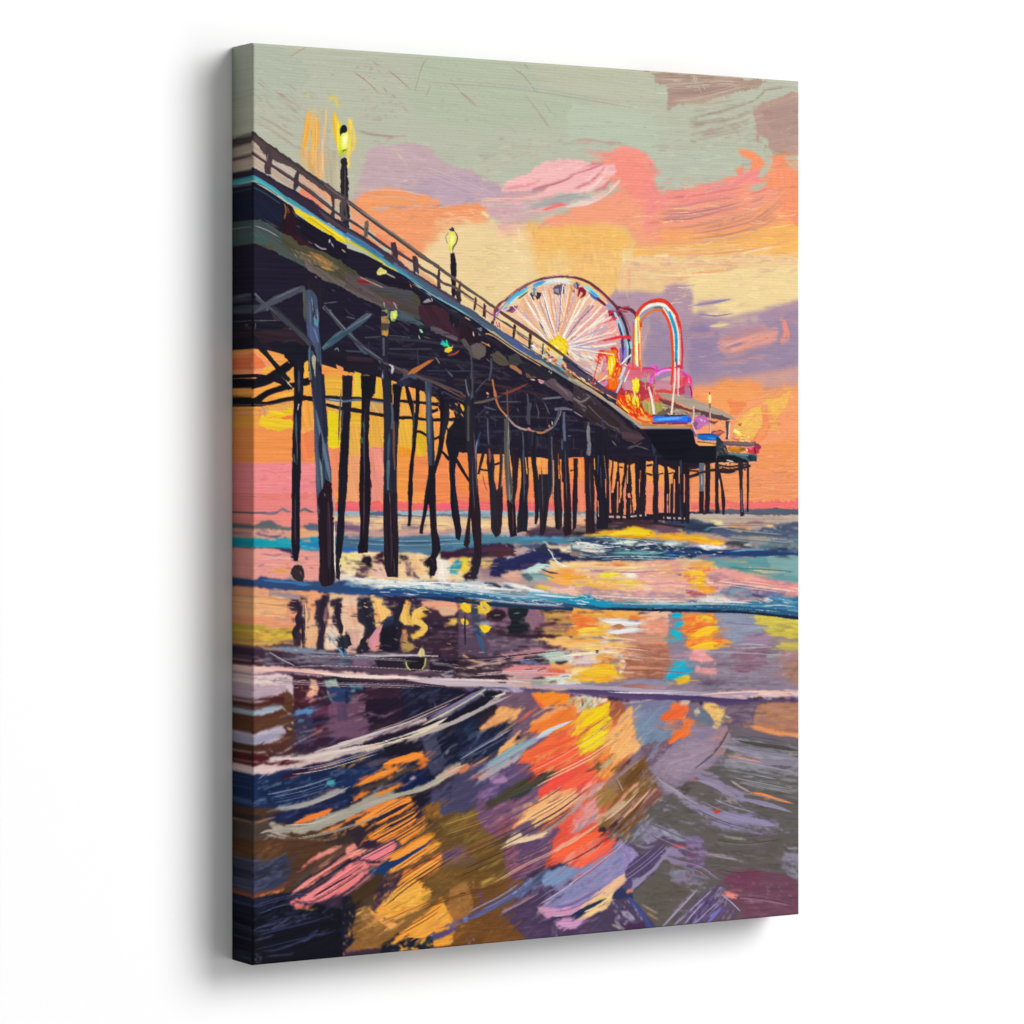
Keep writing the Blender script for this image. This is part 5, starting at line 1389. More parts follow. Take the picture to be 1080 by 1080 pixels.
P d898b8 7 0 .05 3027,7841 169,13 114,8 57,48 -171,30 -136,-32
P e8b890 7 -32 .06 3505,7815 166,-98 166,-80 112,-67 45,-15 -22,91 -135,83 -55,33 33,57 -89,86 -166,52 -143,35 -77,12 55,-51 165,-60 -165,-13
P f0c888 7 -30 .06 3594,7797 137,-37 69,5 12,67 -81,61 -137,37 -149,56 80,-70 160,-55 69,-33 -115,-8
P 202c4c 7 -28 .06 3110,7940 131,-18 109,17 111,-58 143,-47 133,-29 -44,54 -155,47 -133,57 -109,20 -132,-10
P c890b8 7 0 .06 3131,7957 171,-7 114,29 46,24 -69,56 -91,13 -92,-27 -68,-46
S a890b8 14:9t 3354,8033 158,-33 169,-40
H c890b0/e0b0a0/8c6c98 50 53 12 -20 3040,7885 472,18 318,-199 54,-86 -583,402
S c098b0 18:26:9t 2947,7817 62,48 62,67
H a88cb0 18 26 11 -50 3113,8005 136,37 -32,86 -104,-8
P 524468 9 60 .05 3923,7579 57,-90 171,-82 229,-60 57,32 -80,89 -92,87 -114,86 -92,59 -113,20
P 524468 9 -40 .05 3876,7706 84,-42 72,-44 48,71 -84,91 -84,52 -96,-36
P 2f3558 9 -40 .06 3795,7762 84,-54 109,48 49,54 -73,25 -85,14 -84,-6
P 4c4058 9 40 .05 3772,7826 166,-7 168,31 56,146 112,131 -224,20 -334,-7 -165,-4 55,-136 110,-103
P 4c3050 9 0 .05 3870,8060 292,-9 58,68 -292,20
P 40487c 9 50 .05 3945,7793 70,24 82,82 59,70 47,79 71,72 -82,12 -59,-108 -95,-101 -70,-81
S 34407c 27:36:27t 3991,7831 75,69 43,66
P 8c84a4 7 40 .06 3870,7931 88,6 75,60 25,44 -75,-5 -76,-49
H 9c94b4/3c3048/7c7498/c8a8a8 60 45 13 50 3777,7851 289,4 65,202 -301,30
S b0a090 18t 3777,8056 53,22 54,31
S 88809c 27:18t 3809,8014 64,68 64,41
P d08868 7 -25 .06 3926,7755 54,-23 43,-6 -11,35 -53,14
P e8d8c0 9 -30 .05 3361,5901 205,-1 171,36 -137,63 -148,63 -80,-23
P c8c8b0 7 60 .06 3371,5911 146,-5 61,44 -122,76 -85,-3
S 50504c 27:18t 3448,5920 11,45 -11,35
H f0f0e0/707060/c8b878/e89040 50 53 12 -40 3375,5909 349,32 -212,115 -127,-5
P f09040 9 -30 .05 3354,5979 52,37 -21,70 -31,17
P ecc81c 9 -28 .05 3395,6120 90,-69 135,-50 159,-48 11,93 11,92 -68,108 -90,69 -113,68 -45,53 -67,-59 -45,-57 67,-51 -90,-41
P f0dc20 7 -30 .05 3414,6346 149,-59 173,-69 23,59 -116,81 -161,78
P ecb830 7 -35 .05 3371,6119 164,-70 117,5 -82,123 -152,60
S e87838 18:27:9t 3354,6315 136,-56 149,-37
S e88440 12:18:9t 3427,6194 148,-99 149,-65
S e05840 12:18:9t 3385,6281 127,-83
P 8090a0 7 -10 .06 3575,6246 42,-25 43,11 -21,26
H e8a030/f0e040/e87040/f0b848 110 80 12 -38 3375,6165 402,-168 -11,275 -307,137
P a05848 9 70 .05 3765,5952 139,26 26,59 -76,94 -51,17 -51,-60
P f0ae68 9 -45 .05 3816,6190 61,-93 86,-64 49,-17 25,59 -25,95 -98,54 -98,14
P f0b060 9 -38 .05 3713,6267 114,-87 171,-57 69,96 -11,64 -58,16 81,32 23,57 -23,54 -115,32 -80,51 -80,52 -68,-59 -23,-66 -56,-49
P eead68 7 -30 .05 3731,6252 156,-93 96,-37 -12,81 -144,54
P f0b47c 7 -38 .05 3870,6317 184,-12 37,63 -111,36 -110,15
S 8c6878 13:16:9t 3724,6333 128,-74 139,-92
S a87868 11t 3852,6410 107,-66
S f8d0a8 13t 3884,6457 139,-38 86,-14
S b8706c 18:27:18t 3969,6470 43,-7 32,-7
H e8a058/f8c880/e89858 110 72 10 -38 3745,6316 246,-185 86,246 -247,166
P e88838 9 -50 .05 3636,6394 123,-14 -25,99 -73,37 -74,-24 -36,-52
P e87c38 9 -30 .05 3519,6495 151,-30 117,25 36,116 -71,72 -70,35 -128,-93
P 6c5c54 7 0 .07 3543,6502 64,-15 42,29 -32,34 -53,-12
P 4c3c38 7 0 .07 3617,6541 43,2 -11,35 -53,7 -32,-11
P c8b888 7 -35 .05 3646,6568 76,-48 101,-48 -13,52 -88,48
S 7c7878 12t 3787,6523 43,-60
H f0a040/d07038/c85c38/f0b060 80 62 12 -50 3533,6439 244,-32 0,267 -213,-29
P c8907c 9 -30 .05 3554,6749 174,-68 116,7 -58,93 -151,68 -116,41
P 8c6c8c 7 -20 .06 3617,6755 85,-14 22,37 -85,13
P e89890 9 -35 .05 3340,7005 115,-104 151,-66 46,96 -81,107 -150,83 -81,51
P e8584c 7 -30 .05 3350,7028 116,-112 38,22 -102,123
P a89cb0 7 -30 .06 3340,7145 152,-80 118,-52 -35,57 -153,89
S e84c40 14:18:9t 3354,6846 136,-54 127,-55
S 8c94a8 12:18:9t 3354,6917 136,-63 149,-63
P d8a08c 7 -32 .05 3340,6907 173,-107 139,-69 -23,57 -139,69
H e86050/f0a890/d08c98/a894a8/f07860 130 98 12 -35 3354,6740 370,-51 -107,377 -263,117
P e85840 9 -35 .05 3392,7169 142,-90 118,27 0,99 -142,31
P 7a552e 9 -30 .05 3803,6690 78,-87 145,-84 135,-30 90,97 45,131 -23,91 -112,67 -135,84 -145,101 -111,85 -100,21 -66,-50 55,-87 111,-103 77,-87 0,-73
P 74502e 7 -30 .05 3881,6682 105,-89 141,-87 82,118 -105,89 -118,69 -116,12
P a07840 9 -40 .05 3606,6825 117,-107 94,-14 59,79 -59,92 -94,70 -94,23 -47,-69
P 6c4c3c 7 -35 .05 3763,6605 123,-66 86,-5 -86,77 -86,37
P 8c7074 7 -35 .05 3797,6658 138,-86 175,-94 35,20 -152,96 -150,95 -46,44 46,77 -23,17 -46,-96
S a0887c 14 3852,6678 32,91 32,20
S b89c60 13t 4001,6615 43,-34 44,-42
P e0a07c 9 -40 .04 3717,6997 112,-96 90,-78 113,-69 91,-69 -45,72 -114,87 -135,103 -112,68 -135,57 45,-62
P c8a888 9 -40 .04 3626,7082 112,-86 112,-49 113,-68 91,-70 91,-69 -69,89 -113,78 -135,85 -112,58 -68,70 -44,-3
P e8b08c 9 -42 .04 3827,7113 103,-87 137,-104 115,-105 92,-70 -69,108 -103,106 -115,87 -103,77 -46,7
P 7c5048 9 -45 .05 4146,6853 142,-87 95,72 -95,99 -142,49 -94,52 35,-112
P 704c2c 7 -42 .05 3956,7114 117,-88 93,-52 -23,94 -117,88 -152,85 -58,-22
S 50343c 18:27:18t 3724,7170 106,-82 107,-83
P 302c34 7 0 .07 3617,7146 85,-13 22,73 -85,12
P 4c4440 7 0 .07 3777,7138 75,-31 -22,106 -53,-4
S d8a890 11t 4131,7124 108,-110 130,-128
H a88c90/5c4440/c89c88/8c5c54 100 90 10 -44 3724,7046 536,-274 65,130 -334,276 -214,13
H a8989c/5c4450 30 45 12 60 4109,6620 151,8 22,163 -130,-7
P 7c84a0 9 -10 .04 4009,6010 136,-41 229,-18 173,7 -104,80 -12,83 -80,62 115,61 -69,109 -138,50 -114,-15 -79,-32 -12,-112 -45,-113
P 7488a0 9 0 .03 4053,6163 416,-1 12,116 -105,91 -173,40 -127,-73 -35,-97
P 7a7894 7 -10 .04 3977,5985 284,-29 253,0 -81,79 -286,39
S d8c8b0 18:9t 4217,6042 -11,27
S 5c6078 9t 4174,6085 86,-50
H 8894a8/6c7894 60 126 7 -3 4066,6018 390,-11 0,298 -358,28
P e8683c 9 -40 .05 4322,6141 95,-65 119,-54 96,-15 24,79 -84,95 -119,15 -95,-5
P ec7038 9 -50 .05 4434,6033 66,-42 54,11 -33,62 -65,-3
P c8b0a0 7 0 .05 4565,5985 110,-5 -22,45 -88,5
P e87438 9 -45 .05 4387,6399 83,-92 96,-92 83,-45 84,23 -24,96 -60,36 -119,33 -107,53
S 7c8090 18t 4543,6300 66,-42 66,-42
S a05848 18t 4456,6278 87,-50 66,-33
H f08040/e06048/f0a060 50 72 12 -50 4369,6166 306,-122 22,227 -263,114
P 6c5464 9 -30 .06 4095,6400 164,-30 117,-14 94,43 -94,82 -117,62 -71,54 -46,-99
H a09cb0/5c4050/8c7888 60 63 9 -25 4131,6379 292,-13 -108,157 -120,48
P f0c070 9 -50 .05 4782,6090 71,-74 84,13 96,33 97,-5 24,10 -60,85 -61,94 -60,55 -36,-31 -12,-97 -72,-61
H f8d890/e0a058 30 45 12 -50 4807,6076 310,-4 -133,194 -67,-94
P 687080 9 -20 .05 4704,6103 100,-35 100,64 50,81 -88,56 -124,-36
P c8b8a0 7 -30 .05 4719,6091 44,-44 22,65 -44,25
P 6c5868 9 -5 .04 5107,6057 380,-33 60,100 -119,112 -238,19 -119,23 -35,-79
H 8c7c88/5c4864 60 146 9 -3 5028,6068 448,-18 -56,209 -336,-7
P 8c7c8c 9 0 .04 3354,5102 2611,137 0,767 -2611,-107
P eaa850 9 0 .05 3340,5067 381,21 442,33 111,35 -222,36 -331,-10 -381,-31
P e87838 7 2 .05 3340,5120 235,26 35,79 -94,65 -176,23
P f0ba38 9 0 .05 3451,5252 280,-32 113,44 -56,79 -281,-9 -167,15
P d8d4d4 9 0 .03 3625,5164 202,5 169,35 147,14 -68,58 91,3 -113,56 -170,-5 -191,-16 78,-47 -100,-43
P b88060 7 0 .05 3763,5247 88,-31 100,37 -50,32 -100,-15
P e8b898 9 0 .04 4084,5143 175,-24 211,15 0,250 -211,-6 -175,-44
P e89c80 7 0 .04 4138,5208 296,-21 36,160 -214,13
H f0b8a0/c88470/e8987c/b87c68 90 108 10 3 4066,5148 390,11 0,289 -304,-10
P f07c38 7 0 .05 3980,5164 86,2 -22,45 -64,-11
S 5c4c5c 18:18:9t 4066,5148 54,-16 54,11
S f0d830 21:18t 3692,5361 85,2 107,4
P c89078 9 0 .05 3870,5333 281,-11 319,50 -34,99 -285,11 -281,-29
P e8c07c 9 0 .05 3340,5359 387,23 224,48 -56,79 -223,-28 -332,-31
P ecd0a8 9 0 .05 3551,5490 170,-47 229,18 22,65 -137,17 -228,-29
P d8c0c0 9 0 .05 3340,5474 226,28 171,47 -114,58 -283,-11
P a56a58 9 0 .04 3925,5451 336,-17 339,30 23,175 -136,34 -113,15 -449,-36 -45,-78
P a4674f 9 0 .03 3923,5548 457,16 57,65 -115,39 -376,-25
P a0644e 9 0 .03 3870,5656 284,-20 229,39 -23,101 -320,-2 -170,-37
S e88c60 13:18t 4152,5438 217,-11 152,32
S e8a880 13:18:9t 3937,5637 215,16 271,28
H c89080/8c5848/e0a488/a06858 160 135 9 0 3884,5429 725,42 -186,301 -539,-39
P eeb828 9 0 .04 3519,5636 92,-46 175,6 58,81 -23,58 -210,31 -92,-42
P ecac34 9 0 .05 3340,5687 166,6 223,30 179,7 -45,42 -246,12 -277,-32
P e8d0a0 9 0 .05 3340,5618 182,-4 24,77 -206,3
P e0a048 7 0 .05 3604,5523 180,-16 60,57 -120,28 -120,-26
P f0dcc0 7 -40 .06 3830,5570 86,-15 21,55 -43,70 -42,34 21,-89
S 7c4c58 27:18t 3724,5549 85,30 75,11
S 201c20 23t 3612,5483 27,1
S 7c5c60 14:18t 3480,5345 84,12 64,11
S a06868 18:18:9t 3354,5518 73,12 42,-17
S 4c3c50 9t 3512,5071 105,29 107,30
S 703838 9t 3385,5103 127,12 84,-6
H f8d870/e88c38/f0b850/e8c8a0/e06c40 200 116 11 0 3354,5111 583,70 0,563 -583,4
H e8e4e4/b87868/f0c8a8 60 107 10 1 3639,5199 513,15 -108,310 -427,-15
P 8c8090 9 0 .04 4420,5151 178,-23 25,515 -178,-7
P 2ca8c0 7 0 .05 4456,5159 109,-1 11,32 -44,17 -76,-12
P 20b0cc 7 -12 .05 4489,5260 54,-26 66,2 0,36 -66,7 -43,-1
P 18b0c8 7 0 .05 4453,5306 78,-8 27,43 -14,43 79,13 -52,9 -118,-15
P 18b8a8 7 0 .05 4620,5417 44,-16 11,36 -44,-1
P 28a8c0 7 -10 .05 4442,5668 52,-53 103,-8 26,68 -104,18 -77,-3
P 14a8cc 7 -18 .05 4366,5776 83,-59 95,-38 96,-7 60,23 -12,52 -96,7 -95,27 -96,7
S 308858 22:27:18t 4336,5795 87,4 77,-7
S 7c8878 18t 4369,5382 87,-6 76,-7
P 8888a0 9 0 .04 3784,5803 145,-37 224,-13 225,30 114,37 -114,39 -225,-41 -224,12
P b0705c 7 0 .05 3838,5796 146,6 227,9 172,29 -114,40 -228,-20
H 9890a8/7c6478 40 126 9 1 3777,5747 701,27 164,87 -705,-19
P f0903c 9 -5 .05 4596,5155 207,6 140,4 34,68 59,68 -59,94 175,44 36,20 -152,14 -93,35 -255,1 -69,-21 11,-104 -57,-68
P f0b828 7 -12 .05 4639,5347 142,-37 143,-37 108,4 -24,50 -108,48 -155,26 -106,7
P f0c038 7 -5 .05 4744,5179 185,-5 25,66 -148,28 -124,-4
P f0c030 7 -5 .05 4661,5497 142,-38 179,-38 72,24 -36,64 -215,4
P e87038 7 -5 .05 4595,5269 195,-36 86,24 -122,69 -159,26
P f07c40 7 0 .05 4573,5146 193,27 -39,75 -128,-15
P e89848 7 5 .05 5014,5406 132,16 53,36 -106,8
H f0d040/e86838/f0a038/d85838 110 100 13 -9 4609,5182 397,11 78,276 -431,22
H 8c9094 20 73 9 -30 4917,5191 134,94 66,112 -111,-4
P 8c90a8 9 0 .03 4958,5166 235,-12 259,26 36,69 59,99 -118,64 -236,50 -153,-82 -47,-97
P 8c94a8 7 0 .03 5036,5186 338,9 60,153 -302,21
P 8c6878 9 0 .04 5170,5500 410,13 24,158 -182,43 -216,41 -36,-148
P a08098 7 0 .05 5293,5400 244,-35 123,46 -86,82 -281,-9
S 7c5064 18:18:9t 5364,5395 112,-5 68,-7
S 7c4c60 18:18t 5229,5711 78,30 113,32
S 8c3c60 18:22:9t 5207,5738 100,-6 79,12
P 8c6474 7 0 .04 5192,5612 389,3 0,106 -341,-1
H a0a0b0/7c6478/9c90a0/705868 170 164 9 0 4697,5510 892,-25 113,372 -895,11
H 9ca4b4/8488a0 60 146 8 0 5028,5194 448,58 0,230 -336,-12
P d0bc50 9 3 .04 5439,5188 203,15 181,35 157,24 0,189 -218,-37 -144,-14 -60,-61 -95,-42
P c8b448 7 3 .04 5518,5309 462,14 0,109 -341,-32
P c0b058 7 3 .05 5718,5465 262,-3 0,91 -163,-6 -186,-29
P a08c78 7 0 .05 5631,5418 349,22 0,35 -287,-9
S 9c8c58 15:18:13t 5454,5288 192,24 285,18
H d8c858/a89848 60 129 9 3 5476,5206 489,70 0,148 -353,-48
P a88080 9 0 .05 5688,5574 292,-29 0,187 -166,92 -63,-149
P a07868 9 -60 .05 5745,5669 235,-41 0,295 -105,-34 -91,-101
H c0948c/8c8c88/a07060 70 74 10 -20 5612,5560 353,-25 0,332 -263,-56
P 90a098 6 0 .06 5601,5579 173,-40 -67,66 -133,7
P e89c98 9 3 .06 4639,5563 84,-39 85,-18 61,44 85,34 -24,41 -98,7 -109,-14 -60,-13
P e8a0a0 7 0 .05 4683,5509 169,-17 13,34 -143,18
P e89c98 9 3 .06 4715,5689 62,-30 86,25 123,-7 12,87 -74,8 -123,-37 -61,-3
H e8a8a0/a88890 30 36 13 0 4675,5528 298,10 0,218 -221,-8
P e0b030 7 -15 .06 4496,5774 89,-28 102,-18 13,43 -64,51 -102,7
S 503c38 14t 4697,5800 11,37
P 84788c 9 3 .04 4650,5718 207,57 292,41 117,74 -176,43 -348,-34
P 6c5870 7 3 .05 4737,5777 301,34 60,48 -241,-10
S 4c4058 11t 4807,5822 110,32 134,23
S 44384c 13t 5051,5868 33,-35
H 9c8c9c/7c7070/6c5c74 70 146 9 3 4642,5744 722,54 112,124 -724,-29
P d0b0b0 9 2 .05 4628,5911 225,20 226,-13 229,-2 288,12 384,15 0,45 -210,14 -290,-12 -230,13 -228,-20 -226,-21 -168,-18
P e8b8a8 7 0 .05 5237,5927 351,3 392,27 0,35 -509,-10
S d8d0c8 18:22:13t 4369,5905 163,6 165,25
S d87080 14t 4391,5914 87,4
P a89cac 9 2 .05 3340,5775 269,31 327,54 330,24 390,36 0,31 -390,-26 -439,-38 -487,-61
P 5a4468 9 2 .05 3354,5828 263,19 267,38 376,42 382,16 220,27 222,27 392,17 489,11 0,46 -263,-20 -338,-15 -224,18 -167,-25 -166,-43 -165,-16 -273,-2 -325,-5 -214,-27 -318,-48 -158,-7
S a8a0c8 13:18:9t 3745,5879 192,8 194,8
S c8b8c0 11t 3884,5983 214,-9 217,-27
P 54406c 7 3 .05 4628,5943 233,42 271,33 -36,52 -235,-64 -198,-29
H d8ccd4/5c4870/9080a4/c89ca8 130 145 10 2 3354,5793 1343,134 1268,33 0,74 -1323,-55 -1288,-107
S d0ccd0 18t 3354,5757 105,22 137,14
P d8dcd0 7 3 .05 3354,5731 73,11 0,45 -73,-12
P 7c7c84 5 0 .05 3414,5766 157,-5 60,36 -145,5
P a87458 9 3 .05 5464,6070 179,-21 337,14 0,331 -217,-49 -239,-50 -119,-44 24,-114
P b07c60 7 3 .04 5518,6073 462,-1 0,174 -378,-98
P b8805c 7 -50 .05 5420,6213 90,-88 34,-44 -45,89 -45,81
H c89068/8c6858/a07888 70 129 9 4 5476,6078 489,21 0,277 -489,-115
P 6c6068 9 3 .04 5125,6237 348,46 294,64 213,40 0,90 -272,-33 -293,-64 -290,-34
P e0905c 7 3 .06 5237,6233 234,31 235,64 274,33 0,42 -274,-33 -235,-64
P 5e5a58 9 4 .04 5069,6326 406,84 505,81 0,773 -505,-31 -406,-211
P 8a8494 9 4 .05 5092,6354 266,34 292,56 330,37 0,43 -389,-41 -349,-59
P 605c5c 7 4 .04 5237,6397 292,45 451,53 0,93 -274,-55 -294,-45
P 8c8498 9 6 .05 5092,6400 208,49 233,61 234,51 213,41 0,70 -213,-11 -234,-42 -175,-59 -232,-90
S 8c7494 18:27t 5117,6427 134,34 90,32
S c8907c 15:22:27:18t 5095,6526 156,36 169,45 169,27
P 85808c 9 4 .05 5081,6554 219,41 233,43 447,53 0,92 -330,-48 -292,-46 -277,-55
P 666462 9 6 .05 5103,6628 254,52 351,77 272,34 0,177 -331,-78 -292,-84 -231,-109
H 9894a0/545050/7c7c80/a8989c 220 202 9 6 5095,6362 870,116 0,518 -601,-126 -247,-169
P 8e7c90 9 -40 .03 4192,6610 112,-87 146,-103 112,-69 136,-50 57,-53 113,-23 138,53 91,-42 35,95 -35,139 -80,90 -114,68 -114,60 -148,57 -56,71 -90,-23 -135,-82 -112,-52
P 9a8698 9 -2 .025 4355,6573 171,-132 172,-105 289,-14 11,142 -127,116 -173,104 -172,57 -114,-72
P 8a7c94 7 0 .03 4661,6207 268,53 25,104 -245,-12
H a894a4/84748c 90 145 7 -2 4260,6565 437,-249 276,41 -166,300 -275,103
P a08088 9 -60 .05 4985,6259 120,-14 27,88 -54,142 -80,73 -40,-79
S b07c70 15:18:9t 5028,6305 23,119 -45,89
S 5c4c60 11:18:9t 5140,6255 -89,123 -111,122 -111,77 -132,74
S b06c60 13:18:9t 4653,6758 132,-66 132,-65
S 6c5c70 11:14 4217,6626 65,75 87,59 131,61
P 8c8098 9 35 .05 4246,6673 116,83 140,65 152,85 35,79 -117,-64 -152,-85 -151,-95
P 988c9c 7 35 .05 4355,6733 180,108 121,85 0,39 -157,-87 -144,-86
S 6c6078 9t 4369,6580 -33,52 -43,52
S 6c6078 9t 4315,6523 -55,51 -21,35
P 8c8098 9 20 .05 4682,6700 139,-50 150,65 117,103 117,45 117,65 -59,36 -140,-47 -117,-65 -150,-85
P 9488a0 9 12 .05 4718,6735 142,48 179,71 59,33 -119,24 -155,-90 -142,-58
P 605a57 9 3 .035 4248,6966 113,-69 112,-31 91,43 136,83 114,64 172,48 23,144 -137,38 -229,-33 -226,-71 -113,-72 -112,-73
P 605a56 9 10 .035 4225,7072 134,-104 283,92 286,83 115,149 -230,100 -228,-81 -226,-109
P 625b58 9 8 .035 4639,6768 165,-10 239,91 0,79 -60,56 -179,-50 -165,-48
P 524a48 7 -30 .05 4518,6824 132,-75 39,84 -79,57
P 8c849c 9 25 .05 4573,6890 171,67 149,66 104,64 150,48 175,69 -116,12 -232,-53 -196,-89 -182,-106
P 8a84a0 9 8 .05 5181,6906 233,53 236,74 237,84 36,32 -214,-33 -236,-74 -257,-64
P 8880a0 9 6 .05 4981,7068 266,26 234,44 236,65 0,72 -236,-25 -257,-56 -209,-54
P 8880a0 7 10 .05 4925,7146 265,56 291,79 293,59 -59,36 -351,-82 -289,-59 -150,-49
S a08c8c 13:18:9t 5073,6890 89,60 89,60
S a89c9c 13t 5051,6879 89,106 22,38
S a89c9c 13t 5051,6907 -45,70
S e88c50 13:18:24:9t 5364,6897 169,37 169,56 183,47
S a89098 18:18:9t 5140,6766 134,80 101,61
P c0483c 7 0 .06 4951,7056 55,-15 22,28 -33,26 -33,-11
S c84848 18t 5953,7124 12,10
H a098b0/5c5454/7c7488/4c4844 200 109 10 14 4260,6925 768,-92 448,162 397,161 -114,224 -952,-106 -438,-118
P 605a58 9 3 .03 5293,6912 687,155 0,271 -215,-43 -59,-100 -237,-81 -118,-103
H 6c6660/4c4844 60 147 7 2 5364,6989 601,127 0,231 -601,8
P 8c88a0 9 30 .05 4101,7096 162,30 116,46 58,63 -81,15 -151,-10 -150,-9 -46,46
P 8c8ca0 9 30 .05 4356,7166 292,116 118,67 -118,32 -199,-92 -116,-46
P 8c84a0 9 0 .05 4117,7223 205,13 61,65 -121,55 -121,-49
H a8a0b4/58505c/7c7488 110 81 11 28 4066,7093 303,45 383,178 -110,56 -382,-42 -194,-85
P 584860 9 20 .05 3923,7305 222,44 224,-93 169,70 169,49 114,135 -170,-11 -226,-132 -168,18 -201,-3
S 9088a0 14:18:9t 4023,7314 129,45 130,-10
P 3c7ca0 5 60 .06 3745,7225 53,-14 -11,52 -31,-19
H e08058/4c7ca0/6c7050/c8a070 40 45 12 -40 3681,7203 310,2 -54,86 -213,-32
P 8c7c9c 9 40 .05 4387,7367 88,-5 88,58 38,55 -75,15 -101,-38
P 8c7c9c 9 25 .05 4355,7436 142,51 119,49 95,27 -95,15 -143,-31 -118,-49
S c84c50 27:18t 4445,7351 87,14 165,47
P 8c80a0 7 -42 .05 4010,7695 137,-55 115,-86 92,-97 70,-80 46,-6 -69,99 -81,88 -115,76 -115,67 -92,49
P 8c84a4 7 -20 .06 3998,7648 91,-4 77,-5 -52,38 -103,56
P 5e5852 9 3 .03 4009,7788 112,-93 134,-83 113,-121 135,46 148,65 114,73 34,96 -114,85 -114,112 -113,102 -90,58 -113,-27 -112,-128 -112,-101
P 5e5850 7 0 .03 4246,7683 351,-23 59,148 -176,130 -176,-13
H 686358/4c463c 70 144 7 3 4098,7723 599,-48 -165,349 -326,-24
P 7c7488 9 10 .07 4442,7586 204,14 120,80 -36,69 -169,-12 -95,-48
H a09cb0/8c4c68/4c4858 40 45 12 20 4456,7568 351,24 0,181 -307,-22
S c08868 13t 4174,7970 86,52 55,31
S b09080 13t 4109,7885 130,72 65,32
S 8c8098 18:27:18 4358,8119 120,-99 131,-125 143,-108
P 5c5458 9 -50 .05 4464,8069 142,-132 155,-85 60,101 -119,135 -179,43
S 9c90b0 18:27:18 4500,8112 109,-82 143,-107 55,-50
P 605957 9 3 .03 4793,7312 455,1 521,13 211,52 0,153 -211,130 -290,27 -345,-5 -171,64 -113,-27 -79,-175
H 6b6662/4c463e/78716e 120 146 7 4 4807,7319 1124,72 -115,269 -954,26
P 7c6c94 9 20 .06 4628,7301 126,-20 89,63 -51,63 26,98 25,69 -127,20 -88,-35
P 6c4c60 9 0 .07 4628,7390 126,9 89,75 -25,78 -127,31 -63,-44
H a080a8/6c78a0/684a64/5c4c78 80 63 11 30 4609,7307 253,43 0,218 -220,12
H 8c84a0/5c5848 60 54 11 20 4609,7623 253,36 55,149 -275,-1
S a8a098 18:24:18t 4940,7482 144,28 145,37
S 9c9488 13:13t 5051,7308 144,27 202,40
S 8c8478 11t 5285,7505 79,6 112,34
P 6c4656 9 3 .03 5058,7694 127,-48 174,-7 232,35 176,41 154,68 59,71 0,286 -330,4 -291,15 -82,-44 -92,-129 -115,-103
P 703e54 7 3 .03 5081,7670 410,-12 0,172 -386,-58
H 84586c/5c3c4c/7c4860 120 165 7 2 5117,7677 848,151 0,277 -601,10
H a08094 26 55 9 16 5095,7675 778,128 0,231 -678,-96
P 64505a 9 -50 .05 4857,7817 174,-82 93,102 81,148 117,151 -291,16 -403,-13 0,-103 114,-86
P 544464 9 -50 .06 4628,8101 119,-106 156,-132 84,54 -120,135 -84,99
H 9c94c0/5c4c88/7c709c/3c3050 150 91 11 -48 4565,8090 297,-313 222,16 111,282 -388,70
S 7070c0 27:18t 4895,8116 78,-67 78,-76
S 8c80b0 13t 4807,8118 133,-108 111,-83
P e8887c 7 15 .05 5069,7829 67,17 108,42 -27,32 -94,-18
S 9c6c78 13t 5240,7895 101,26 79,33
P 8c8498 9 12 .05 5756,7562 52,-49 172,32 0,126 -106,-28 -118,-50
S a0989c 18:28:13t 5771,7427 68,41 126,18
P 80788c 7 30 .05 5784,7622 91,67 105,79 0,51 -144,-92 -91,-67
P 8c9c9c 7 40 .05 5885,7693 80,24 0,55
H a094ac/5c5460/8c8494 40 65 11 18 5759,7472 206,41 0,296 -172,-122
M 0 600 138 10 1 743,4184 2558,32 0,177 -2558,-31
M 0 900 120 9 3 -5,4350 3306,52 0,654 -3306,-88
M 0 1400 136 10 2 3301,4216 2664,33 0,897 -2664,-90
M 0 1500 153 9 0 2885,5080 3080,140 0,786 -3080,-170
M 0 900 86 9 1 -5,4851 3411,208 0,842 -3411,-332
M 0 1100 152 8 -12 -5,5761 1477,18 0,1028 -1477,164
M 0 1300 174 9 -29 1276,5856 2448,147 -212,1190 -2236,-141
M 0 1300 173 9 -27 -5,6971 3729,235 0,935 -3409,-142
M 0 900 179 9 -38 3301,5985 1286,55 -327,1200 -959,293
M 0 1300 183 9 8 4369,6031 1596,68 0,1988 -1596,-120
Z 0 9 -5,4175 5970,74 0,3884 -5970,-9
M 0 900 138 8 -24 -5,5970 4374,196 -645,1975 -3729,-168
M 0 700 140 7 1 -5,4175 5970,74 0,1803 -5970,-249
S 2c4670 34:50:42:34 -5,4751 178,21 236,30 286,15 250,6
S 3a6c9c 17:25:17t 80,4736 235,22 285,32
S 28487c 43:60:60:51 945,4840 331,25 394,19 399,35
S 2f6288 26:43:43:35t 1276,4831 394,27 299,24 302,42 408,54
S 4f8fae 18:35:35:18t 2170,4870 304,42 307,34 311,25 209,15
S 3a7898 18:35:26:18t 2271,4942 408,45 361,36 261,16
S 1c3450 21:26:35:35:26 1670,4918 449,55 457,46 412,38 366,18
S 2a5878 36:45:54:45:36 3196,5027 528,50 536,14 547,6 557,33 601,62
S 1b8cb0 18:44:62:44:18t 3144,4964 210,41 158,4 212,32 320,17
S 2c7ca0 18:36:27:18t 3724,5050 428,11 435,30 441,12
S 3f7c9c 28:46:28:18t 5028,5084 448,-6 340,18 149,32
S 16283c 18:27:27:27:27 3724,5085 536,24 547,24 557,33 601,73
S ece8dc 14:26:17:9t 965,4739 165,21 195,13 196,4
S f2eee4 12:17:12t 1276,4814 117,-6 119,20
S e8e4e0 9:17:12t 1571,4804 248,6 200,30
S c4d0d8 17:35:26:17t 1769,4826 250,23 252,23 305,34
S e8dcd4 17:35:17:9t 2119,4817 202,22 255,32 205,14
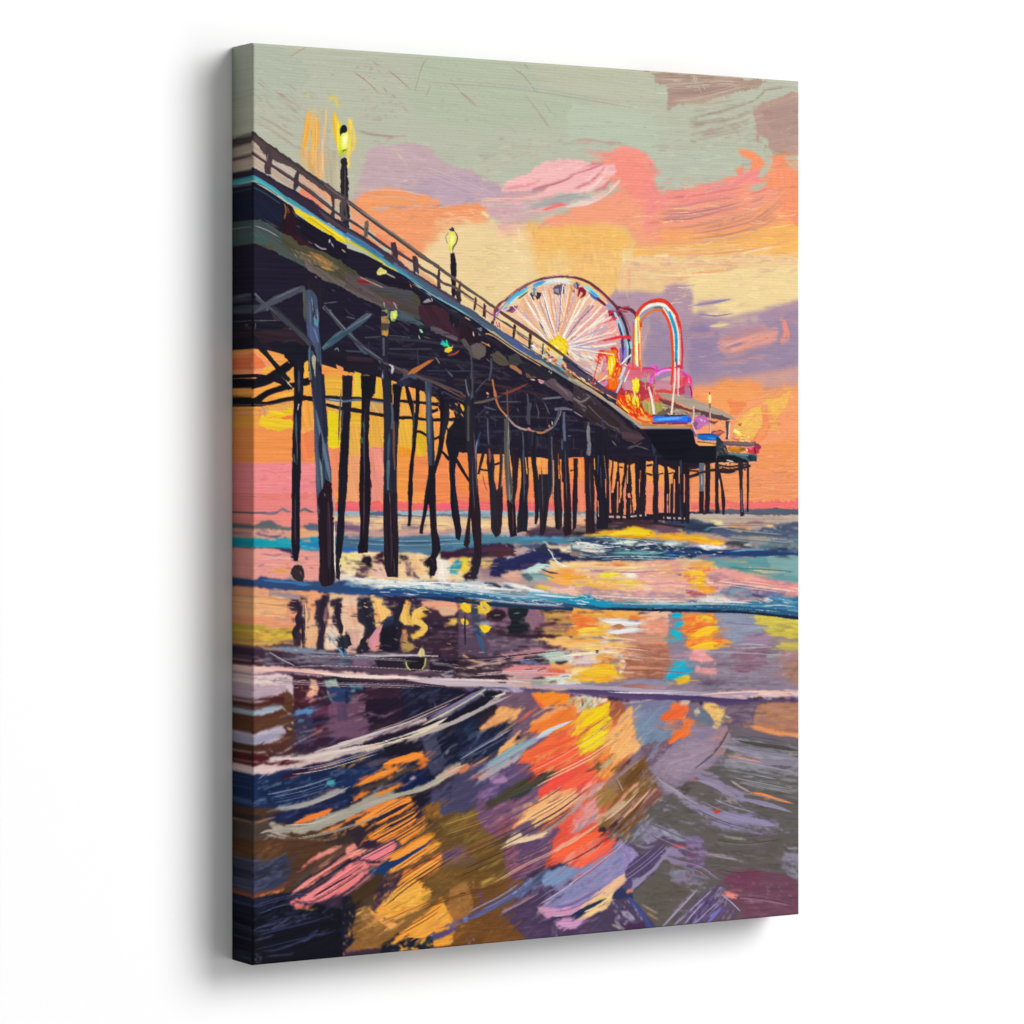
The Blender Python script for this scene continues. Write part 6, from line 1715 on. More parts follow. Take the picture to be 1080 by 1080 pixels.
S f0e8e4 14:21:14t 2627,4837 206,31 207,40
S 88b4c4 12:21:14t 2474,4930 307,16 311,-10 209,14
S e4dcd4 9:18:9t 3991,5003 269,16 327,18
S 9cc4c8 9:18:9t 4260,5046 327,18 330,8
S e4dce0 9:18:9t 4752,5032 332,17 336,27
S a0bcc8 9:15:9t 5476,5115 226,-13 229,25
S 2c3c60 18:36:36:18t 3301,4455 211,-14 212,39 267,31
S dde4dc 12:27:18:9t 3364,4447 169,29 191,30 160,-6
S d4e0d0 13:27:18t 3777,4480 160,-15 161,-6
S 283a58 18:36:27:18t 3884,4536 268,-22 271,4 274,32
S 6ca4a8 13:27:27:13t 3724,4569 267,-4 269,5 272,32
S 24406c 27:46:55:36t 4260,4588 327,-12 441,8 448,17 455,8
S 1f2c50 13:27:18t 4642,4522 220,49 278,33
S 6c98b8 9:18:9t 5140,4576 224,-14 225,4
S f0ecec 9:27:18:9t 4752,4506 143,21 189,12
S ecc8b0 9:18:9t 3406,4527 158,21 160,30
S 303048 12:27:18:9t 3385,4571 179,39 266,14 322,6
S f6d428 18:36:45:27t 3724,4391 213,-24 161,2 141,29
S d89020 9:18:9t 3777,4409 214,4 215,12
S f0b030 13:27:27:9t 4369,4427 273,14 220,31 166,11
S 262a54 26:61:70:35t 2474,4685 205,-65 257,-48 260,22
S 22244c 18:44:27t 3144,4558 157,38 84,37
S 4c2a40 17:44:44:26t 2150,4531 222,-22 204,-5 154,29
S b8d8cc 12:26:18:9t 2802,4710 134,-33 104,-15 104,20
S 6c9090 12:21:14t 2833,4763 155,-14 156,38
S f4f4ec 8 3071,4513 42,44 21,45 62,45 63,28
S f4f0e4 7 3144,4629 73,45 84,2
S 20284c 9:18:9t 2988,4696 104,37 104,11
S f4e63c 14:27:12t 3639,4781 138,-15 117,11
S f4dc80 9:18:9t 3724,4720 213,-13 269,14
S f2f0e8 9:21:9t 3884,4768 96,-7 86,20
S e8a03c 9:18:12:9t 3196,4797 263,-11 265,23 267,-3
S f2c870 9:18:9t 3301,4676 263,14 266,23
S b88090 7:13:7t 3724,4738 320,16 325,-11
S c8909c 7:13:7t 4152,4864 326,-2 274,25
S f0b8a8 9:18:9t 5140,4850 336,35 340,54
S f4c838 18:36:18t 4664,4776 99,-7 88,20
S f4b828 18:36:18t 4664,4857 88,-7 77,20
S 2c2230 25:50:34:50:25 390,4920 48,34 28,60 -28,67 9,67
S 2a2030 17:50:50:25 466,5107 -28,58 -29,49 19,51
S 2a2030 17:25:17t 476,5065 19,127 0,143
S e8b48c 12:17:12t 514,4914 19,152 -10,211
S 2e2434 42:59:51:42:51:42 724,4886 -29,101 -19,100 29,86 -29,83 0,102
S 2c2232 59:68:42:59:42 868,4957 -19,85 19,85 20,51 -10,51
P 262a34 5 80 .06 849,5313 39,-58 57,-24 39,35 10,68 -49,33 -77,-11
S 5c90b0 14:25:12t 849,5347 39,52 19,51
S 88b0c8 8 734,5224 57,53 48,69
S 88b0c8 8t 753,5183 57,44 58,69
S 3c78a0 17:17t 926,5366 19,69
S 26222e 68:51:77:43 1120,4930 19,111 30,86 29,78
S 26222e 51:34:68:26 1198,5205 -59,66 -29,50 49,70
S 242030 43:69:43:60:34 1521,4940 -49,110 -29,85 39,87 -30,128
S f2c070 34:60:77:34t 1237,4916 39,86 49,70 -39,67
S d8909c 26:60:68:26t 1315,5157 -68,83 -39,67 39,70
S ecc060 26:34:52:52:43t 1571,4950 -30,76 -20,68 30,53 59,19
S ecc060 26:52:52:43:52:43:17t 1789,5042 -70,-11 -69,41 -10,60 79,37 40,44 -60,50 -69,24
S b0884c 12:26:17t 1571,5250 -20,68 49,54
S f0c832 43:78:43t 2139,4991 51,44 50,36
S e8c030 26:52:26t 2129,5138 51,27 30,18
P ecc240 5 30 .06 2332,4987 60,-7 51,36 11,53 -62,24 -50,-28
P f2cc28 5 30 .06 2332,5204 71,-6 51,19 -21,43 -41,16 -40,-28
S 7c98a0 12:17t 2362,5014 51,45
S 2a2430 17 2175,5113 0,130 5,130
P 2c2028 5 0 .06 2433,5094 61,-33 82,11 31,44 -41,43 -92,-3
P 1e2228 5 0 .06 2648,5065 102,-23 93,20 0,52 -62,34 -41,33 103,30 11,53 -93,32 -103,-12 -31,-53 52,-51 -31,-54
S 4c6c74 9:14:9t 2689,5101 82,-6
S 8c6478 9t 2474,5113 82,-7
S 3c5c80 26:44:35:17t 2301,5273 41,71 30,79 20,62
S c8bcc4 9:12:12:9 1033,5429 243,17 295,2 318,19
S 8c8898 8:12:8t 315,5346 285,43 336,28
S a8a4b0 8 173,5375 113,62 123,63
S c0b870 10 1551,5507 10,44 39,35
S c0b870 10 1759,5480 -10,60 -30,42
S 241c24 43:60:34t 1591,5526 79,28 69,-23
P d4c48c 4 80 .06 1670,5443 39,-68 30,44 10,44 -59,6
S eab8ac 12:25:25:17 -5,5502 320,29 285,35 345,47
S f2dcd0 12:26:26:17:9t 600,5566 345,47 331,21 295,20 198,33
S c4b0b8 26:52:69:52:26t 1571,5671 298,29 301,20 304,29 256,28
S e0ccc8 9:17:17:9t 1769,5670 401,24 406,24 309,30
S 3c2a3c 14:17:17:14 791,5616 387,49 393,32 398,50
S ac9cb0 18:36:45:45:36:27 2885,5783 416,16 529,48 539,49 548,40 559,13
S 55426c 27:54:54:45:36 3301,5844 423,34 536,58 547,41 557,59
S e8c0b4 9:18:18:9 4807,5940 444,-9 395,16 319,22
S d8ccd4 9:14:9t 3724,5870 428,26 435,17
S 4a3c64 18:36:27:18 4260,5945 437,18 387,43 392,17
S f4e0b8 12:27:18:9t 3196,5513 210,-11 211,-10 267,9
S e8e4e4 18:54:36:9t 3639,5190 191,23 161,23 161,-13
S e8e4e4 13:45:36:9t 3724,5308 160,-4 139,-13 86,-16
S b08058 18:45:18t 3787,5248 65,2 74,11
S f2c030 27:71:71:27t 3406,5671 158,14 160,-3 128,32
S f4d048 18:44:36:9t 3385,5280 148,-4 137,4
S e86c38 9:18:9t 3364,5217 148,23 127,3
S f0a848 9:18:9t 3364,5377 200,-3 213,-2
S 2a2024 27 3596,5482 32,1
S c8785c 9:14:9t 3830,5463 322,2 348,39
S dc9070 9:14:9t 3884,5644 268,18 282,2
S 1cb0cc 27:45:27t 4467,5164 54,6 66,-2
S 1cb0cc 18:45:18t 4489,5269 65,-16 55,-8
S 1cb4c8 36:54:27t 4478,5313 33,28 0,37
S 20b0c8 27:45:27t 4478,5674 54,-25 55,-16
S 18acd0 27:72:72:36t 4391,5761 87,-33 98,-14 99,-14
S f4c02c 18:54:64:27t 4664,5373 110,-23 121,-33 122,-24
S f4c02c 18:45:45:18t 4675,5482 110,-14 132,-14 89,-6
S e86c34 15:27:13t 4609,5326 143,-31 143,-32
S ef8c38 9:18:9t 4642,5418 165,-22 166,-13
S f0c038 15:36:15t 4785,5205 88,-7 67,20
S e8a048 9:27:9t 5028,5421 67,12 78,20
S a8a8b4 9:13:9t 5140,5470 224,-1 225,25
S a0a4a0 9:15:9t 5195,5509 225,-2 226,-2
S d8c8c0 12:25:34:34:25:17 173,6313 331,8 287,-28 290,-45 293,-45 296,-64
S ddccc0 26:35:35:26:17 1670,6139 249,-66 251,-93 253,-93 184,-54
S b0a4a4 17:26:35:35:26:17t 1670,6200 249,-75 251,-84 253,-102 256,-85
S cabcbc 12:26:26:17:9t 600,6275 345,-67 331,-78 295,-73 218,-67
S 7c7094 17:35:35:26t 1789,6033 230,-94 201,-87 152,-63
S d0ccac 8:12:9:7 1670,6114 299,-125 251,-111 183,-88
S e8d8b4 9:17:14:9t 1227,6255 344,-60 298,-90 200,-68
S 201c2c 17:34:34:26:17t 1033,6246 243,-40 295,-63 248,-66 200,-60
S 1c1a28 26:61:78:43t 1889,6098 230,-94 202,-78 173,-62
S a09a96 17:42:42:34:17t 258,6753 199,-5 190,-40 192,-56 145,-52
S a8a294 17:34:51:51:43:34:26t 220,6919 284,34 287,-50 290,-93 293,-85 296,-52 219,-66
S b0a898 26:43:43:35t 1571,6710 248,-81 200,-93 151,-70
S c8bcac 8:14:8t 315,6908 285,0 288,-76
S e8a890 9:17:9t 1919,6574 150,-70 141,-44
S a89890 17:25:17t 70,6968 103,-19 123,50
S ee7c34 25:42:34:25t 409,6897 143,-34 124,-35 115,-35
S f28c34 26:51:60:34t 1315,6422 157,-35 148,-27 109,-11
S f09038 26:43:43:26t 1042,6595 136,-44 117,-45 118,-28
S f4923a 34:68:77:51t 1062,6919 165,-49 166,-67 217,-48
S f48e34 34:60:60:34t 1217,6937 137,-43 138,-51 128,-53
S 302638 9:17:12t 1198,6953 176,-66 236,-106
S 2c2438 17:26:26:17t 1130,6949 165,-50 177,-75 158,-51
S f49638 43:77:77:43t 1198,7047 176,-49 177,-66 148,-77
S 3a2a38 17:26:26:12t 1325,7004 167,-58 158,-68 79,-56
S f49c40 26:60:60:34t 1374,7306 147,-67 149,-68 159,-58
S f09a40 26:60:60:26t 1413,7386 178,-74 158,-75 160,-50
S 203866 26:43:34:26:17t 1276,7394 147,-59 148,-67 148,-68 110,-53
S f2a444 34:69:69:26t 1512,7496 158,-58 119,-61 110,-61
S 8c5430 12:17:12t 1591,7501 158,-75 150,-76
S f4b04c 26:60:69:43t 1354,7698 118,-68 138,-41 139,-8
S e89c40 17:34:26t 1276,7718 147,45 168,-4 158,-57
S f4a444 34:77:77:34t 1521,7960 149,-66 149,-75 120,-94
S f0a03c 26:60:52:26t 1571,7998 148,-14 150,-49 140,-41
S f08488 34:68:76:51:25t 523,7578 172,-64 164,-81 144,-84 136,-58
S f28c80 17:34:34:25:17t 390,7509 162,-81 162,-73 174,-98 154,-67
S ec8890 26:51:51:26t 1081,7270 136,-51 108,-44 88,-54
S 2c2036 12:20:20:12t 552,7521 191,-113 193,-106 184,-72
S 2a2034 12:17:12t 600,7567 210,-95 193,-80
S f29484 8:17:12t 485,7474 162,-98 144,-67
S f4603e 26:62:71:44t 2843,6554 166,-44 187,-44 210,-60
S f26440 26:62:62:35t 2812,6447 176,-62 208,-60 189,-62
S f4644a 27:71:80:44t 3144,6773 157,-54 158,-62 158,-62
S f8c080 18:53:62:44:18t 2730,7056 155,-78 186,-69 188,-68 126,-64
S f4b078 12:35:44:26t 2936,7051 177,-60 167,-78 126,-64
S 8c5058 8:12:9t 2843,7010 197,-85 240,-101
S c4ccd0 18:44:44:26:18t 2905,6276 135,-55 136,-47 178,-54
S 88acb4 18:53:53:35t 2423,6479 153,-70 185,-70 186,-79
S f4623c 35:80:80:44t 3113,7388 188,-76 189,-76 191,-51
S f86448 27:62:62:36t 3375,7494 137,-62 137,-71 138,-80
S f0a888 12:27:27:12t 3196,7314 158,-69 158,-79 148,-80
S 7c3440 9:14:9:7 3280,7443 179,-67 180,-86 148,-71
S 7c3c50 8:12:9 3354,7643 179,-112 191,-111 128,-90
S 6c5c64 9:12:9t 2957,7158 187,-94 210,-120
S e8c8a4 14:35:35:18t 2597,7240 133,-26 175,-24 166,-43
S 484438 18:44:53:35:18t 2454,6847 173,-60 206,-76 207,-85 177,-61
S f0dc20 44:98:98:44t 3427,6372 85,-49 105,-49 107,-30
S f0d01c 36:71:71:36t 3427,6194 106,-66 127,-65 85,-41
S f4b470 36:80:80:45t 3745,6450 107,-84 107,-93 64,-87
S f4b878 27:63:54:27t 3830,6499 107,-58 86,-49 86,-14
S b86058 9:12:9t 3406,6264 158,-81 160,-82
S c06850 8:12:8t 3564,6485 160,-99 160,-81
S f07030 27:54:45:18t 4423,6394 98,-68 88,-59 99,-59
S ec6838 27:63:54:27t 4369,6166 87,-32 87,-33 66,-60
S c8a484 9:27:27:18:9t 3660,7095 149,-80 150,-98 129,-101
S e4b08c 9:27:27:18:9t 3852,7125 128,-100 129,-118 130,-118
S 6c4628 18:45:45:18t 3809,7176 128,-100 129,-99 86,-85
S 6c482a 36:72:72:45t 3905,6753 75,-50 86,-67 86,-67
S a08878 13:13 3830,6677 75,129
S a08878 9:13:9t 3809,6694 150,-90 172,-99
S 7c5048 18:54:45:18t 4109,6979 86,-49 87,-49 65,-50
S 988c9c 13:18:18:14:9t 4239,6645 108,96 153,90 153,99 154,72
S 8c84a0 13:36:46:36:18t 4609,6954 198,75 188,75 200,48 225,51
S 8e86a4 18:55:64:55:18t 5051,7107 200,40 225,50 226,51
S 8e86a2 18:37:46:37:18t 5207,6943 213,49 226,59 239,78
S 9488a4 18:36:46:36:18t 4730,6744 187,55 167,82 167,83
S 584c60 9:15:13:9 5140,6264 -89,133 -134,130 -187,108
S a89498 9:18:13:9t 5140,6775 145,81 112,52
S ee8c50 9:18:24:13:9t 5364,6906 180,29 158,55 206,58
S c8402c 36:45t 4951,7065 55,3
S 8a8696 18:46:46:28t 5117,6436 269,50 294,61 285,60
S 8c8496 18:37:37:28t 5140,6565 280,42 282,33 263,32
S 4e4a4a 18:37:37:28t 5195,6385 281,60 249,39 240,49
S 9c98a8 9:18:18:9t 5117,6673 303,62 282,61
S 50505c 9:18:18:9t 5140,6346 336,34 340,54
S c48c78 9:18:18:9t 5117,6537 190,37 226,48
S 7c7c80 9:15:9t 5251,6790 282,52 340,74
S 9088a0 18:36:27:18:18t 4012,7743 119,-99 129,-81 109,-100 76,-76
S a094a8 13:18:18t 4358,8119 163,-131 231,-192
S a89cb8 9:14:9t 4609,8112 110,-101 132,-99
S 7470c4 13:27:13t 4884,8124 67,-68 77,-67
S a89cc0 9:15:9t 5051,7872 111,81 112,100
S 444a80 18:36:45:36t 3969,7812 86,78 76,95 86,114
S f0cc94 12:36:27:18t 3469,7917 127,-43 128,-62 85,-65
S e4b498 9:27:27:12t 3512,7814 169,-94 149,-79 107,-55
S 20304c 12:36:36:18t 3280,7956 147,-51 169,-58 128,-44
S cc94b4 18:44:53:35:18t 2988,7846 156,56 157,3 158,-42
S cc98bc 18:53:53:27t 3155,7982 125,36 126,-8 63,-39
S 7c94b8 18:53:62:44t 3030,7638 146,-43 125,-62 63,-49
S 5c5c8c 17:35:44:35:26:17t 2150,7905 222,-70 204,-90 205,-72 207,-73
S a8848c 8:11:8t 2576,7850 185,-65 206,-81
S 9c90a8 9:15:9t 4940,7492 144,27 145,28
B b8a8b8/8c7c98 142 .22 2885,7856 416,-190 423,-237 267,-161
B c09890/d8a890 123 .2 2474,7563 307,-136 363,-125 368,-180
B 3c2c40/4c3c58 229 .2 2372,7208 358,-135 414,-168 368,-201
B e8b090/f0c8a0 106 .25 2885,6714 311,-115 316,-117 318,-162
B 6c3c48/f09878 195 .2 2885,6582 364,-139 368,-178 267,-166
B 8c6850/b89070 161 .22 3724,7206 267,-207 269,-227
B 302434/241c30 224 .22 2069,7189 -250,113 -298,151 -245,154
B 24203c/302838 291 .25 984,7246 292,-109 344,-149 199,-117
B 2c2440/6c4838 222 .22 1081,7040 293,-136 296,-128
B c8a0a0/8c8498 122 .2 2069,6669 303,-114 358,-156 310,-134
B 9c9cb0/6c7090 174 .18 2119,6412 253,-118 307,-134
B a8a0b4/c8b8b0 102 .2 315,6421 380,-31 435,-88 441,-107
B b8a8a8/7c7490 155 .15 1081,6146 391,-93 397,-129 402,-139
B 4c5c80/8088a0 253 .14 80,6601 424,-61 432,-104
B 8c8068/a09888 153 .16 315,6992 428,-41 435,-93 393,-114
B 201824/6c4838 186 .2 504,7467 239,-127 290,-133
B 201824/3c2838 170 .22 600,7600 239,-109 291,-150
B 484c6c/34385c 218 .14 14,7683 301,-62 332,-17
B 484c6c/34385c 168 .12 14,7933 395,-52 382,-55
B 5c4028/3c2818 348 .14 2069,7405 354,-107 307,-111
B a07c40/b09050 226 .12 1969,7096 302,-68 203,-58
B 8c6434/5c3c1c 347 .1 1670,7636 449,-98 457,-55
B c88840/8c5828 223 .2 1276,7863 295,-88 278,-83
B e0a050/7c4c24 155 .22 1472,8024 297,-122 250,-128
B a09cac/6c6c74 367 .16 5084,6471 392,84 489,80
B 9c98a4/54504c 367 .18 5140,6702 393,85 432,98
B 9890a8/605c60 201 .2 4697,6923 387,168 392,115
B 5c5458/9890a4 216 .18 4152,7125 271,125 329,138
B a8a0b8/5c4c70 236 .2 4587,8164 220,-164 221,-147
B 9c8ca8/6c4c78 163 .2 4532,7483 275,81 221,134
B 9088a0/4c4448 197 .16 3884,7663 268,-143 271,-180
B 907088/583c4c 331 .08 5140,7797 393,55 398,93
B 706c68/484440 403 .1 4807,7410 500,79 509,-13
B 8c8098/a898a8 235 .12 4369,6571 328,-74 276,-77
B c8a0b8/6c5c94 159 .2 3040,7868 314,-21 370,-151
B 4c4c78/8c8cb4 157 .18 2220,7876 356,-131 412,-189
B 382c40/8c5c70 228 .18 2627,7487 258,-53 259,-88
B d8c8cc/9c8894 119 .2 33,5595 662,68 777,47 597,58
B 8c8494/c0b4bc 102 .25 126,5473 569,-5 777,54 799,72
B 2c2030/a89098 157 .2 1769,5446 502,35 510,-18 520,-35
B c8b0b0/4c3c4c 123 .25 2271,5689 510,-15 520,37
B e8d0b8/a87868 232 .12 3406,5414 424,58 539,63
B a8a0b0/6c6478 366 .08 4807,5641 557,38 567,48
B a09cb0/7c7890 238 .1 4917,5327 447,41 338,29
B 8c5c50/dca888 216 .15 3884,5581 376,22 382,32
B f0e0d0/f0c8a8 161 .15 3301,4702 529,29 757,-2
B b08c98/e8c8b8 179 .16 3406,4900 746,53 765,19
B d08890/f4c8b8 128 .2 4973,4846 503,67 489,67
B 2c4468/a8c0cc 89 .3 3406,4598 531,-7 650,30
B b0c4cc/30506c 88 .3 2069,4893 610,77 622,51
B dce4e4/4c7ca0 86 .3 1081,4801 490,37 599,67
B c8dcdc/2c4c70 91 .25 4260,5082 768,11 788,68
B 8c98a0/4c5868 184 .15 5028,4392 448,44 489,44
B a8a8a8/404c68 125 .2 3406,4501 424,34 539,28
B d0d8d4/2c3858 107 .2 3512,4441 425,24 541,63
B c8b09c/8c7870 128 .2 4807,4262 557,7 567,17
B 9cc0bc/4c7c80 184 .1 5140,4695 449,27 376,36
B e8c8a0/9c6c6c 86 .25 888,4211 683,26 599,26
B 88a8b8/34587c 103 .2 888,4415 683,37 700,-14
B dcb8ac/b87878 218 .1 80,4594 235,21 285,31
B c89058/f0c898 218 .1 33,4969 187,22 189,30
P eebd9a 9 60 .05 2679,2326 123,-160 186,-92 208,-49 231,12 212,92 148,131 65,177 42,223 -42,223 -128,64 -212,-51 -211,-140 -313,-189 -258,-154
P e8a8a0 9 60 .05 3427,2312 297,-95 149,220 43,222 -86,135 -213,-113 -316,-49
P dca0a0 9 20 .05 3564,2487 330,12 0,205 -224,12 -264,-67
P f0b48c 9 60 .05 2750,2290 238,-146 83,307 125,148 -311,-145
H f0a488/c8a4b8/f4d8b0/e8b49c 130 141 11 80 2885,2103 521,-57 -52,488 -210,4
H e8a4a4/d8b0b8/f4d0b0/e89890 110 124 11 -35 3354,2224 423,36 107,310 -478,26
H f4c89c/e8b0a0/d0b0b8 80 123 11 40 2730,2308 206,-145 208,331 -259,-40
S 6a3444 21:23:23:27:27:30:27 2484,2400 0,-87 61,-71 103,-55 123,-90 134,-65 135,-39 156,-21 158,5 136,32 127,68 128,95 96,87 75,114 43,125 21,125 -11,125 -32,72
S b0505c 9 2494,2330 103,-124 143,-109
S 2c3348 27 3830,2259 64,88 43,89 32,115 11,125 -11,90
S 3f86b4 22:26:18 2637,2240 52,-63 72,-45 82,-46
S 4fd0de 26:35:26t 2730,2168 51,-37 62,-36
S 52a8dc 31:35:26t 2905,2076 62,-28 73,-11
S bfdde6 26:35:26 3009,2047 83,-20 84,-11 83,-11
S e4e2d2 27:27:18t 3134,2026 83,-11 116,24
S c8d8d8 26t 2648,2248 51,-45 41,-36
S d8c8d0 22t 2597,2319 40,-36 52,-27
S 303848 14t 2740,2194 62,-37 52,-36
S 9ad8d0 22:27:18 3480,2071 53,25 53,26
S 58c8e4 27:36:27t 3522,2097 64,34 63,43
S 4668b8 18:27:18t 3512,2115 63,43 74,42
S d8d080 22t 3639,2174 42,26
S 8090b8 27:36:27 3724,2234 42,44 64,26
S 7a2440 27:36:27t 3596,2157 64,43 64,43
S b83050 27:36:27t 3724,2288 63,7 65,8
S 8a2038 54:62:36t 3745,2323 64,17 53,-19
S c02848 27:18t 3734,2297 32,26
S 9ad4ea 21 3809,2295 32,71 32,71 32,71
S 4a60a0 36:45:36t 3852,2392 32,71 21,71
S 34406c 27 3873,2446 32,106
S 8cb8c4 27:36:27 3937,2552 11,53 0,72
S a8c8d0 27 3991,2569 10,71
S 4a3a78 27:36:27 3894,2552 11,90 11,71 -22,72
S 8c80d0 27:36t 3937,2614 -11,90 -10,63
S 9868a0 27:36:27t 3873,2624 11,80 -11,72
S 2a2840 18 3969,2730 -10,72
S e8e0d0 18 3884,2794 53,-54 64,-46
S 242a44 22 3270,2677 73,61 105,79 106,61 85,52
S 6a3470 26:35:26 2484,2383 0,-53 41,-44
S 9878c8 26:17 2464,2366 20,-27
S 7c3a5c 35:44:35t 2586,2293 72,-1 72,-28
S a05c8c 26:35t 2658,2327 41,-27 41,-45
S d8c8d8 22t 2576,2311 41,-18 41,-19
S d0c0dc 23:26t 2515,2330 30,34
S 8860a0 17t 2494,2339 31,17
S b9a6cc 35:44:26 2423,2331 20,26 31,26
P e8a8a0 9 0 .04 2392,2262 82,51 -10,87 -61,-51
S c4407c 14 2505,2408 20,52
S d83c88 14 2535,2417 10,52
S f0e0d8 9t 2515,2417 0,26
S 582a48 26 2474,2400 -10,35
S f4e8d0 11:14 2812,2175 93,147 135,173 83,87
S f6ecd4 14:18 2905,2146 52,131 83,174 73,114
S e8d8c0 14 2586,2328 144,67 175,103 156,76
S f4e4c4 14 2730,2325 155,111 155,103
S fae8d0 11 3040,2108 52,210 52,202
S e8e0dc 11 3123,2150 42,211 11,159
S c0b8d0 12 3196,2157 0,203 -10,159
S f4dcc0 14 3301,2093 -42,222 -52,195
S f0a860 27:18:13 3333,2048 -42,222 -63,178 -32,98
S b8683c 9t 3333,2066 -32,177 -52,143
S fae0c0 12 3417,2152 -74,205 -105,206
S 8890b8 14:18t 3312,2385 -32,62 -42,54
S 8890a8 11t 2967,2391 42,78 52,61
S 303848 10t 2947,2339 52,95 31,44
S 5a6080 10t 3176,2493 20,-62 42,-45
S fbe8d4 14 3490,2151 -84,161 -105,179 -73,90
S ece0cc 14 3575,2184 -148,198 -157,163
S fbe8d0 18 3670,2235 -180,164 -189,163
S f0e8d8 13 3734,2279 -222,173 -200,145
S f6d8cc 18:27:18 3777,2340 -181,84 -242,137
S e83848 13:18:9t 3894,2329 -117,38 -117,47
S e86070 11t 3809,2357 -128,39 -106,55
S f4e8dc 12 3724,2439 -191,75 -190,82
S e83040 18:27:27 3681,2565 106,-20 107,-19 107,7
S c86078 11t 3617,2575 160,-30
S d8d0dc 16 3777,2519 -213,47 -231,39
S 8c90bc 13:18t 3575,2584 -116,11 -105,19
S f4e8d4 18 3830,2589 -213,30 -316,13
S 9a98b8 12t 3533,2603 -106,19 -94,10
S a8b090 18t 3830,2571 32,36 -32,18
S f0e8d8 21 3301,2668 126,34 127,33 63,17
S c8c0cc 13 3301,2632 158,34 137,16
S 8c94b0 14:18t 3354,2703 115,25 106,34
S f4e0c8 14 3333,2738 94,43 106,61
S dcd8dc 18 3301,2703 63,17 84,52
H f8ecd8/f4dcc8/b8b4cc/f0c0b0 60 115 8 62 2885,2217 207,-110 84,386 -105,19
H f8ecd8/f4dcc8/b8b4cc/e8a0a0 60 124 8 -38 3354,2269 370,81 0,134 -423,95
H f0e4d0/a8a4b8/e8b8a8 40 124 8 12 3322,2614 402,12 -43,126 -327,-49
S 28304c 18 3364,2773 105,88 85,52
P 3c3848 5 0 .05 2864,2147 41,-27 42,43 52,-45 0,35 -42,45 -52,10 -31,-26
P 302c38 4 0 .05 2947,2128 52,7 -21,45 -31,18
P 6c88a0 5 60 .08 2885,2085 41,-1 0,79 -31,-8
S d8d8d0 12t 2895,2085 10,61
P 5e5068 6 30 .08 3113,2080 83,-38 53,17 0,70 -53,19 -62,-7
P 9894a4 5 60 .08 3144,2088 42,-1 10,35 -41,1
S 2c2438 12t 3207,2042 42,8 21,8
P 8a1c34 6 70 .06 3396,2073 63,-10 42,34 -21,45 -53,37 -42,-44
S f0a0a8 16t 3406,2082 -10,35 0,27
P 8c8890 5 30 .06 3343,2048 42,-28 42,17 -21,36 -42,10
S 2c2438 14 3385,2029 21,26 -10,27
P 242438 4 0 .05 3343,2092 21,-9 0,35 -21,9
P 9ca0b8 6 20 .06 3713,2226 43,-10 31,26 -21,27 -42,1
P eecb1c 11 30 .07 3050,2636 32,-53 31,-54 42,17 31,-44 31,35 42,25 42,53 -10,53 -32,62 -63,-25 -73,-35
P f8e028 7 30 .06 3092,2600 63,-36 62,26 53,61 -32,44 -83,-43
S e8a818 9t 3155,2599 41,53 21,35
S f8e890 11t 3030,2601 41,-18
H e0a020/f8ec60/e8b820 34 26 10 45 3061,2618 94,-80 125,59 -10,124
S 5c6478 12:18t 3312,2570 31,-27 42,-9
S b8c4d0 27:35 3301,2597 42,17 42,17
S e8dce0 35:44 3301,2659 42,44 42,52
S 3c4058 18 3238,2722 63,34 63,44
S 6c2a38 18:27:36:27 3830,2241 86,16 85,16 65,53
S c84058 14 3884,2249 96,-11
S b03850 18t 3819,2277 75,7 75,8
S de3a28 36:36:45:36:36:36 4055,2353 22,-63 64,-64 87,-38 87,-16 76,12 76,62 54,71 33,108 11,135 6,135 -6,118
S d63020 27 4163,2225 54,-28 76,-11
S e8401c 27:36:27 4109,2388 0,107 -11,144 0,215
S ea6c28 22 4088,2388 75,-73 97,-47 87,-2
S e4481e 27:27:36:27:27 4347,2266 54,62 44,99 22,135 11,162 0,180
S f4efe2 27:36:27:27 4088,2334 53,-64 76,-46 87,-15 76,12 54,43 66,71
S 9c98a8 27:36:18 4098,2343 43,-46 65,-37 65,-19
S 586c70 18:27:18t 4249,2246 55,-10 54,12
S 9ab0a8 14t 4217,2242 65,-15 54,-1
S f4e8dc 22 4369,2239 54,71 44,80 22,99 11,162 5,163
S f6e4d8 22 4467,2291 44,89 27,108 5,163 0,180
S e89888 11 4549,2425 11,180 0,208
S 7cc4cc 14 4380,2239 54,80 33,71
S 1a9cc4 18:36:36:27 4434,2274 44,107 33,108 5,144 -5,126
S c83050 22 4571,2524 11,126 -11,145
S 203c48 13 4516,2723 0,82
S fbf0b8 27:36:36 4055,2353 0,143 6,161 0,162
S f4e048 14 4082,2361 6,117 0,107
S f8e84c 27 4055,2344 43,8
S e8961c 16 4034,2434 0,179 5,206
S e0582c 18 4098,2585 11,161 0,108
P b09aa0 9 -65 .04 4131,2369 86,-19 -22,108 -64,127 -22,-108
S c8a89c 11t 4174,2494 -33,73 -21,54
P d8687c 9 0 .06 3937,2793 86,-19 86,44 151,7 109,44 131,-28 131,44 33,54 -55,91 -240,-89 -109,-62 -108,28 -129,37 -86,-35
P 9c82a0 7 0 .03 4260,2888 109,-28 109,8 22,162 -44,73 -152,-53 -65,-90
P b08898 9 80 .05 4282,2942 174,-1 11,90 -152,19
S d83c8c 18 4109,2845 86,-19 87,8
S b04068 14 4131,2818 86,-1 65,17
S f050d0 27:27:18t 4217,2790 43,17 33,27
S d848b0 18 4260,2852 33,-27 -11,-27
S d848b0 27:36:27:27:27 4217,3015 0,-72 32,-55 66,-36 86,-28 88,-1 76,26 66,54 44,72 11,90 0,45
S f49ae8 13 4293,2888 43,-27 65,-19 66,-10
S f050d8 27t 4239,2934 32,-46 33,-27
S e858c8 18 4195,2979 33,-63
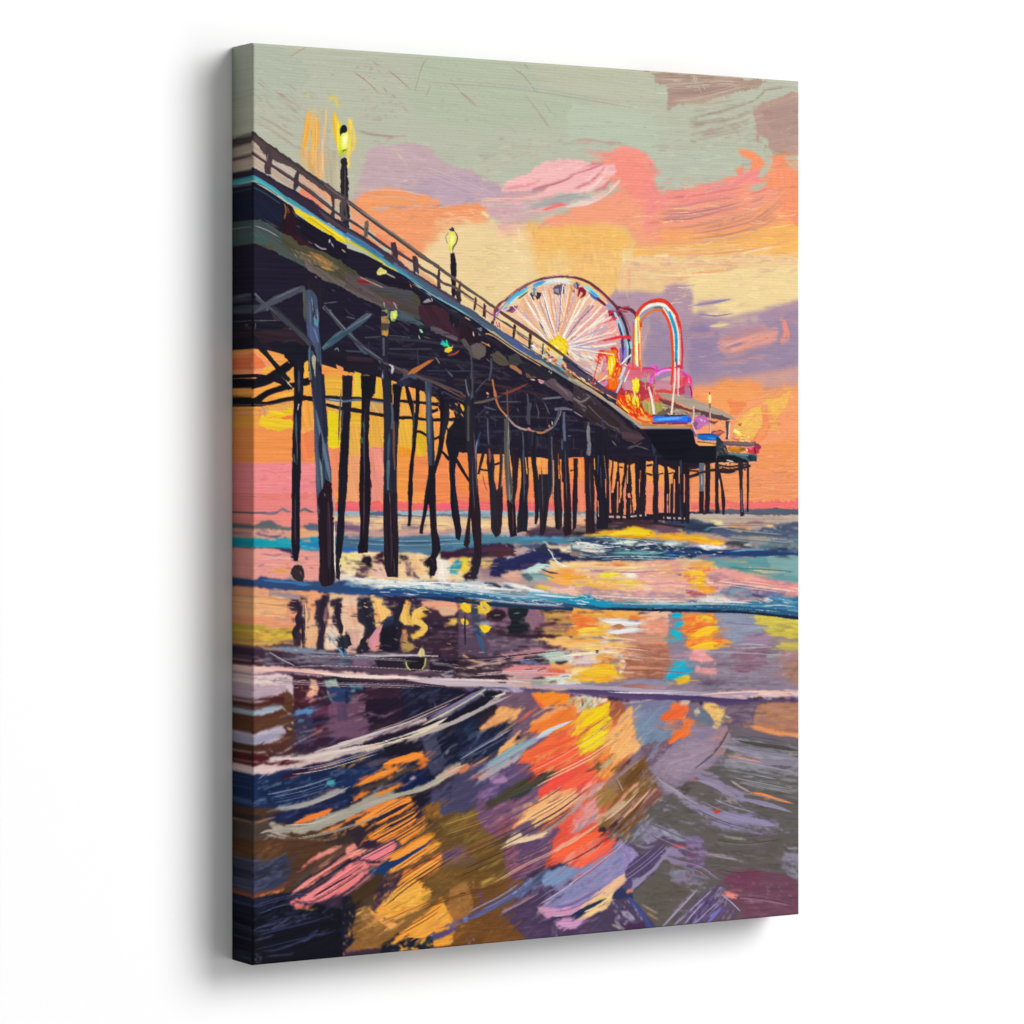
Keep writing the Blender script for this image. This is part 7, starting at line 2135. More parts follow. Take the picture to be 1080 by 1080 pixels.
S e038a0 14 4565,2840 77,45 44,63
S f04080 27:36t 4642,2885 33,35 0,55
S f490b0 13t 4653,2903 11,36
S c03068 23 4500,2823 43,-28 44,27
S 8a2c50 18 4664,2984 22,63 0,54
S c868c0 36:27 4185,2961 10,72 -10,54
S e83828 18 4434,2814 66,9 65,-10
P dc2c28 9 70 .06 3639,2663 42,-18 64,-10 64,-10 32,35 0,72 21,71 43,-18 -11,89 -85,72 -85,19 -128,-17 -32,-53 22,-71 31,-89
P f08020 7 80 .06 3681,2663 64,-10 85,8 0,89 -21,107 -43,54 -32,-89 -10,-107
P f8d81c 6 80 .06 3734,2715 75,-18 10,71 -32,107 -31,36 -22,-89
P d890a0 7 80 .05 3649,2716 53,0 32,88 0,90 -53,54 -42,-53 0,-89
S f4d8b8 12 3692,2716 -32,89 -21,81 -11,62
S e05848 27:18 3607,2806 -21,80 -22,54
S e83c20 27 3660,2654 -43,98 -31,107
S f4a818 18:27:18t 3756,2911 53,-36 75,-54
S e8b028 18 3724,2938 85,-45 64,-45
S f0d848 14 3564,2922 32,17 43,0
S ea5818 27:36:27 3862,2803 -32,54 -53,54
H e02818/c01c28/f07030 30 44 12 75 3596,2682 128,-38 -43,286 -106,1
H f0e060/f09020/e84020 30 45 11 -40 3724,2796 170,7 -42,143 -128,1
S 78b8dc 18:23:23:18:12t 2597,2284 82,-89 102,-72 124,-56
S 40c4dc 18:26:18t 2679,2195 61,-45 83,-46
S 48a0dc 18:28:18t 2905,2063 73,-24 83,-15
S dce8e4 14:21:23:18:12t 3019,2038 104,-25 115,-11 126,10
S 80dce0 14:21:18t 3459,2045 74,34 74,51
S 3c98d8 12:18:12t 3533,2096 84,52
S b85060 9:11:9t 3554,2060 106,60 96,78
S c06878 8 2658,2169 123,-81 145,-65
S e0a0a8 7 3040,1985 156,-22 168,4
S 9cd4ec 14:21:18 3819,2304 54,97 43,115
S b0dce8 11:14:11t 3948,2552 11,89 0,89
S c05060 9:13:9 3884,2267 64,106 43,106
H fdf4e0/f4d0b0/c8b8d0 34 141 7 75 2988,2056 397,-9 -105,462 -167,3
H f8e4cc/f0b898/e0a0a0 40 142 7 -35 3354,2269 391,54 -21,179 -381,94
S f8f0e0 11 2854,2130 134,208 146,226
S f8f0e0 9 2679,2256 206,172 186,155
S fbf4e8 11 3238,2050 -31,222 -21,247
S fbf4e8 11 3533,2132 -169,225 -126,188
S fbf4e8 11 3702,2342 -212,128 -189,136
S fbf0e0 9 3852,2500 -288,75 -252,57
S f8d838 26:44:44:26t 3092,2600 73,-10 63,35 42,52
S fbf0a0 18:18t 3144,2617 52,35
P c89ca0 7 0 .04 4369,2905 87,-10 33,81 -33,46 -120,1 -54,-54
S f060d4 14:18:18:14 4228,2970 32,-73 76,-45 98,-24
S f8a8ec 8 4271,2888 76,-41 98,-19
S f4b8d8 9 4631,2903 33,54
S f8e4a0 13:18:13t 4055,3052 0,53 0,63
P e8a070 9 -30 .05 3354,2827 210,104 266,176 193,142 237,71 0,-126 -323,-177 -213,-132
P b83848 9 0 .08 3596,2948 128,-19 213,25 172,-10 151,34 283,34 0,90 -174,182 -217,-18 -215,-115 -213,-88
P c88898 9 80 .05 3884,2955 139,-11 -22,90 -96,1
P b0a060 9 -60 .08 4109,3141 86,-36 174,-2 131,90 -66,72 -217,1 -86,-53
P c8889c 7 0 .05 4282,2942 174,-1 11,90 -207,1
P e0382c 7 60 .08 3575,2931 106,34 106,44 43,44 -106,-17 -107,-61
P c888b0 7 0 .06 3564,2931 75,26 85,-10 0,36 -64,18
S f0e8d0 12 3617,2957 64,-27 43,-36
P ee6a1c 7 80 .08 3734,2929 107,-19 11,54 -33,63 -85,-9
S f0d020 14t 3777,2947 32,-27
S b8c8cc 27:27:18 3894,2937 -32,62 -32,63
S e8e0d8 14 3884,2892 32,-54 32,-45
S d0d4d8 27 3937,2784 -32,72 -32,72
P e83c20 7 -40 .08 3830,3053 86,35 107,53 129,89 108,54 -65,54 -107,-18 -129,-71 -107,-89
P f0a820 7 80 .08 3926,3079 54,-18 21,81 -42,36 -33,-36
P f4e020 7 80 .06 4012,2927 76,-1 0,108 -22,36 22,125 -44,18 -43,-71 22,-90
P f8ee88 5 80 .06 4018,3052 43,-9 5,107 -38,-9
S f8ec48 27:36:18t 4055,2908 0,72 0,54
S f4d818 18:27:18t 3959,3142 64,53 65,45
S f4c820 18:27t 4098,3195 33,45
S f8c030 18:27:18t 3884,3169 53,44 43,36
S f8d048 14t 3948,3204 32,45
S f4a028 18t 3841,3125 43,44
S d42c18 14 3980,3124 43,71 43,90
H f4d040/e84818/c82020 50 45 12 50 3852,3107 171,34 172,143 -129,27
H f4e060/e0a030/d04820 24 54 12 80 3916,3035 193,-2 0,180 -129,-18
P e86820 5 5 .1 4077,3267 183,26 -11,45 -140,-9 -54,-18
S e4a060 27:36:18t 4077,3285 64,17 87,18
P e04a44 7 5 .06 4239,3041 130,-19 163,17 165,44 -110,64 -218,-26 -109,-35
P b49c8c 5 8 .06 4282,3059 174,-10 87,17 132,36 187,62 133,36 145,63 55,36 -100,19 -122,-36 -166,-54 -165,-36 -142,-53 -131,-36
P ac9c8c 5 10 .05 4500,3085 175,26 187,53 166,63 134,63 -89,0 -178,-35 -198,-63 -154,-44
P e06048 7 5 .06 4174,3105 108,-10 130,26 -21,27 -131,1 -86,-8
P 6c4048 5 18 .06 4304,3104 130,26 131,44 154,45 198,26 178,45 -67,28 -166,-36 -187,-45 -175,-44 -131,-36
P 5a4044 5 12 .06 4697,3192 165,45 222,44 78,18 -67,19 -155,-18 -188,-45
P 9c8478 7 8 .07 4369,3175 131,18 153,53 154,0 -132,37 -175,-18 -131,1
P 6e5c54 7 0 .08 4315,3230 97,-37 88,54 0,27 -240,1
H d8c8a8/c0a890/5c4c48 30 54 11 10 4369,3175 306,53 0,55 -306,-17
P a8a058 7 80 .08 4152,3159 87,-19 130,17 -22,73 -130,36 -65,-36
S d0b050 13 4206,3122 0,144
S b09838 11 4152,3159 11,71
P e04860 7 -50 .08 4554,2922 88,-37 0,144 -77,-35
P b07088 7 20 .06 4565,3012 77,-55 44,126 -77,19
P a08098 9 0 .05 4511,3030 120,-37 44,109 -132,-36
S f0c8d4 18:27:27 4195,2997 33,89 21,90 11,81
S f8ece0 18 4206,3033 33,107 21,117
S e87c38 18 4467,2904 0,73 -11,54
S e84020 22 4478,2796 -11,108 -11,73
S f4dcc4 18:18:27 4500,2814 0,126 -11,90 -11,91 -11,90 -6,54
S f6d8c8 22 4543,2813 0,127 0,144
S e86848 11 4565,2831 11,108 -11,109
P c03c58 9 -40 .07 4543,3012 66,-19 0,55 -55,27
S ddc0b4 18 4713,3174 0,108 -5,109
P bc6cac 9 0 .06 4719,3282 110,-18 44,36 44,36 -66,28 -66,45 -55,-18
S d8d0dc 15t 4785,3300 33,27
S d8d0dc 15t 4829,3309 22,27
P 8c5888 9 60 .06 4697,3355 44,-18 0,81 22,64 -55,-18
S e4b8b0 18 4686,3319 22,54 33,54
P 3058d8 5 0 .05 4576,3283 110,9 0,45 -99,0
P 3a2c50 5 0 .1 4228,3271 414,-11 0,18 -403,6
P 2e7cea 5 1 .05 4239,3284 130,-5 273,-1 0,50 -273,1 -109,9
S 58a8f0 18:27:18t 4260,3311 163,-10 164,-9
S 2858d0 14t 4260,3338 163,-10 219,0
S 8c2c60 14 4239,3342 130,-2 273,1
P c07c38 5 1 .06 4109,3338 151,9 382,8 55,0 0,27 -328,1 -217,-9
S d89848 14t 4260,3356 218,4 175,4
S 8c5c60 18 4901,3164 3,118 -2,163
S d8b8a8 11 4906,3200 0,127 0,109
S f8eaa0 27:36:27t 4901,3064 -1,45 -1,46
S f0c060 11t 4879,3073 -6,45
S 3c3448 15t 4899,3041 0,27
S 5c4440 13t 4884,3159 33,0
P 4c4050 5 80 .06 5089,3327 51,0 -12,164 -39,0
S e8d8c0 13 5134,3336 -6,82 -5,73
P 7a4450 5 0 .06 4940,3409 88,-9 67,27 -89,27 -111,-9
P d06c50 5 -10 .06 4895,3445 100,-36 67,9 -78,27
S 7a3c30 18:27:9t 4884,3318 67,18 55,-18
S 8c4838 15t 5229,3345 34,9 11,-19
S f8e888 24:37t 5173,3400 67,27 45,27
S f8d858 27t 5251,3409 23,45 -11,37
S f4e0a0 18t 5195,3390 -22,37
S d08c78 37:27t 5173,3427 22,36 23,37
P e8a070 7 30 .08 5140,3491 55,-55 79,64 90,-9 22,37 -191,-10
S e05838 11t 5162,3482 89,18
H f8e8a0/f0c070/e88050 26 37 11 20 5140,3390 167,0 113,128 -225,0
P 1468c0 5 0 .06 4752,3445 143,-4 111,13 33,37 -66,18 -144,-9 -77,-18
S 2c88e0 18:27:18t 4862,3473 78,9 66,9
S 103870 13t 4741,3445 154,-4 111,13
P d8a060 5 3 .08 4741,3509 121,0 133,18 -11,28 -122,-1 -121,-27
S 6c4038 9 4752,3513 143,14 89,9
S f0a868 15t 4951,3518 44,9
P 28222c 7 88 .05 878,988 38,-27 29,16 5,152 10,170 5,170 9,127 -58,2 -14,-153 -14,-143 -15,-127
S 5c5048 10t 926,1045 0,213 10,186
S 4a4038 17:25t 926,1385 19,144
P 14201e 5 0 .02 873,700 24,-27 29,-1 19,24 5,43 -34,10 -19,26 -19,10
P f0f078 5 88 .04 883,767 24,-18 48,-11 5,111 -15,51 -57,20 -10,-68
P fbfbb8 4 88 .02 897,784 48,-20 5,68 -43,36
S d8e020 14 883,784 -5,68 10,68
P b8cc30 5 88 .05 878,903 67,-20 0,43 -48,44 -38,-23
S 3c4020 8t 897,928 19,-26 29,-2
S f4e838 14t 970,763 4,85 -9,68
P e8e45c 5 88 .04 2004,1613 45,-19 30,51 -10,53 -30,35 -15,53 -20,-34 -5,-70
P f6f48c 3 88 .02 2019,1630 40,-1 0,69 -35,27
S b0cc40 10t 2009,1725 5,52
S 8c8c60 10 1999,1613 -30,36 20,60
S 5c3c30 12t 2059,1585 35,60 -15,61 -30,36 -5,52
P 40304c 5 0 .05 1994,1579 35,-14 10,-14 20,17 0,30 -40,-3
P 221c28 4 88 .04 2014,1795 55,-2 15,112 0,130 5,95 -30,87 -30,-33 -5,-191
P bda898 8 30 .05 -5,910 122,45 198,125 113,63 -19,135 -132,-62 -282,-130
P c0b0a4 7 30 .05 173,952 142,44 113,96 0,84 -151,-44 -94,-80
P b8a898 8 30 .05 -5,810 225,140 -37,52 -169,-59
P d4ac94 7 32 .05 457,1108 286,199 19,59 -162,-45 -134,-96
P e8886c 7 32 .05 457,1242 124,71 133,97 0,42 -95,-30 -143,-88
P d0a880 7 32 .05 724,1384 67,48 -19,69 -77,-48
P e0a880 8 70 .05 600,1237 249,66 58,125 -116,-30
P c8b098 8 80 .05 820,1330 58,31 -10,86 -38,-33
P d0a890 7 50 .05 830,1448 77,65 -19,43 -58,-32
P e8a078 9 40 .04 955,1367 29,33 78,65 68,57 97,65 -97,3 -127,-63
P ee9268 9 30 .04 984,1527 136,89 39,59 117,73 -20,26 -136,-81 -126,-98
P ee9068 9 30 .04 1227,1630 166,80 178,106 -50,2 -245,-79
P e8c890 8 30 .04 -5,793 0,-8 10,16
P 514444 6 38 .06 -42,762 37,11 131,81 123,78 94,55 95,54 143,87 133,70 125,72 106,55 0,59 -135,-54 -115,-55 -133,-79 -134,-87 -113,-46 -123,-53 -103,-71 -94,-87 -37,-15
S 3c3038 12 5,793 150,93 160,102 170,102 210,126 231,135
S 6c6064 14t 695,1208 115,71 126,72
S 54484c 25:29:25 -14,961 131,78 85,38 113,62 123,71 162,94 143,96 87,65 115,55
S 3c3038 10 -5,977 178,93 255,148 315,199 193,120
P 4a3c40 4 85 .05 126,896 57,31 9,91 -9,68 0,67 -57,-6 -9,-67 19,-59
S 80706c 10t 155,970 -19,84
P 453640 4 85 .05 438,1100 28,16 -9,76 0,50 -38,44 -19,-16 0,-76
P 443a40 4 85 .05 782,1306 38,24 0,76 10,59 -10,59 -48,-23 19,-69
P 4c4448 4 85 .05 878,1361 48,16 -19,68 9,85 -28,18 -20,-101
S 6a6468 17:26:31 945,1350 88,65 97,73 68,32 117,73 128,73 128,73 99,74 119,66 100,40 120,75 120,66
S 433c44 26:26:26 965,1375 97,65 116,72 137,81 128,64 128,82 119,74 129,73 110,67 120,66 80,50
S 4c5464 14 1325,1584 98,57 69,40
S 383848 12 1571,1722 99,65 99,58
S 54484c 22:26:26 955,1520 107,56 116,72 108,65 98,57 88,32 99,57 69,32 99,58 110,49 80,58 90,33
S 3c3038 10 965,1536 165,88 165,106 177,89 198,97
P 6c6454 4 85 .06 1130,1539 29,-9 10,42 -10,103 -39,1 0,-68
S 4c3c48 14 1149,1590 -10,77
P 3e3040 4 85 .05 1403,1718 40,-10 19,60 10,120 -59,-33 -10,-68
P 483844 4 85 .05 1630,1849 20,-18 30,59 10,112 -60,-50
P e8b890 4 30 .04 1690,1942 129,74 50,50 10,17 -189,-90
P e8b498 4 30 .04 1492,1844 99,49 39,59 -118,-40
P e6a87c 5 32 .04 1699,1959 170,99 10,43 -170,-82
P ecd0a0 5 32 .04 1909,1979 120,75 10,51 -110,-57
P e8d0a4 5 32 .04 1909,2065 110,67 20,43 -110,-50
P ecc890 5 60 .04 2079,2000 50,34 0,130 -40,-42
P f0a878 5 60 .04 2079,2078 40,43 -10,61 -30,-17
P 423844 4 85 .05 1889,1954 30,16 -10,78 10,69 -40,-25 0,-60
S 4a3c40 14t 1919,2048 50,33 60,7
S f0e0b0 10 2084,2148 10,51
P 4a3838 4 85 .05 2109,2104 20,8 0,121 -20,-17
S 5a484c 26:23:23:21 2109,2060 111,67 132,67 102,67 91,51
S 987868 9 2109,2052 131,75 152,92
S 503038 23:19:19 2515,2303 143,76 144,77 103,59 135,77 156,95 105,60
S 7c3c38 9 2576,2346 154,85 155,85
P eacb94 3 32 .04 2150,2120 121,67 0,104 -111,-58
P e8c090 3 32 .04 2301,2212 71,42 -10,96 -81,-42
P e8b8a0 3 50 .04 2403,2262 81,51 -20,87 -61,-42
S a08878 9 2160,2172 91,50 111,67
P 4c3440 3 85 .05 2276,2195 25,13 -15,109 -25,-8
P 402c40 3 85 .05 2377,2245 26,17 -5,122 -31,-25
P e8b080 3 32 .04 2556,2434 123,50 -11,61 -92,-42
P eab080 4 32 .04 2709,2483 134,103 0,36 -103,-60
P e4a07c 4 32 .04 2885,2568 124,69 -42,18 -82,-43
S 4c3040 12 2566,2399 71,33 62,43
S 60404c 11 2730,2509 72,43 62,34
P 4c3040 4 85 .05 2694,2431 26,17 -6,114 -35,-26
P 402838 4 85 .05 2864,2516 31,17 -10,123 -31,-35
H e8dcc8/c8d0c8/8ab0b8/c84840/e0a860/383850/e8e0e0/50808c 70 40 23 32 2885,2603 155,51 240,191 63,88 -147,-52 -187,-121 -124,-86
H 302838/483c50 26 53 16 32 3040,2671 303,191 0,71 -303,-173
S e8e8d8 26:18t 2885,2621 51,17
S dce8d8 35:26t 2988,2699 42,17
S e0e0d0 35:26t 3082,2741 41,35
S 98c8c8 26t 3176,2723 62,52
S 60a8b0 21t 3165,2793 52,44
S c83828 18t 3061,2645 31,26
S 303858 27:27 3238,2739 63,53 63,34
S f0e0c0 12t 3019,2645 31,-26
P 34283a 6 33 .05 -42,1096 47,-2 75,30 84,46 132,62 132,54 172,94 162,104 183,96 0,85 -154,-80 -144,-63 -162,-87 -170,-86 -142,-87 -168,-77 -47,2
P 4a3e48 4 33 .06 600,1380 162,104 193,112 223,104 274,154 139,99 278,139 260,141 0,70 -240,-116 -219,-124 -296,-164 -244,-155 -185,-96 -202,-95
P 5a5064 5 33 .06 1521,1938 198,98 200,115 210,108 0,44 -240,-125 -219,-115 -178,-99
S 3c3040 17 955,1605 223,120 245,138
P 485664 5 33 .06 2109,2234 162,83 203,118 205,119 185,111 176,95 261,147 -105,-8 -239,-147 -248,-102 -235,-136 -203,-127 -162,-84
P 4c5868 4 33 .06 3040,2742 156,86 168,105 0,35 -220,-113
P 8c6c54 5 38 .06 3217,2828 147,69 105,52 -42,19 -126,-52
P 475aa8 5 33 .06 2679,2571 123,69 83,60 62,43 -42,9 -124,-68 -102,-60
S 6a5c70 14 2679,2554 164,85 166,95
S 2e2432 17 5,1110 159,77 264,116 315,182 202,120
S 4498a4 42:37:37:34 -42,1179 56,10 75,35 113,54 113,71 104,55 104,55
S 58b0b8 12 33,1201 150,78 132,78
S 2c6878 8 14,1227 112,37 123,71
S 5494c0 37:39:34 485,1443 115,64 143,79 125,56 77,39
S 6ab0d0 12 552,1483 191,103 164,80
S 3a78a8 26:34:34:34 926,1657 136,72 136,81 156,89 98,66
S 4e7cb0 15 945,1648 185,87 195,114
S 489cae 26:34:29 1276,1859 147,81 148,82 128,74 120,58 150,74 160,75
S 54688c 26 1423,1906 148,82 198,107 180,90
S 74b8c0 14 1670,2088 199,99 260,133
S 58a0ac 21 2109,2294 162,93 152,93
S a8a494 14 2271,2387 203,118 205,128 206,102
S d8a880 10 2474,2522 153,94 103,60
S b09868 18 2833,2709 124,69 83,52
S 8ca498 21 2957,2752 135,77 157,78 84,44
S 7c8488 21:30:36 3113,2829 188,104 168,70 148,87 160,89 139,79 107,71 86,45
S a8a494 16:21:18 3301,2924 179,70 159,96 170,88 150,107 139,80
S c0a878 16 3301,2933 147,25 106,62
S d8a860 35:27t 3364,2906 105,61 85,44
S 605c5c 18 3564,3020 85,35 53,35
S 28283c 36:27 3681,3072 64,44 85,27
S 94a8b0 14t 3724,3099 63,44
S e8e4d8 12t 3713,3063 32,27
H f0c890/e07850/c85080/f0e0c0 30 36 12 35 3364,2897 169,52 106,52 -106,1
S a4978c 27:23 4066,3365 194,13 218,4 186,0
P e6cc20 7 32 .05 390,1447 38,-1 95,30 115,46 105,64 106,56 96,56 0,60 -135,-55 -115,-64 -114,-64 -115,-63 -66,-32
S c8981c 12 552,1517 124,72 134,80
S f4e040 14 447,1470 153,62 143,80 164,88
S c4bc58 26:20 936,1707 97,48 106,48 98,57 88,49
S 88a848 12 984,1714 146,72 146,81
S d8c840 17:26:26t 1315,1909 78,41 79,32
S b8a850 10t 1159,1828 117,65
P d8b0a4 9 35 .05 3301,2686 168,68 191,34 -21,124 -85,10 -127,-87 -105,-70
H f4e8d0/c0b4c8/e8b0a0/f0dcc0 50 106 10 28 3301,2650 338,84 -22,161 -274,-121
S 262c48 23:23:20 3270,2739 115,78 105,61 106,61
S 484c70 9 3301,2739 126,78 127,69
P 4c4054 5 38 .06 3280,2774 126,70 190,104 128,70 128,53 -22,45 -149,-62 -148,-78 -169,-96 -84,-53
H e8e0c8/88b0b8/c84838/e8a860/403c58/f0c080/7c4868/d8d0d0 80 32 18 36 3009,2654 292,155 316,157 213,114 -21,45 -234,-105 -295,-140 -292,-155
S e8e4d4 21:18t 2916,2638 51,26
S d8e8dc 26:23t 2999,2690 31,26
S e4e0d0 26:26t 3071,2750 42,26
S 88c4cc 21:18t 3165,2758 63,43
S 54a0ac 18:14t 3196,2819 63,44
S e8a858 18:18t 3333,2862 52,35
S f0d8a0 14:18t 3427,2914 63,35
S b8404c 14:18t 3533,2949 53,35
S a89c8c 14:18:18:14 3301,2916 211,113 265,150 246,142
S 34283a 12:14:12 3343,2897 190,105 254,141 172,106
S b8a4b8 19:12:7 2978,2215 83,174 73,158
S c0a8bc 21:14:7 3134,2176 31,176 11,176
S c4a8b4 23:14:7 3364,2153 -73,179 -74,178
S c8a4ac 27:16:7 3533,2238 -127,145 -147,153
S bca4b8 27:16:7 3724,2439 -191,66 -211,83
S b8a8bc 21:14:7 2802,2306 145,138 135,139
S b4a4bc 18:21:7 3766,2644 -212,3 -221,-15
S fbf4e4 11:9 3009,2109 146,420
S fbf4e4 12:9 2843,2218 270,347
S fbf4e4 12:9 3427,2187 -199,358
S fbf4e4 12:9 3617,2290 -337,281
S fbf4e4 11:9 3787,2483 -475,123
S f8e8d0 11:9 3809,2697 -487,-56
S f0a060 18:12 3343,2074 -126,418
S e8c038 18t 3061,2680 -42,-43
S f4c428 12t 3301,2677 42,35
S f4c428 12t 3176,2493 0,-44
S f8d8c8 9:13:9t 4098,2433 0,179 0,179
S f4a030 14:13 4114,2432 0,422
S d8342c 11 4023,2389 -5,430
S e8483c 13:13t 3884,2785 96,35 129,16
S f8f0c8 12t 3777,2733 0,124
S e84828 12 3649,2681 -42,143 -43,125
S e84828 12 3830,2678 32,125 -53,126
S c8404c 11t 4260,2852 0,180
S b0a8b0 11t 4152,2907 11,126
S f8f4e8 13:9t 3916,2963 64,-126
H d0a0a8/a89868/e06848/c8b080 36 45 10 85 4120,2872 162,-2 0,279 -151,1
P 1e1c2a 0 33 .05 -42,1229 56,-2 159,77 217,126 38,66 172,95 210,112 135,55 0,348 -987,24
P 211c2c 0 0 .05 -42,1630 987,153 175,46 205,88 147,65 148,65 149,82 200,108 160,83 142,75 203,127 205,119 257,129 208,94 199,104 169,70 212,114 213,142 172,98 260,0 306,-1 33,27 33,136 221,0 33,155 -353,62 -142,9 -164,-55 -162,-37 -258,17 -171,-36 -233,-10 -158,0 -210,26 -166,-27 -135,-1 -164,-26 -205,-1 -183,-9 -172,-27 -70,-43 -60,-130 -120,-267 -80,-51 -119,-51 -119,-42 -128,-42 -147,-33 -185,-32 -155,-16 -193,-48 -191,-49 -237,-47 -142,-32 -215,-22
P 1c1e30 8 33 .05 14,1260 206,93 95,80 -19,152 -123,4 -159,-28
P 1b2034 8 40 .05 14,1344 159,77 123,63 0,84 -282,-15
S 2c4450 12 14,1277 112,46 151,86
P 2a1822 8 80 .06 315,1399 75,48 38,100 0,134 57,83 -123,3 -66,-98 0,-151
S 8c6038 12:17t 315,1399 19,67 -19,84
S 6c4030 12t 343,1423 19,75
S 5a4838 10t 390,1464 76,90 76,56
S 564c50 8t 428,1597 105,39
S 48424c 8t 108,1549 131,63
S 48424c 8t 164,1589 94,31
P 341c28 13 10 .06 315,1668 170,20 115,5 47,66 -95,45 -143,-4 -66,-32
P 1c1826 8 30 .05 428,1530 172,78 191,78 154,97 0,187 -154,-97 -134,-81 -172,-79
P 2c2430 8 30 .05 600,1794 143,46 202,96 0,102 -154,-64
S 5c5054 10t 542,1728 58,32
S 9a8c94 14t 609,1751 67,40 67,7
S c8c0d0 17:17t 772,1704 -10,43
S a09cb0 20:17t 782,1738 28,41
S b09c88 12t 888,1794 48,32
P 4c4838 8 33 .06 -42,1563 112,-4 103,47 142,70 170,96 115,22 143,46 145,64 57,41 117,56 136,82 137,39 137,23 148,5 70,41 39,154 -59,70 -198,-65 -157,-39 -137,-57 -145,-65 -126,-65 -116,-40 -191,-79 -172,-97 -160,-54 -123,-47 -150,-45 -37,-7
P 455252 7 30 .06 -42,1563 112,-4 94,30 132,80 -19,118 -151,-12 -168,-29
P 3c5450 8 60 .06 -5,1695 113,13 18,67 -93,-14
S 8c847c 12t 14,1611 131,37 113,55
P 4c5450 7 35 .06 155,1690 160,79 170,112 162,89 -47,35 -172,-80 -170,-71 -56,-48
P 665c58 7 33 .08 485,1865 210,120 96,40 154,64 136,56 156,82 98,58 -59,1 -195,-73 -174,-81 -164,-55 -191,-88
P 6c5c48 7 33 .08 428,1816 172,45 143,55 125,39 -58,36 -163,-47 -162,-63
P 8a6640 8 35 .1 552,1812 124,39 96,56 58,41 -87,2 -124,-64
S b88040 15t 600,1861 95,40 96,31
S a88040 17:25:17t 676,1952 77,15 57,15
H 80704c/9c8058/5c5c58 60 51 8 35 362,1801 429,106 97,65 -193,5 -286,-110
P 4c4850 7 8 .06 945,2021 117,-3 214,54 245,54 89,15 0,104 -187,-48 -186,-47 -175,-64
P 5a4c4c 7 30 .06 926,1988 155,98 146,81 108,66 -20,52 -156,-65 -136,-56 -97,-32
P 4c4440 7 15 .06 1315,2200 206,21 188,56 40,111 -79,27 -218,-47 -117,-66
P 46545c 7 15 .06 1315,2285 137,23 139,66 138,57 40,34 -198,-31 -178,-31
P 604048 7 20 .06 1315,2208 108,23 49,51 -79,27 -68,-41
S b09c98 12t 1413,2249 30,33 9,34
S a4a09c 12t 1325,2251 10,51
S 7c2430 26:34:17t 1042,2070 78,6 78,15
S a03830 12t 1052,2035 48,33
S c0a080 9 1315,2123 -234,-88
P 201a28 7 5 .05 1198,2015 176,-5 217,80 19,51 -138,-5 -196,-55
P dcd478 7 -10 .06 1256,1979 39,-35 59,24 10,25 -88,11
S f0e0a0 10t 1256,2013 10,-26
S a8a49c 14t 1344,1994 49,16 50,24
P 3e2430 9 50 .05 1690,2277 179,-4 150,67 110,84 0,225 -80,-68 -160,-101 -140,-32 -59,-85
P 362430 9 50 .05 1969,2289 160,66 0,242 -100,-128
P 1e1c28 7 80 .05 2009,2322 100,-2 0,148 -60,-8 -40,-51
S 5c5860 9t 2049,2469 10,-44
S 445458 10t 2019,2305 90,33
S b8a8a8 12t 1749,2155 60,33 20,52
P 948c90 4 20 .1 1789,2206 50,34 -50,9 -60,2
S c06838 14t 1591,2082 19,34
S 8a3c38 12t 1839,2188 10,43
S c8a888 10t 1620,2081 99,41
P 5c5058 6 27 .08 1799,2456 50,-1 80,33 90,33 90,51 -20,26 -100,-24 -100,-42 -70,-25
P 7c5c4c 4 30 .06 -42,1162 9,0 0,8
H 2c2a3c/3a3038/34303c/2a3040 200 139 14 2 1276,2312 995,153 1030,557 636,397 -636,204 -1131,-72 -698,-601 -527,-122
H 3c3440/48404c/2c3448 120 113 11 30 945,2106 1124,319 1232,597 959,442 -959,-177 -1232,-429 -1124,-412
H 302c3c/3c3844/241c2c 110 106 12 88 2069,2945 1232,165 636,309 -213,223 -1554,-74
S 34323f 26:26:26 1325,2584 444,19 502,62 203,32
S 302e3c 21 1325,2712 544,45 605,79
S 38303a 26:34:26 888,2786 584,96 497,81
S 3c2c30 21:26:17 2069,2945 507,65 516,84
S 34303c 18 2271,3291 614,-3 521,34
S 2c3040 21 2474,3421 618,-27 632,34
S 443c48 14 1670,2931 249,119 251,102
S 6c5048 14:17:12t 1789,2965 180,67 221,103
P c8d468 5 85 .05 1403,2335 49,-10 10,43 -19,43 -40,1 -10,-34
P e8ec8c 3 85 .05 1413,2352 30,-1 -10,43 -20,0
S 70a850 12t 1393,2420 50,-1
P 9c8058 5 80 .1 1305,2328 59,-10 10,69 0,179 -69,-7 -10,-120
P b87838 5 0 .08 1315,2405 39,-1 10,34 -49,1
P cc8c30 5 10 .08 1295,2516 59,16 20,26 -49,9 -30,-17
P 4c403c 7 80 .08 1295,2439 79,7 0,69 -79,-7
S 90e0a8 22t 1690,2492 39,34
S 90a070 14t 1680,2544 19,43
P 28d0a0 4 -30 .06 1939,2592 30,25 10,-35 20,52 10,17 -60,-16 -30,-8
S 2890c8 17t 1919,2635 10,-26 30,-9
P e8c830 5 0 .08 1969,2660 40,-9 30,-9 0,43 -40,18 -40,-8
S 2cb070 14t 1929,2626 40,26
S e8d890 10t 2029,2668 20,-35
S b04838 14t 1989,2729 80,-18 50,-35
S 40a8c0 22:25t 609,2064 19,16
S 2890b8 17:20t 628,2097 39,41
S a8586c 12t 619,2038 19,16
S 8c3838 14t 676,2138 38,24
P 4a4c5c 5 -27 .06 136,2276 84,-52 142,-53 123,-45 57,7 -19,34 -114,45 -113,61 -104,36
P 424858 5 -27 .06 -5,2338 94,-44 47,-18 28,42 -94,43 -56,27 -19,0
S 585c6c 25:33:33 23,2204 57,65 75,82
P 383038 5 35 .06 164,2318 75,57 76,66 113,98 95,83 58,50 -39,17 -114,-65 -113,-83 -95,-99
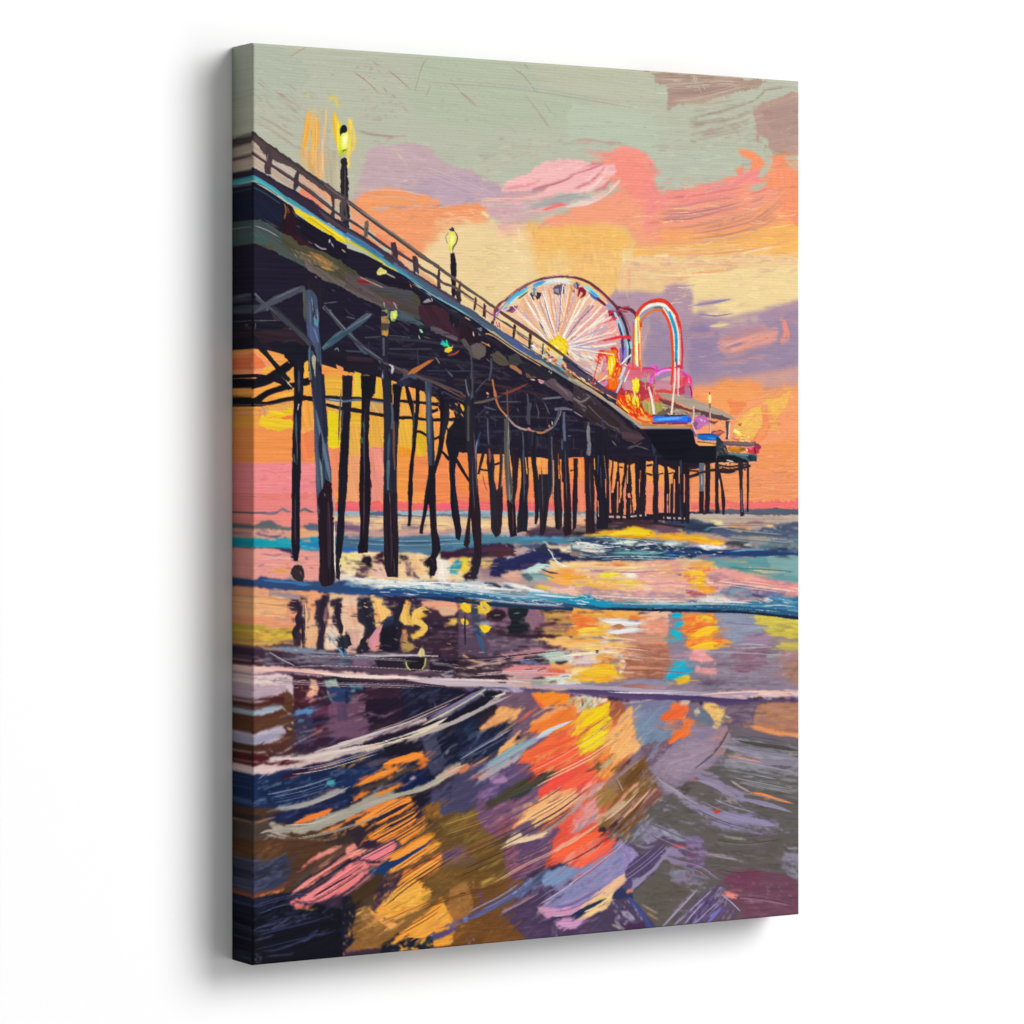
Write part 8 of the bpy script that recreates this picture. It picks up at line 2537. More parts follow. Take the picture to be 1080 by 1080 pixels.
S 4c4c54 25:34:25 268,2399 94,99 104,91 96,75
S 48505c 17:25t 372,2540 113,83 96,49
P 3a3c44 5 0 .06 -42,2314 168,-21 19,67 -187,29
P 30222a 8 0 .05 -5,2530 462,-8 143,99 0,51 -191,-48 -189,3 -225,37
P 1c1a26 8 0 .05 -5,2446 320,-5 47,66 -367,23
S 5c5860 8t -5,2446 131,-2 142,-3
S 605860 8t 14,2563 37,50
S 605860 8t 33,2462 -10,67
S 44404c 8t 296,2634 76,-18 66,-1
P 1a1a26 8 0 .05 173,2644 427,11 0,236 -191,-15 -94,-133 -132,-32
S 5c6068 34:34:34 705,2306 86,75 68,75 57,58
S 40485c 25 724,2331 86,66 97,109
S 9498a0 10t 714,2306 77,41
S 4a6474 34:42:42 695,2687 77,-69 77,-52 77,-44 19,-8
S 34586c 17t 743,2636 96,-61
P 505868 4 -35 .06 945,2488 97,-61 97,-70 49,8 -107,95 -97,53
S 7c8088 12 1003,2479 97,-53 98,-62
S 4c5468 34:43:29 955,2522 68,75 77,84 98,76 117,49
S 8c9098 10 1139,2681 88,75 108,50
S 4c3c48 17 1335,2806 88,25 89,50 59,25
S 4c505c 15t 936,2395 97,15
S 404450 12 1130,2579 146,-11 147,-11 177,14
S 4c4450 14t 1729,2560 80,16
S 403c48 14 1374,2677 197,-2 248,-4
S 34303c 12 1169,2612 0,68
S 6c7c84 14t 810,2702 39,-26 10,34
S a8a078 14:17t 743,2771 48,-1 48,8
S 4c4c58 8t 782,2152 48,16
S 5a5c6c 10t 695,2281 154,-20
S 384c58 14 936,2701 145,6 136,7
P 201c28 9 0 .05 695,2721 581,9 0,188 -195,2 -136,-33 -202,-65
S 342430 51 945,2768 136,7 136,7
S c06c34 17:34:26:17t 1561,2915 109,-53 99,-61 80,-35
S 7c5048 26t 1512,2856 69,33 59,25
S 6c3c34 21 1521,2898 119,34
S 384c5c 26:26t 1512,2924 59,-9 99,33
S 6c7078 12t 1859,2740 50,68
S a8a4b0 14t 1384,2823 39,16 -20,69
S 54545c 16t 1969,2851 80,77
S 303444 16 1769,2870 200,-2 150,7
S 3c3c4c 10 1670,2673 10,146
P 2a1c26 9 60 .06 2119,2424 152,15 101,85 -101,89 -152,19
P 544c4c 6 30 .08 2129,2597 41,-18 70,69 81,-36 82,16 10,70 -81,53 -61,1 -61,-69
P 645854 6 30 .08 2240,2630 112,-27 61,60 -21,61 -81,36 -50,-43
P 1c1822 6 50 .06 2403,2628 71,16 -41,79 -41,27
P 544c40 6 30 .08 2443,2715 82,-36 72,51 40,78 -61,10 -82,-34
P 3c3c3c 6 30 .08 2637,2730 103,-37 41,87 -82,54 -62,-17
P a8724c 6 30 .08 2648,2799 72,17 61,52 0,26 -61,-25 -62,-35
P 6c5048 6 30 .08 2802,2833 83,34 62,52 -104,1
S c08860 10t 2342,2594 61,25 51,26
S d89040 17t 2413,2619 30,8
S d0a060 12t 2352,2542 71,-19 61,25
S e0b080 10t 2170,2371 70,34
P 707888 5 80 .08 2301,2473 51,-10 10,61 -41,18
S d8c8d0 10t 2261,2500 10,52
S c8c0b8 14t 2180,2432 20,-9
S e0d8c8 9t 3071,2891 21,-44
S d8d0c0 9t 3103,2891 10,-35
S 504c5c 10 2245,2726 0,130 -5,87
S 484454 17 2454,2749 0,105 -21,105
S 3c4050 10 2119,2866 202,7
S 6c5c64 9t 2403,2750 40,34
P 2a2630 9 30 .06 2781,2798 207,15 208,121 105,105 -105,1 -208,-104 -186,-68
P 5c4c54 7 32 .08 2967,2954 177,-19 136,87 74,52 0,71 -74,-17 -104,-70 -136,-69
S c89098 26:35:18t 2957,2936 42,26 31,-9
S c8a890 14t 2874,2937 62,8
S 786068 18t 3144,2970 105,70 52,52
P 3c3038 9 35 .08 3354,2977 136,61 149,106 170,106 171,124 129,54 -21,81 -151,-27 -160,-107 -181,-18 -137,-70 -105,-106
H 6c5c60/50444c/807068 60 62 9 38 3301,3004 263,87 373,266 0,107 -320,-107 -263,-203
P 34282e 9 35 .08 3501,3109 180,88 203,160 -54,53 -213,-53 -127,-106
S 786c6c 18 3354,3110 73,35 63,-18 43,-36
S 5c5450 12 3512,3180 127,106 106,71 107,35
S 887c80 12t 3354,3234 105,53
S 4c4450 14t 3596,3339 128,54
S 7c4c40 12:17:17 2119,3066 51,34 50,17
S 6c544c 17:23:17t 2251,3169 121,-18 102,-27 82,-27
S 7c3c38 18:26:18:12t 2545,3080 92,-18 124,-45 103,-45
S b06048 26:35t 2484,3028 10,52 11,35
S c07c40 17:17:17 2464,2941 20,105 21,87 40,78 62,61
S a89088 18 2607,3272 72,70 82,43 82,18
S b07850 18:21 2833,3394 93,26 83,9 62,-27
S 8c8080 14 3061,3411 73,-44 62,-80 21,-61
S c06848 26:26t 3082,3350 10,35
S c880a0 26t 2843,3385 42,18
S e0d0c0 12t 3113,3323 10,35
S 606878 12 3196,3199 -20,89 -53,88
S e0a098 35:26t 2403,3064 30,17
S 80604c 16t 2413,3116 20,-26
S 80503c 12 2622,3036 5,122 5,131
S 4c4c5c 12t 2525,3150 133,-1 123,0
S 6c707c 18t 2999,3121 114,-10 125,-9
S 50545c 14 2843,3069 11,88 10,175
P 484854 5 85 .08 2843,3157 42,0 -11,202 -31,-9
S 54545c 12t 2936,3156 31,88 -10,62
S 54545c 12t 3030,3156 41,70 21,44
S 484c58 18t 2730,3201 20,44
S 4c5060 21:17t 2372,3194 71,17 62,18
S 484c5c 26:26 2413,3238 10,96 10,87
S 34384c 12t 2301,3290 51,-43 51,-44
S 303c50 12t 2443,3299 82,26
P 2c3450 7 0 .05 3354,3659 -11,0 0,-9
S 6c6474 27:27:18 3144,3217 115,-9 84,17
S 505870 21 3196,3208 -20,80 -53,88
S 58607c 12t 3280,3464 53,-9
S e0b030 26:35:26t 2129,3170 21,34 10,35
S d08c28 17t 2129,3256 31,35
S 8c8078 9t 2129,3395 41,35
S 2c3c60 17 2321,3551 0,-69 21,-61
S 5c5868 18 3522,3464 0,89 -10,89
P 77757c 5 85 .08 3512,3331 21,44 10,178 -10,89 -32,-18 0,-142
S 383c50 18 3660,3286 21,89 -11,178
S 484050 13t 4131,3518 -87,35 -85,36
S 6a6468 11t 3777,3500 53,53
S 5c5458 11t 3937,3580 107,-27 162,37
S d8c8b0 13t 3948,3723 21,-53
S c8c8b8 14t 4001,3688 33,18
S 34344c 36:45:36 4239,3455 65,-9 65,18 0,36
P 3c3c54 5 0 .08 4239,3428 130,9 0,63 -109,9
S 7c84a8 9t 4260,3446 76,9
S 2e3044 27 4271,3518 0,54 -11,54
P 4c3840 7 10 .08 3884,3419 214,9 54,54 -108,53 -160,-53
P 141420 5 0 .05 4152,3401 512,-10 55,118 88,63 155,1 11,127 -331,17 -273,-37 -109,-126
P 16171f 5 0 .04 4642,3391 44,0 44,127 33,36 243,1 0,154 -364,17
P 28323a 5 20 .07 4973,3464 111,63 33,101 -22,82 -122,-10 0,-145
H 6c7c84/445058/907050 26 36 9 40 4973,3482 122,36 22,173 -133,0
P 6c585c 5 2 .06 5062,3509 133,9 169,10 78,-10 34,37 -112,9 -224,-9 -78,-19
P 7c6468 5 0 .06 5084,3509 280,9 90,-9 0,28 -314,-1
P b87424 5 3 .06 5117,3559 190,5 23,37 -79,18 -111,-10 -34,-18
S d89038 15t 5140,3573 111,0
S 7c5430 18t 5251,3591 79,-9
P c83048 5 5 .07 5330,3569 90,-5 67,9 0,56 -45,9 -101,-19
P 8c3c58 5 10 .07 5431,3528 45,9 34,27 -23,28 -67,-28
S f0e8e8 13t 5335,3578 12,32
S 581828 13 5431,3573 11,55
S e86878 18t 5364,3582 45,1
P 47636c 5 3 .06 5117,3609 190,19 147,10 11,64 -101,9 -135,-47 -112,-18
P 24424c 5 5 .06 5319,3646 135,1 0,59 -90,-5
S 5c7c84 15 5117,3623 134,14 113,10
P 1a1c24 5 0 .05 4984,3646 211,0 169,55 -23,19 -357,-11
S c8c8c0 13t 5095,3691 89,19
S 24202c 15 5364,3647 33,55
S 2c2830 15 5006,3755 134,28 167,-27
S 302428 18 4642,3771 110,-8 55,-18
S 302428 18 4642,3789 132,10
S 30242c 22 4642,3853 110,-27 110,-26 111,-18 167,1 167,-18 79,-18
S 24202c 22 4995,3800 145,10 134,-36
S 2a2024 18 5140,3719 0,64
H 2c2428/e89858 20 55 11 -8 4984,3718 380,2 0,82 -369,-2
S d08c50 27t 4895,3736 45,37
P f0986a 8 0 .03 -42,2697 47,0 75,57 65,50 75,49 -84,60 -66,17 -112,-7
P e8784c 7 0 .04 5,2730 103,66 37,66 -140,19
P e8b048 7 0 .05 108,2863 94,-18 18,16 -84,52 -47,8
P f0a050 2 0 .04 173,2715 142,32 -29,80 -37,9 -38,-58
P e8a84c 2 0 .05 296,2886 94,-52 19,126 -56,1
P f09c60 2 0 .04 -42,2931 75,16 47,50 -66,34 -56,0
P f0a048 2 0 .04 173,2962 47,-42 57,16 38,42 28,50 -75,17 -85,-41
P f0b040 3 80 .05 509,2816 43,-26 0,270 -43,-33
P f0964c 2 0 .04 690,2831 101,66 -77,35 -24,26
P f0945c 2 0 .04 830,2821 77,33 0,34 -58,-8
P e8b040 2 0 .05 705,2949 105,-18 97,25 0,152 -202,2
P e8c040 2 80 .05 1023,2886 68,17 9,221 -97,1
P e8b83c 2 80 .05 1227,2944 68,8 30,179 -88,-25
P e8b83c 2 80 .05 1217,2987 59,-43 39,187 -78,-16
P f0a24c 2 0 .04 -5,3064 131,-76 142,24 47,41 -160,35 -141,43
P f0b048 2 0 .05 202,3113 113,-26 85,-9 0,42 -180,10
P e8a848 3 80 .05 500,3027 52,-17 19,50 -48,26 -19,-26
P f0a248 2 80 .05 495,3162 76,-1 29,34 0,185 -115,1
P e8b040 2 80 .05 1403,2968 40,17 -10,137 -20,0
P e8a840 2 80 .05 1492,3019 39,-1 20,120 -69,1
P f0a050 2 80 .05 1561,3018 89,17 0,103 -40,0
P e8a850 2 80 .05 1699,3051 50,17 0,86 -50,1
P e8a448 2 80 .05 1819,3102 40,9 30,43 -70,0
P e8a850 2 80 .05 1492,3190 89,0 19,86 -108,0
P f0a050 2 80 .05 1699,3189 60,0 0,69 -60,-17
P f0a050 2 0 .05 1819,3240 90,-17 0,69 -80,0
P f0a050 2 0 .05 1979,3205 70,34 20,52 -90,18
P e8b040 2 80 .05 1482,3327 128,-9 10,275 -29,43 -119,-43
P f0982c 2 80 .05 1472,3550 138,35 0,51 -138,0
P e8b040 2 80 .05 1670,3336 89,-9 10,103 -99,-34
P f09a50 2 80 .05 1849,3335 60,0 -10,112 -40,0
P f09a50 2 80 .05 1859,3516 40,-26 -30,104 -10,43
P f09050 2 80 .05 1939,3534 40,86 -30,0
P e8a860 2 0 .05 1979,3326 80,0 -50,69 -20,0
H a87848/503428/d8a070 44 31 10 30 1869,3119 240,33 0,191 -180,0
S 17171f 75:59:50 -42,3023 168,-35 142,-68 104,-77 37,-26
S 1c1c26 59:50:42 -5,2580 85,99 93,99 95,100 94,99
S 1a1a24 34 -42,2931 122,7 103,16 132,49 75,41
S 15151e 59 -42,2989 56,0 112,-26 94,-51 142,-86
S 1c1a24 50 220,2920 76,58 76,67
S 14141c 59:59:59 -42,3165 75,-9 112,-68 132,-43 132,-34 153,-35
S 1a1820 42:34:42 -42,3190 168,-10 189,-34 113,-18
S 5c4840 10 14,3189 159,0 142,-26 94,-18
S 1a1820 25 409,2960 114,24 77,-17
S 17171f 42 428,3128 95,0 77,8
S e8e0d0 8t 334,2969 28,42 28,25
P 1b1a26 2 80 .06 400,2792 109,-1 -5,168 -4,169 -15,84 -4,127 -5,210 0,169 -5,168 -5,252 0,169 0,168 -19,101 -38,-1 -19,-76 -9,-67 0,-295 5,-336 4,-252 10,-252 5,-169 4,-168
S 3c4452 17:25:17t 457,2876 0,84 0,126
S 34485a 17:25:17t 428,3255 0,126 0,126
S 3c586c 17:17t 409,3616 0,51 10,33
S 4c5458 10 428,3347 10,202 0,168
S d8d8d0 8 457,3179 -14,59
S 2c1822 25t 419,4239 9,109 10,110
S 17161e 25 600,2857 19,101 -19,85
P 362a30 2 40 .07 447,4610 38,9 24,42 5,59 -19,42 -48,-9 -47,-27 -28,-42 9,-42 28,-29
S 8c7068 8t 466,4660 19,43
P 424e66 2 87 .07 504,2142 38,-26 115,48 10,202 -10,127 19,169 10,127 9,169 10,169 29,169 14,169 5,127 29,169 9,170 10,127 5,254 14,254 5,187 -15,33 -67,24 -67,-10 -19,-51 10,-169 -10,-186 -10,-211 -14,-211 -5,-169 -9,-169 -10,-254 -9,-168 -19,-169 -15,-126 -14,-127 0,-126 -10,-127 -19,-168
P 2c2f42 7 87 .07 562,2773 114,33 29,236 29,254 9,211 -48,42 -38,-169 -38,-168 -29,-169 -28,-126
P 24202c 2 87 .05 504,2100 96,-53 114,65 -19,152 -38,103 -19,-152 -57,-58 -58,10
P 4a5478 8 87 .06 533,2487 114,-19 10,152 -57,18 -58,-84
P 4890a0 7 87 .06 600,2385 38,33 9,67 -38,-16
S 6484a0 14t 600,2494 28,59 29,84
S 5a6478 17:25:17t 562,2242 9,126 0,101
S 848c98 8t 581,2216 19,109 19,110
S 848c98 8t 638,2325 9,84 0,84
S 1c1a24 12:17t 600,2266 9,85 -9,67
P 545a4c 2 87 .06 495,2151 28,16 10,160 -10,126 -19,-67
P 1e1c28 7 87 .06 552,2672 48,50 9,101 67,16 10,119 -39,-169 -28,-101 -48,-67
S b0aa8c 42:34:17t 609,2739 0,93 10,59
S a09c84 17:8t 614,2857 5,84
S 5c7488 13 571,2638 -9,152 19,169
S 23263a 34:42 695,2915 19,296 20,254
S 64748a 17:25:34:34:34:25t 628,3228 29,135 38,144 29,127 29,127 19,110
S 4c6070 17:25:17 628,3591 10,169 9,169
S 7c8890 12:17:12t 667,3634 19,169 9,152
S 1c2430 25:34:17t 676,3423 0,169 10,126
S 283a48 20 705,3676 9,169 10,127
P 261a24 7 87 .06 724,3845 67,43 10,170 5,254 14,254 0,187 -10,33 -67,24 -67,-10 -19,-51 10,-169 -10,-186 -10,-211 -9,-169 38,-42 29,-42
S 47101c 17t 743,3871 19,51
S 8c8c90 7t 714,3972 10,34
S 303040 14 753,4057 0,254 9,339
P 1d1b26 2 87 .06 897,2922 106,-1 -4,161 -15,170 -10,170 -9,170 -10,212 -10,170 -19,170 -10,169 -19,170 -29,127 10,85 -10,59 -38,-18 0,-170 5,-169 14,-212 5,-212 5,-169 19,-254 10,-255 9,-170
S 4c2c38 17t 888,3363 19,-17
S 3c4c5c 14 907,3210 -10,127 -9,85
S f0e8d8 8:14t 820,4227 -2,170 2,169 10,153
S c89888 12t 810,3973 5,127 5,85
H 4c3848/2a2430 18 25 12 80 830,4533 77,1 -19,220 -58,-1
S 22202c 34:34:34:34 705,3118 183,7 242,7 195,16
S 5c6c84 20:20:17:14 724,3135 183,20 174,-14 234,24
S a0a4bc 10t 753,3135 86,8 68,8
S 201c24 31:34:29 734,3186 154,33 145,16 145,25 147,21
S 1c1a24 26 1482,3147 109,8 128,8 170,17
S 1c1a24 29 1472,3302 148,-1 149,17 200,-1 120,0
S 1c1a24 26 1630,3422 69,-1 70,35
S 1c1a24 26 1819,3249 70,-26
S 1c1a24 26 1849,3490 60,-26
P 1e1822 2 87 .06 1091,2937 146,-2 -10,120 -10,51 -29,35 -10,153 -9,171 4,170 15,171 5,170 -5,128 -10,128 -9,128 -10,153 -97,7 -10,-60 24,-59 5,-170 -10,-128 0,-128 5,-170 5,-170 5,-170 5,-171 5,-170
S 6c7078 12t 1120,2988 10,51
S 1c7058 15:17t 1110,3337 10,60 10,34
S 1c7c5c 17:12t 1100,3465 0,68
S 4c1c34 12t 1188,3848 10,86
P 181620 2 10 .05 1081,2920 166,-2 -10,163 -59,43 -78,-17
P 272634 2 87 .06 1295,2328 69,25 10,213 -5,214 5,171 29,9 10,162 -5,86 74,-258 30,69 -20,103 -10,171 -10,172 -15,171 -5,171 5,172 5,214 10,214 0,172 -5,163 -103,-3 -29,-77 -10,-172 0,-170 -5,-172 0,-170 5,-171 0,-257 0,-256 -5,-171 -15,-171 -10,-171 0,-214
P 9c8058 2 80 .1 1300,2388 64,-10 10,163 -69,18
P 4c4038 2 80 .1 1300,2439 69,8 0,59 -69,2
S cc9030 26:34t 1315,2533 29,8 20,17
S c08434 26t 1315,2413 29,0
S 58586c 22:26 1325,2576 0,162
S 8c8ca4 17:17t 1335,2832 -20,77 0,43
S 2c2438 43 1344,2746 -9,163
S 3c5468 17:26:17t 1384,3422 -10,171 0,128
S 4c6470 26:31:26 1374,3679 -5,128 0,145
S 704c44 17:21:17 1418,3208 5,214 0,171 10,171
S 4c5868 14 1403,3165 10,128 -10,103
S 8c8880 8t 1374,3995 0,86
P 241c26 2 87 .06 1320,3978 137,1 5,214 10,214 0,172 -5,163 -103,-3 -29,-77 -10,-172 0,-170 -5,-172
S 6c6468 7 1384,3978 9,103
S 484048 7 1403,4235 0,171
S 484048 7 1423,4578 10,137
P 1a1822 2 87 .05 1413,2994 99,-10 -30,181 -10,171 -49,0
S 1d1922 34:43:43:34 1551,3001 30,103 29,103 30,129 0,129
S 1d1922 43:43:43:43:52:43:34 1670,3017 0,190 -20,172 -15,171 -20,129 -15,172 -5,172 -4,172 -10,85
P 2c2a44 2 80 .06 1452,2968 119,-19 20,52 -79,18 -60,-17
P 384254 2 87 .07 1759,2948 70,16 -10,156 10,172 20,172 5,173 -5,129 0,130 20,259 10,173 30,86 10,87 -50,85 10,87 -30,68 -50,-1 10,-112 20,-129 -20,-172 -10,-173 -10,-259 0,-129 -20,-215 -10,-259 0,-172
S 586878 17:26:17t 1789,3034 0,258 10,259
S 24263a 17:26 1829,3292 10,259 -10,258
P 201a24 2 87 .05 1789,3723 70,18 5,241 5,173 10,173 30,86 10,87 -50,68 10,104 -30,68 -50,-1 0,-86 -50,-18 0,-35 70,-59 10,-68 -20,-147 -10,-173 -30,-173
S 1c8c68 21:17t 1779,3844 -5,51
S 1d1922 52:52:43 1909,3033 20,129 10,173 -10,129 -20,130 -40,129 -40,130
S 1d1922 43:52:43:43 1819,3809 -40,173 -30,172 -30,128 -10,69
S 2c3450 26t 1919,3050 20,43
S 20202c 43:61:43 1989,3153 -20,182 -40,147
S 1d1922 26 1909,3585 50,44 50,52
H 1c1a24/4c3c48 16 26 13 60 1729,4567 140,2 0,104 -140,-3
P 1b1a28 2 87 .06 2119,3291 -70,52 -60,61 -20,104 20,95 20,78 0,129 10,130 0,130 20,130 30,130 10,70 40,18 20,-86 -20,-131 -20,-130 -20,-130 -10,-130 10,-104 30,-87 61,-69 0,-217
S 7c4848 26t 2099,3681 20,43
S 1c1a24 29 2069,3655 81,122 70,95
P 1c1a24 9 0 .05 2029,3378 242,-87 0,312 -121,17 -101,-86
P 26242f 2 87 .07 2180,2926 91,17 0,217 10,130 10,174 10,174 10,174 10,174 21,174 10,175 0,174 0,104 -31,104 -50,68 -41,-18 41,-173 0,-130 -20,-131 -11,-130 -10,130 0,104 -30,52 -40,-27 20,-113 30,-147 10,-130 0,-173 -10,-174 -20,-174 -10,-260 0,-174
S 4c4844 21:26:26 2210,3187 0,147 0,174
S 6c6c78 14 2180,2944 20,104 20,52
S 585868 26:17t 2261,2943 -10,130 -11,61
S 7c7c98 14:17:12t 2311,3482 -20,113 0,113
S 2c2440 26 2271,3551 10,261
S 4c2028 17 2281,4334 10,130
P 281c24 2 87 .05 2220,3985 101,1 21,174 10,175 0,261 -61,-1 -20,-131 -20,-131 -11,-130 -10,130 0,104 -30,52 -40,-27 20,-113 30,-147
S 2c1e26 35:26 2372,3621 -30,104 -21,87
S 2a2026 17 2342,3769 81,9
S 9c4844 9t 2362,3813 30,104 31,53
S 2a1e26 21 2484,3726 61,-17
P 28242e 2 87 .07 2403,3255 40,9 0,157 11,130 20,70 15,105 -5,131 31,131 30,175 21,-131 10,88 -10,130 -10,105 -31,35 -31,8 -40,-62 0,-131 -11,-131 -5,-130 -15,-131 -15,-105 0,-157 5,-130
S 505468 17:17t 2418,3290 5,131 10,130
S 8c4c48 17:26:17t 2433,3569 10,70 0,69
P 2a1e28 2 87 .05 2515,3953 61,-34 0,201 -10,174 -31,61 -20,-149
P 56524e 2 87 .08 2591,3307 46,-18 11,131 0,219 10,131 21,88 10,131 20,88 11,132 10,175 -72,16 -21,-105 -10,-131 -10,-131 -10,-132 -10,-131 -6,-218
P 241c24 2 87 .05 2617,4059 92,-17 11,167 10,175 -72,16 -21,-105 -10,-131
S 98948c 9 2637,3333 6,175 5,131
S 2c2c34 26 2556,3569 0,157 -11,131 -10,131
S 4c5058 10 2576,3639 -10,175 -10,131
S 8c8c88 12:17t 2648,3884 0,105 10,88
S 6c6c68 12t 2668,3989 11,105
S 241e28 44 2515,3552 -10,69
P 241e28 2 87 .05 2658,3552 103,52 -11,123 -10,88 -31,175 -30,-71 0,-148 -21,-132
S 2a1e26 35:44:35 2720,3596 0,175 -11,175 -20,131
P 22202c 2 87 .07 2750,3420 93,0 11,220 10,175 -10,132 -6,132 6,131 -11,132 -113,16 0,-123 20,-114 11,-131 10,-131 -10,-132 -11,-131
S 4c4c60 14 2792,3420 10,132 0,175
S 4c3044 18 2812,3771 11,132
S 384060 14 2802,3552 -10,131
P 232028 2 87 .07 2864,3420 83,0 -11,176 11,132 20,132 11,132 -11,220 -20,70 -21,0 0,-159 -5,-132 -16,-175 -20,-132
S 2c3048 26:18 2905,3420 -10,132
S f0c860 12t 2967,3658 11,70
S e89048 12 3004,3693 5,79
S e8a058 16 3030,3675 0,141 0,106
S e88858 14 3071,3693 -10,123 -11,133
S e8a050 11 2823,3657 20,158
P 27202a 2 87 .07 2967,3816 104,1 21,176 -21,176 -21,132 -31,88 -36,-10 -5,-167 -11,-176
P 252632 2 87 .07 3071,3420 63,0 -11,220 11,177 -21,176 -42,88 -10,-176 10,-177
P 262028 2 87 .07 3134,3552 62,-17 11,238 10,221 11,177 0,132 -32,35 -41,-18 -11,-150 -10,-177 0,-220
S 8c5040 9 3186,3623 0,150
S 4c5468 12 3113,3464 0,176
P 1f2230 2 87 .07 3196,3287 63,-53 32,142 10,265 0,221 21,133 11,221 0,160 -74,25 -21,-53 11,-177 -11,-177 -15,-177 -6,-176 -10,-177
S 5c6078 27:35:27 3249,3243 0,133 10,132
S 484c60 18:18t 3228,3482 0,115
P 2a1c24 2 87 .05 3217,3694 84,0 21,301 11,221 0,160 -74,25 -21,-53 11,-177 -11,-177
S e88048 12 3191,3729 5,132
S 34202a 18t 3312,3791 42,-17
P 2a1e26 2 87 .05 3354,3668 52,0 -5,239 0,177 -16,239 -42,26 0,-354 11,-177
P 2a1e26 2 87 .05 3469,3659 117,0 -11,160 11,178 0,374 -96,-2 0,-284 -10,-266
S 58504c 7 3480,3819 0,177
P 1d1c28 2 87 .05 3586,3375 159,44 0,259 -21,142 10,179 0,338 -127,-2 0,-338 -32,-178
S 34405a 14 3628,3642 -11,178
S f0b090 7 3623,4069 5,151
S 805c50 8 3692,3642 21,178 21,143
P 241c26 2 87 .07 3724,3642 940,93 0,543 -295,-13 -432,-14 -213,33
P f0964c 4 87 .03 3742,3678 45,18 -21,169 5,116 -21,-54
P f0a058 4 87 .03 3803,3696 38,9 -16,160 -22,134 -26,0 10,-134
P f09a50 4 87 .03 3862,3714 54,0 -16,152 -22,223 -16,0 11,-179
S 2c1c24 14 3852,3750 53,9
P f09c54 4 87 .03 3991,3732 48,-17 5,152 6,296 -27,-1 -16,-206
P e88c6c 4 87 .03 3905,3973 37,-151 -5,384 -27,0
P e88c6c 4 87 .03 3959,4001 32,0 10,179 -21,27
S e89048 8 4104,3787 0,107
P f2a055 4 87 .03 4168,3697 81,0 0,306 -10,198 -71,-1 0,-287
P ee8c6c 4 0 .03 4168,3895 81,0 -10,306 -76,-1
S 2c1c24 22 4174,3742 65,-9
S 2c1c24 18 4168,3814 71,18
P f2a055 4 87 .03 4315,3725 57,27 2,207 0,234 -65,0
P ee8c6c 4 87 .03 4310,3932 63,0 0,261 -63,0
S 2c1c24 14 4315,3824 54,-9
P f2a055 4 87 .03 4418,3752 82,37 -22,36 -6,162 -27,18 -11,-136
P ee8c6c 4 87 .03 4401,4022 22,-17 0,189 -27,0
S 2c1c24 14 4412,3824 77,-17
S f0c060 11 4461,4005 6,72
S 3c4460 14 4565,3690 0,271 0,271
S 2c3048 23 4282,3644 0,224 0,315
S 343850 14 4239,3536 21,108
S 7c80a0 7 4456,3870 11,135
S 302428 22 4642,3771 110,-8 77,-18
S 302428 20 4642,3862 132,-31
S f0b880 13 4521,4096 11,135
S e8e0d0 11 4532,4159 0,99
P 5c6470 2 87 .07 4774,3717 66,1 -6,154 6,136 -11,91 0,109 -55,-1 -2,-199 7,-136
S 98948c 11 4834,3754 0,163 -5,91
S a09ca0 18t 4807,3826 0,109
S b0843c 9 4851,3736 0,200
P 281f26 2 87 .06 4851,3718 55,0 0,200 -5,182 -6,109 -55,-1 6,-200
P 281f26 2 87 .06 4774,3990 60,0 -5,218 -55,-1
P 2b2026 2 87 .06 4962,3709 44,0 0,210 0,182 11,100 -55,8 0,-245
S 2b2026 27:27:31:36:36:27 5006,3791 22,82 23,119 11,109 0,91 0,28
S f0e0d0 7t 5006,3882 11,55
P 2c242e 2 87 .06 5229,3701 62,0 0,174 0,137 11,137 5,83 -44,8 -6,-228 -11,-183
S 6c5480 15 5274,3975 5,128 6,92
S 2a2226 24:27:22 5352,3711 0,164 0,138 -5,183
S 2c2830 18 4995,3737 145,18 224,-26
S 302428 22 4642,3853 165,-45 188,-21 200,-4 191,-36
S f0a050 14:12:9t 2761,3657 10,158 -10,175
S e88860 12:9t 2885,3815 10,176 0,132
S f0a858 11:9t 3129,3676 5,185 -5,176
S ec8c60 12:9 3233,3888 5,150 5,133
S f0a050 18:18:14 3422,3677 10,142 6,177
S ec8868 27:30:27 3438,3863 5,177 0,133
S ec8868 9:12:9 3708,3865 5,178
S f0a050 11 3580,3668 6,107
S 4c4450 9:12:9t 2251,3638 10,261 20,261
S 4c4450 9:12:9t 2999,3728 10,220 10,220
S 504854 9:12:9t 3533,3686 0,222 10,267
S 4a4450 9:11:9t 3649,3731 11,222
S 4c4858 9:12:9t 3259,3552 11,266 10,265
S 54505c 12:17:8t 888,3041 -20,254 -9,255
S 484454 9:12:9t 1130,3209 -10,341 10,341
S 3c4458 10:17:10t 1630,3121 0,215 -20,214
S 54303c 8:12:8t 753,3973 19,338 0,339
S 4c3440 9:12:9t 1393,4064 10,342 0,257
S 4c3440 9:12:9t 1120,3805 0,341 -10,256
S 4c3440 8:12:8t 419,3970 0,252 0,210
B e8b068/f0c060/dca870 101 .35 600,595 0,254 -19,296
B d8b898/c8b49c 118 .3 743,630 -9,297 9,296
S f2b450 17:29:17t 562,580 -39,230 -28,145
S f0c444 25:42:25t 830,567 19,185 10,169
S b87c80 9:15:9t 4282,1359 360,-22 386,-68 279,-74
S b87c7c 9:14:9t 4282,1413 360,-21 386,-87
S c08478 9:13:8t 4675,1535 353,-57 392,-104 339,-215
S c88c7c 8:13:8t 4752,1578 388,-58 393,-113
S d8848c 12:18:9t 3343,1021 169,-52 212,-80
S d07880 11:14:9t 2905,1171 239,-54 220,-79
S f8c8c4 18:27:14t 3364,1188 190,-61 170,-140
S a8a8a4 18:35:35:18t 2854,1348 186,-50 177,-60 210,-43
S f07870 12:23:12t 3009,1369 135,-40 157,-32
S efcbc0 14:27:18:9t 3301,1332 263,-63 181,-96 107,-120
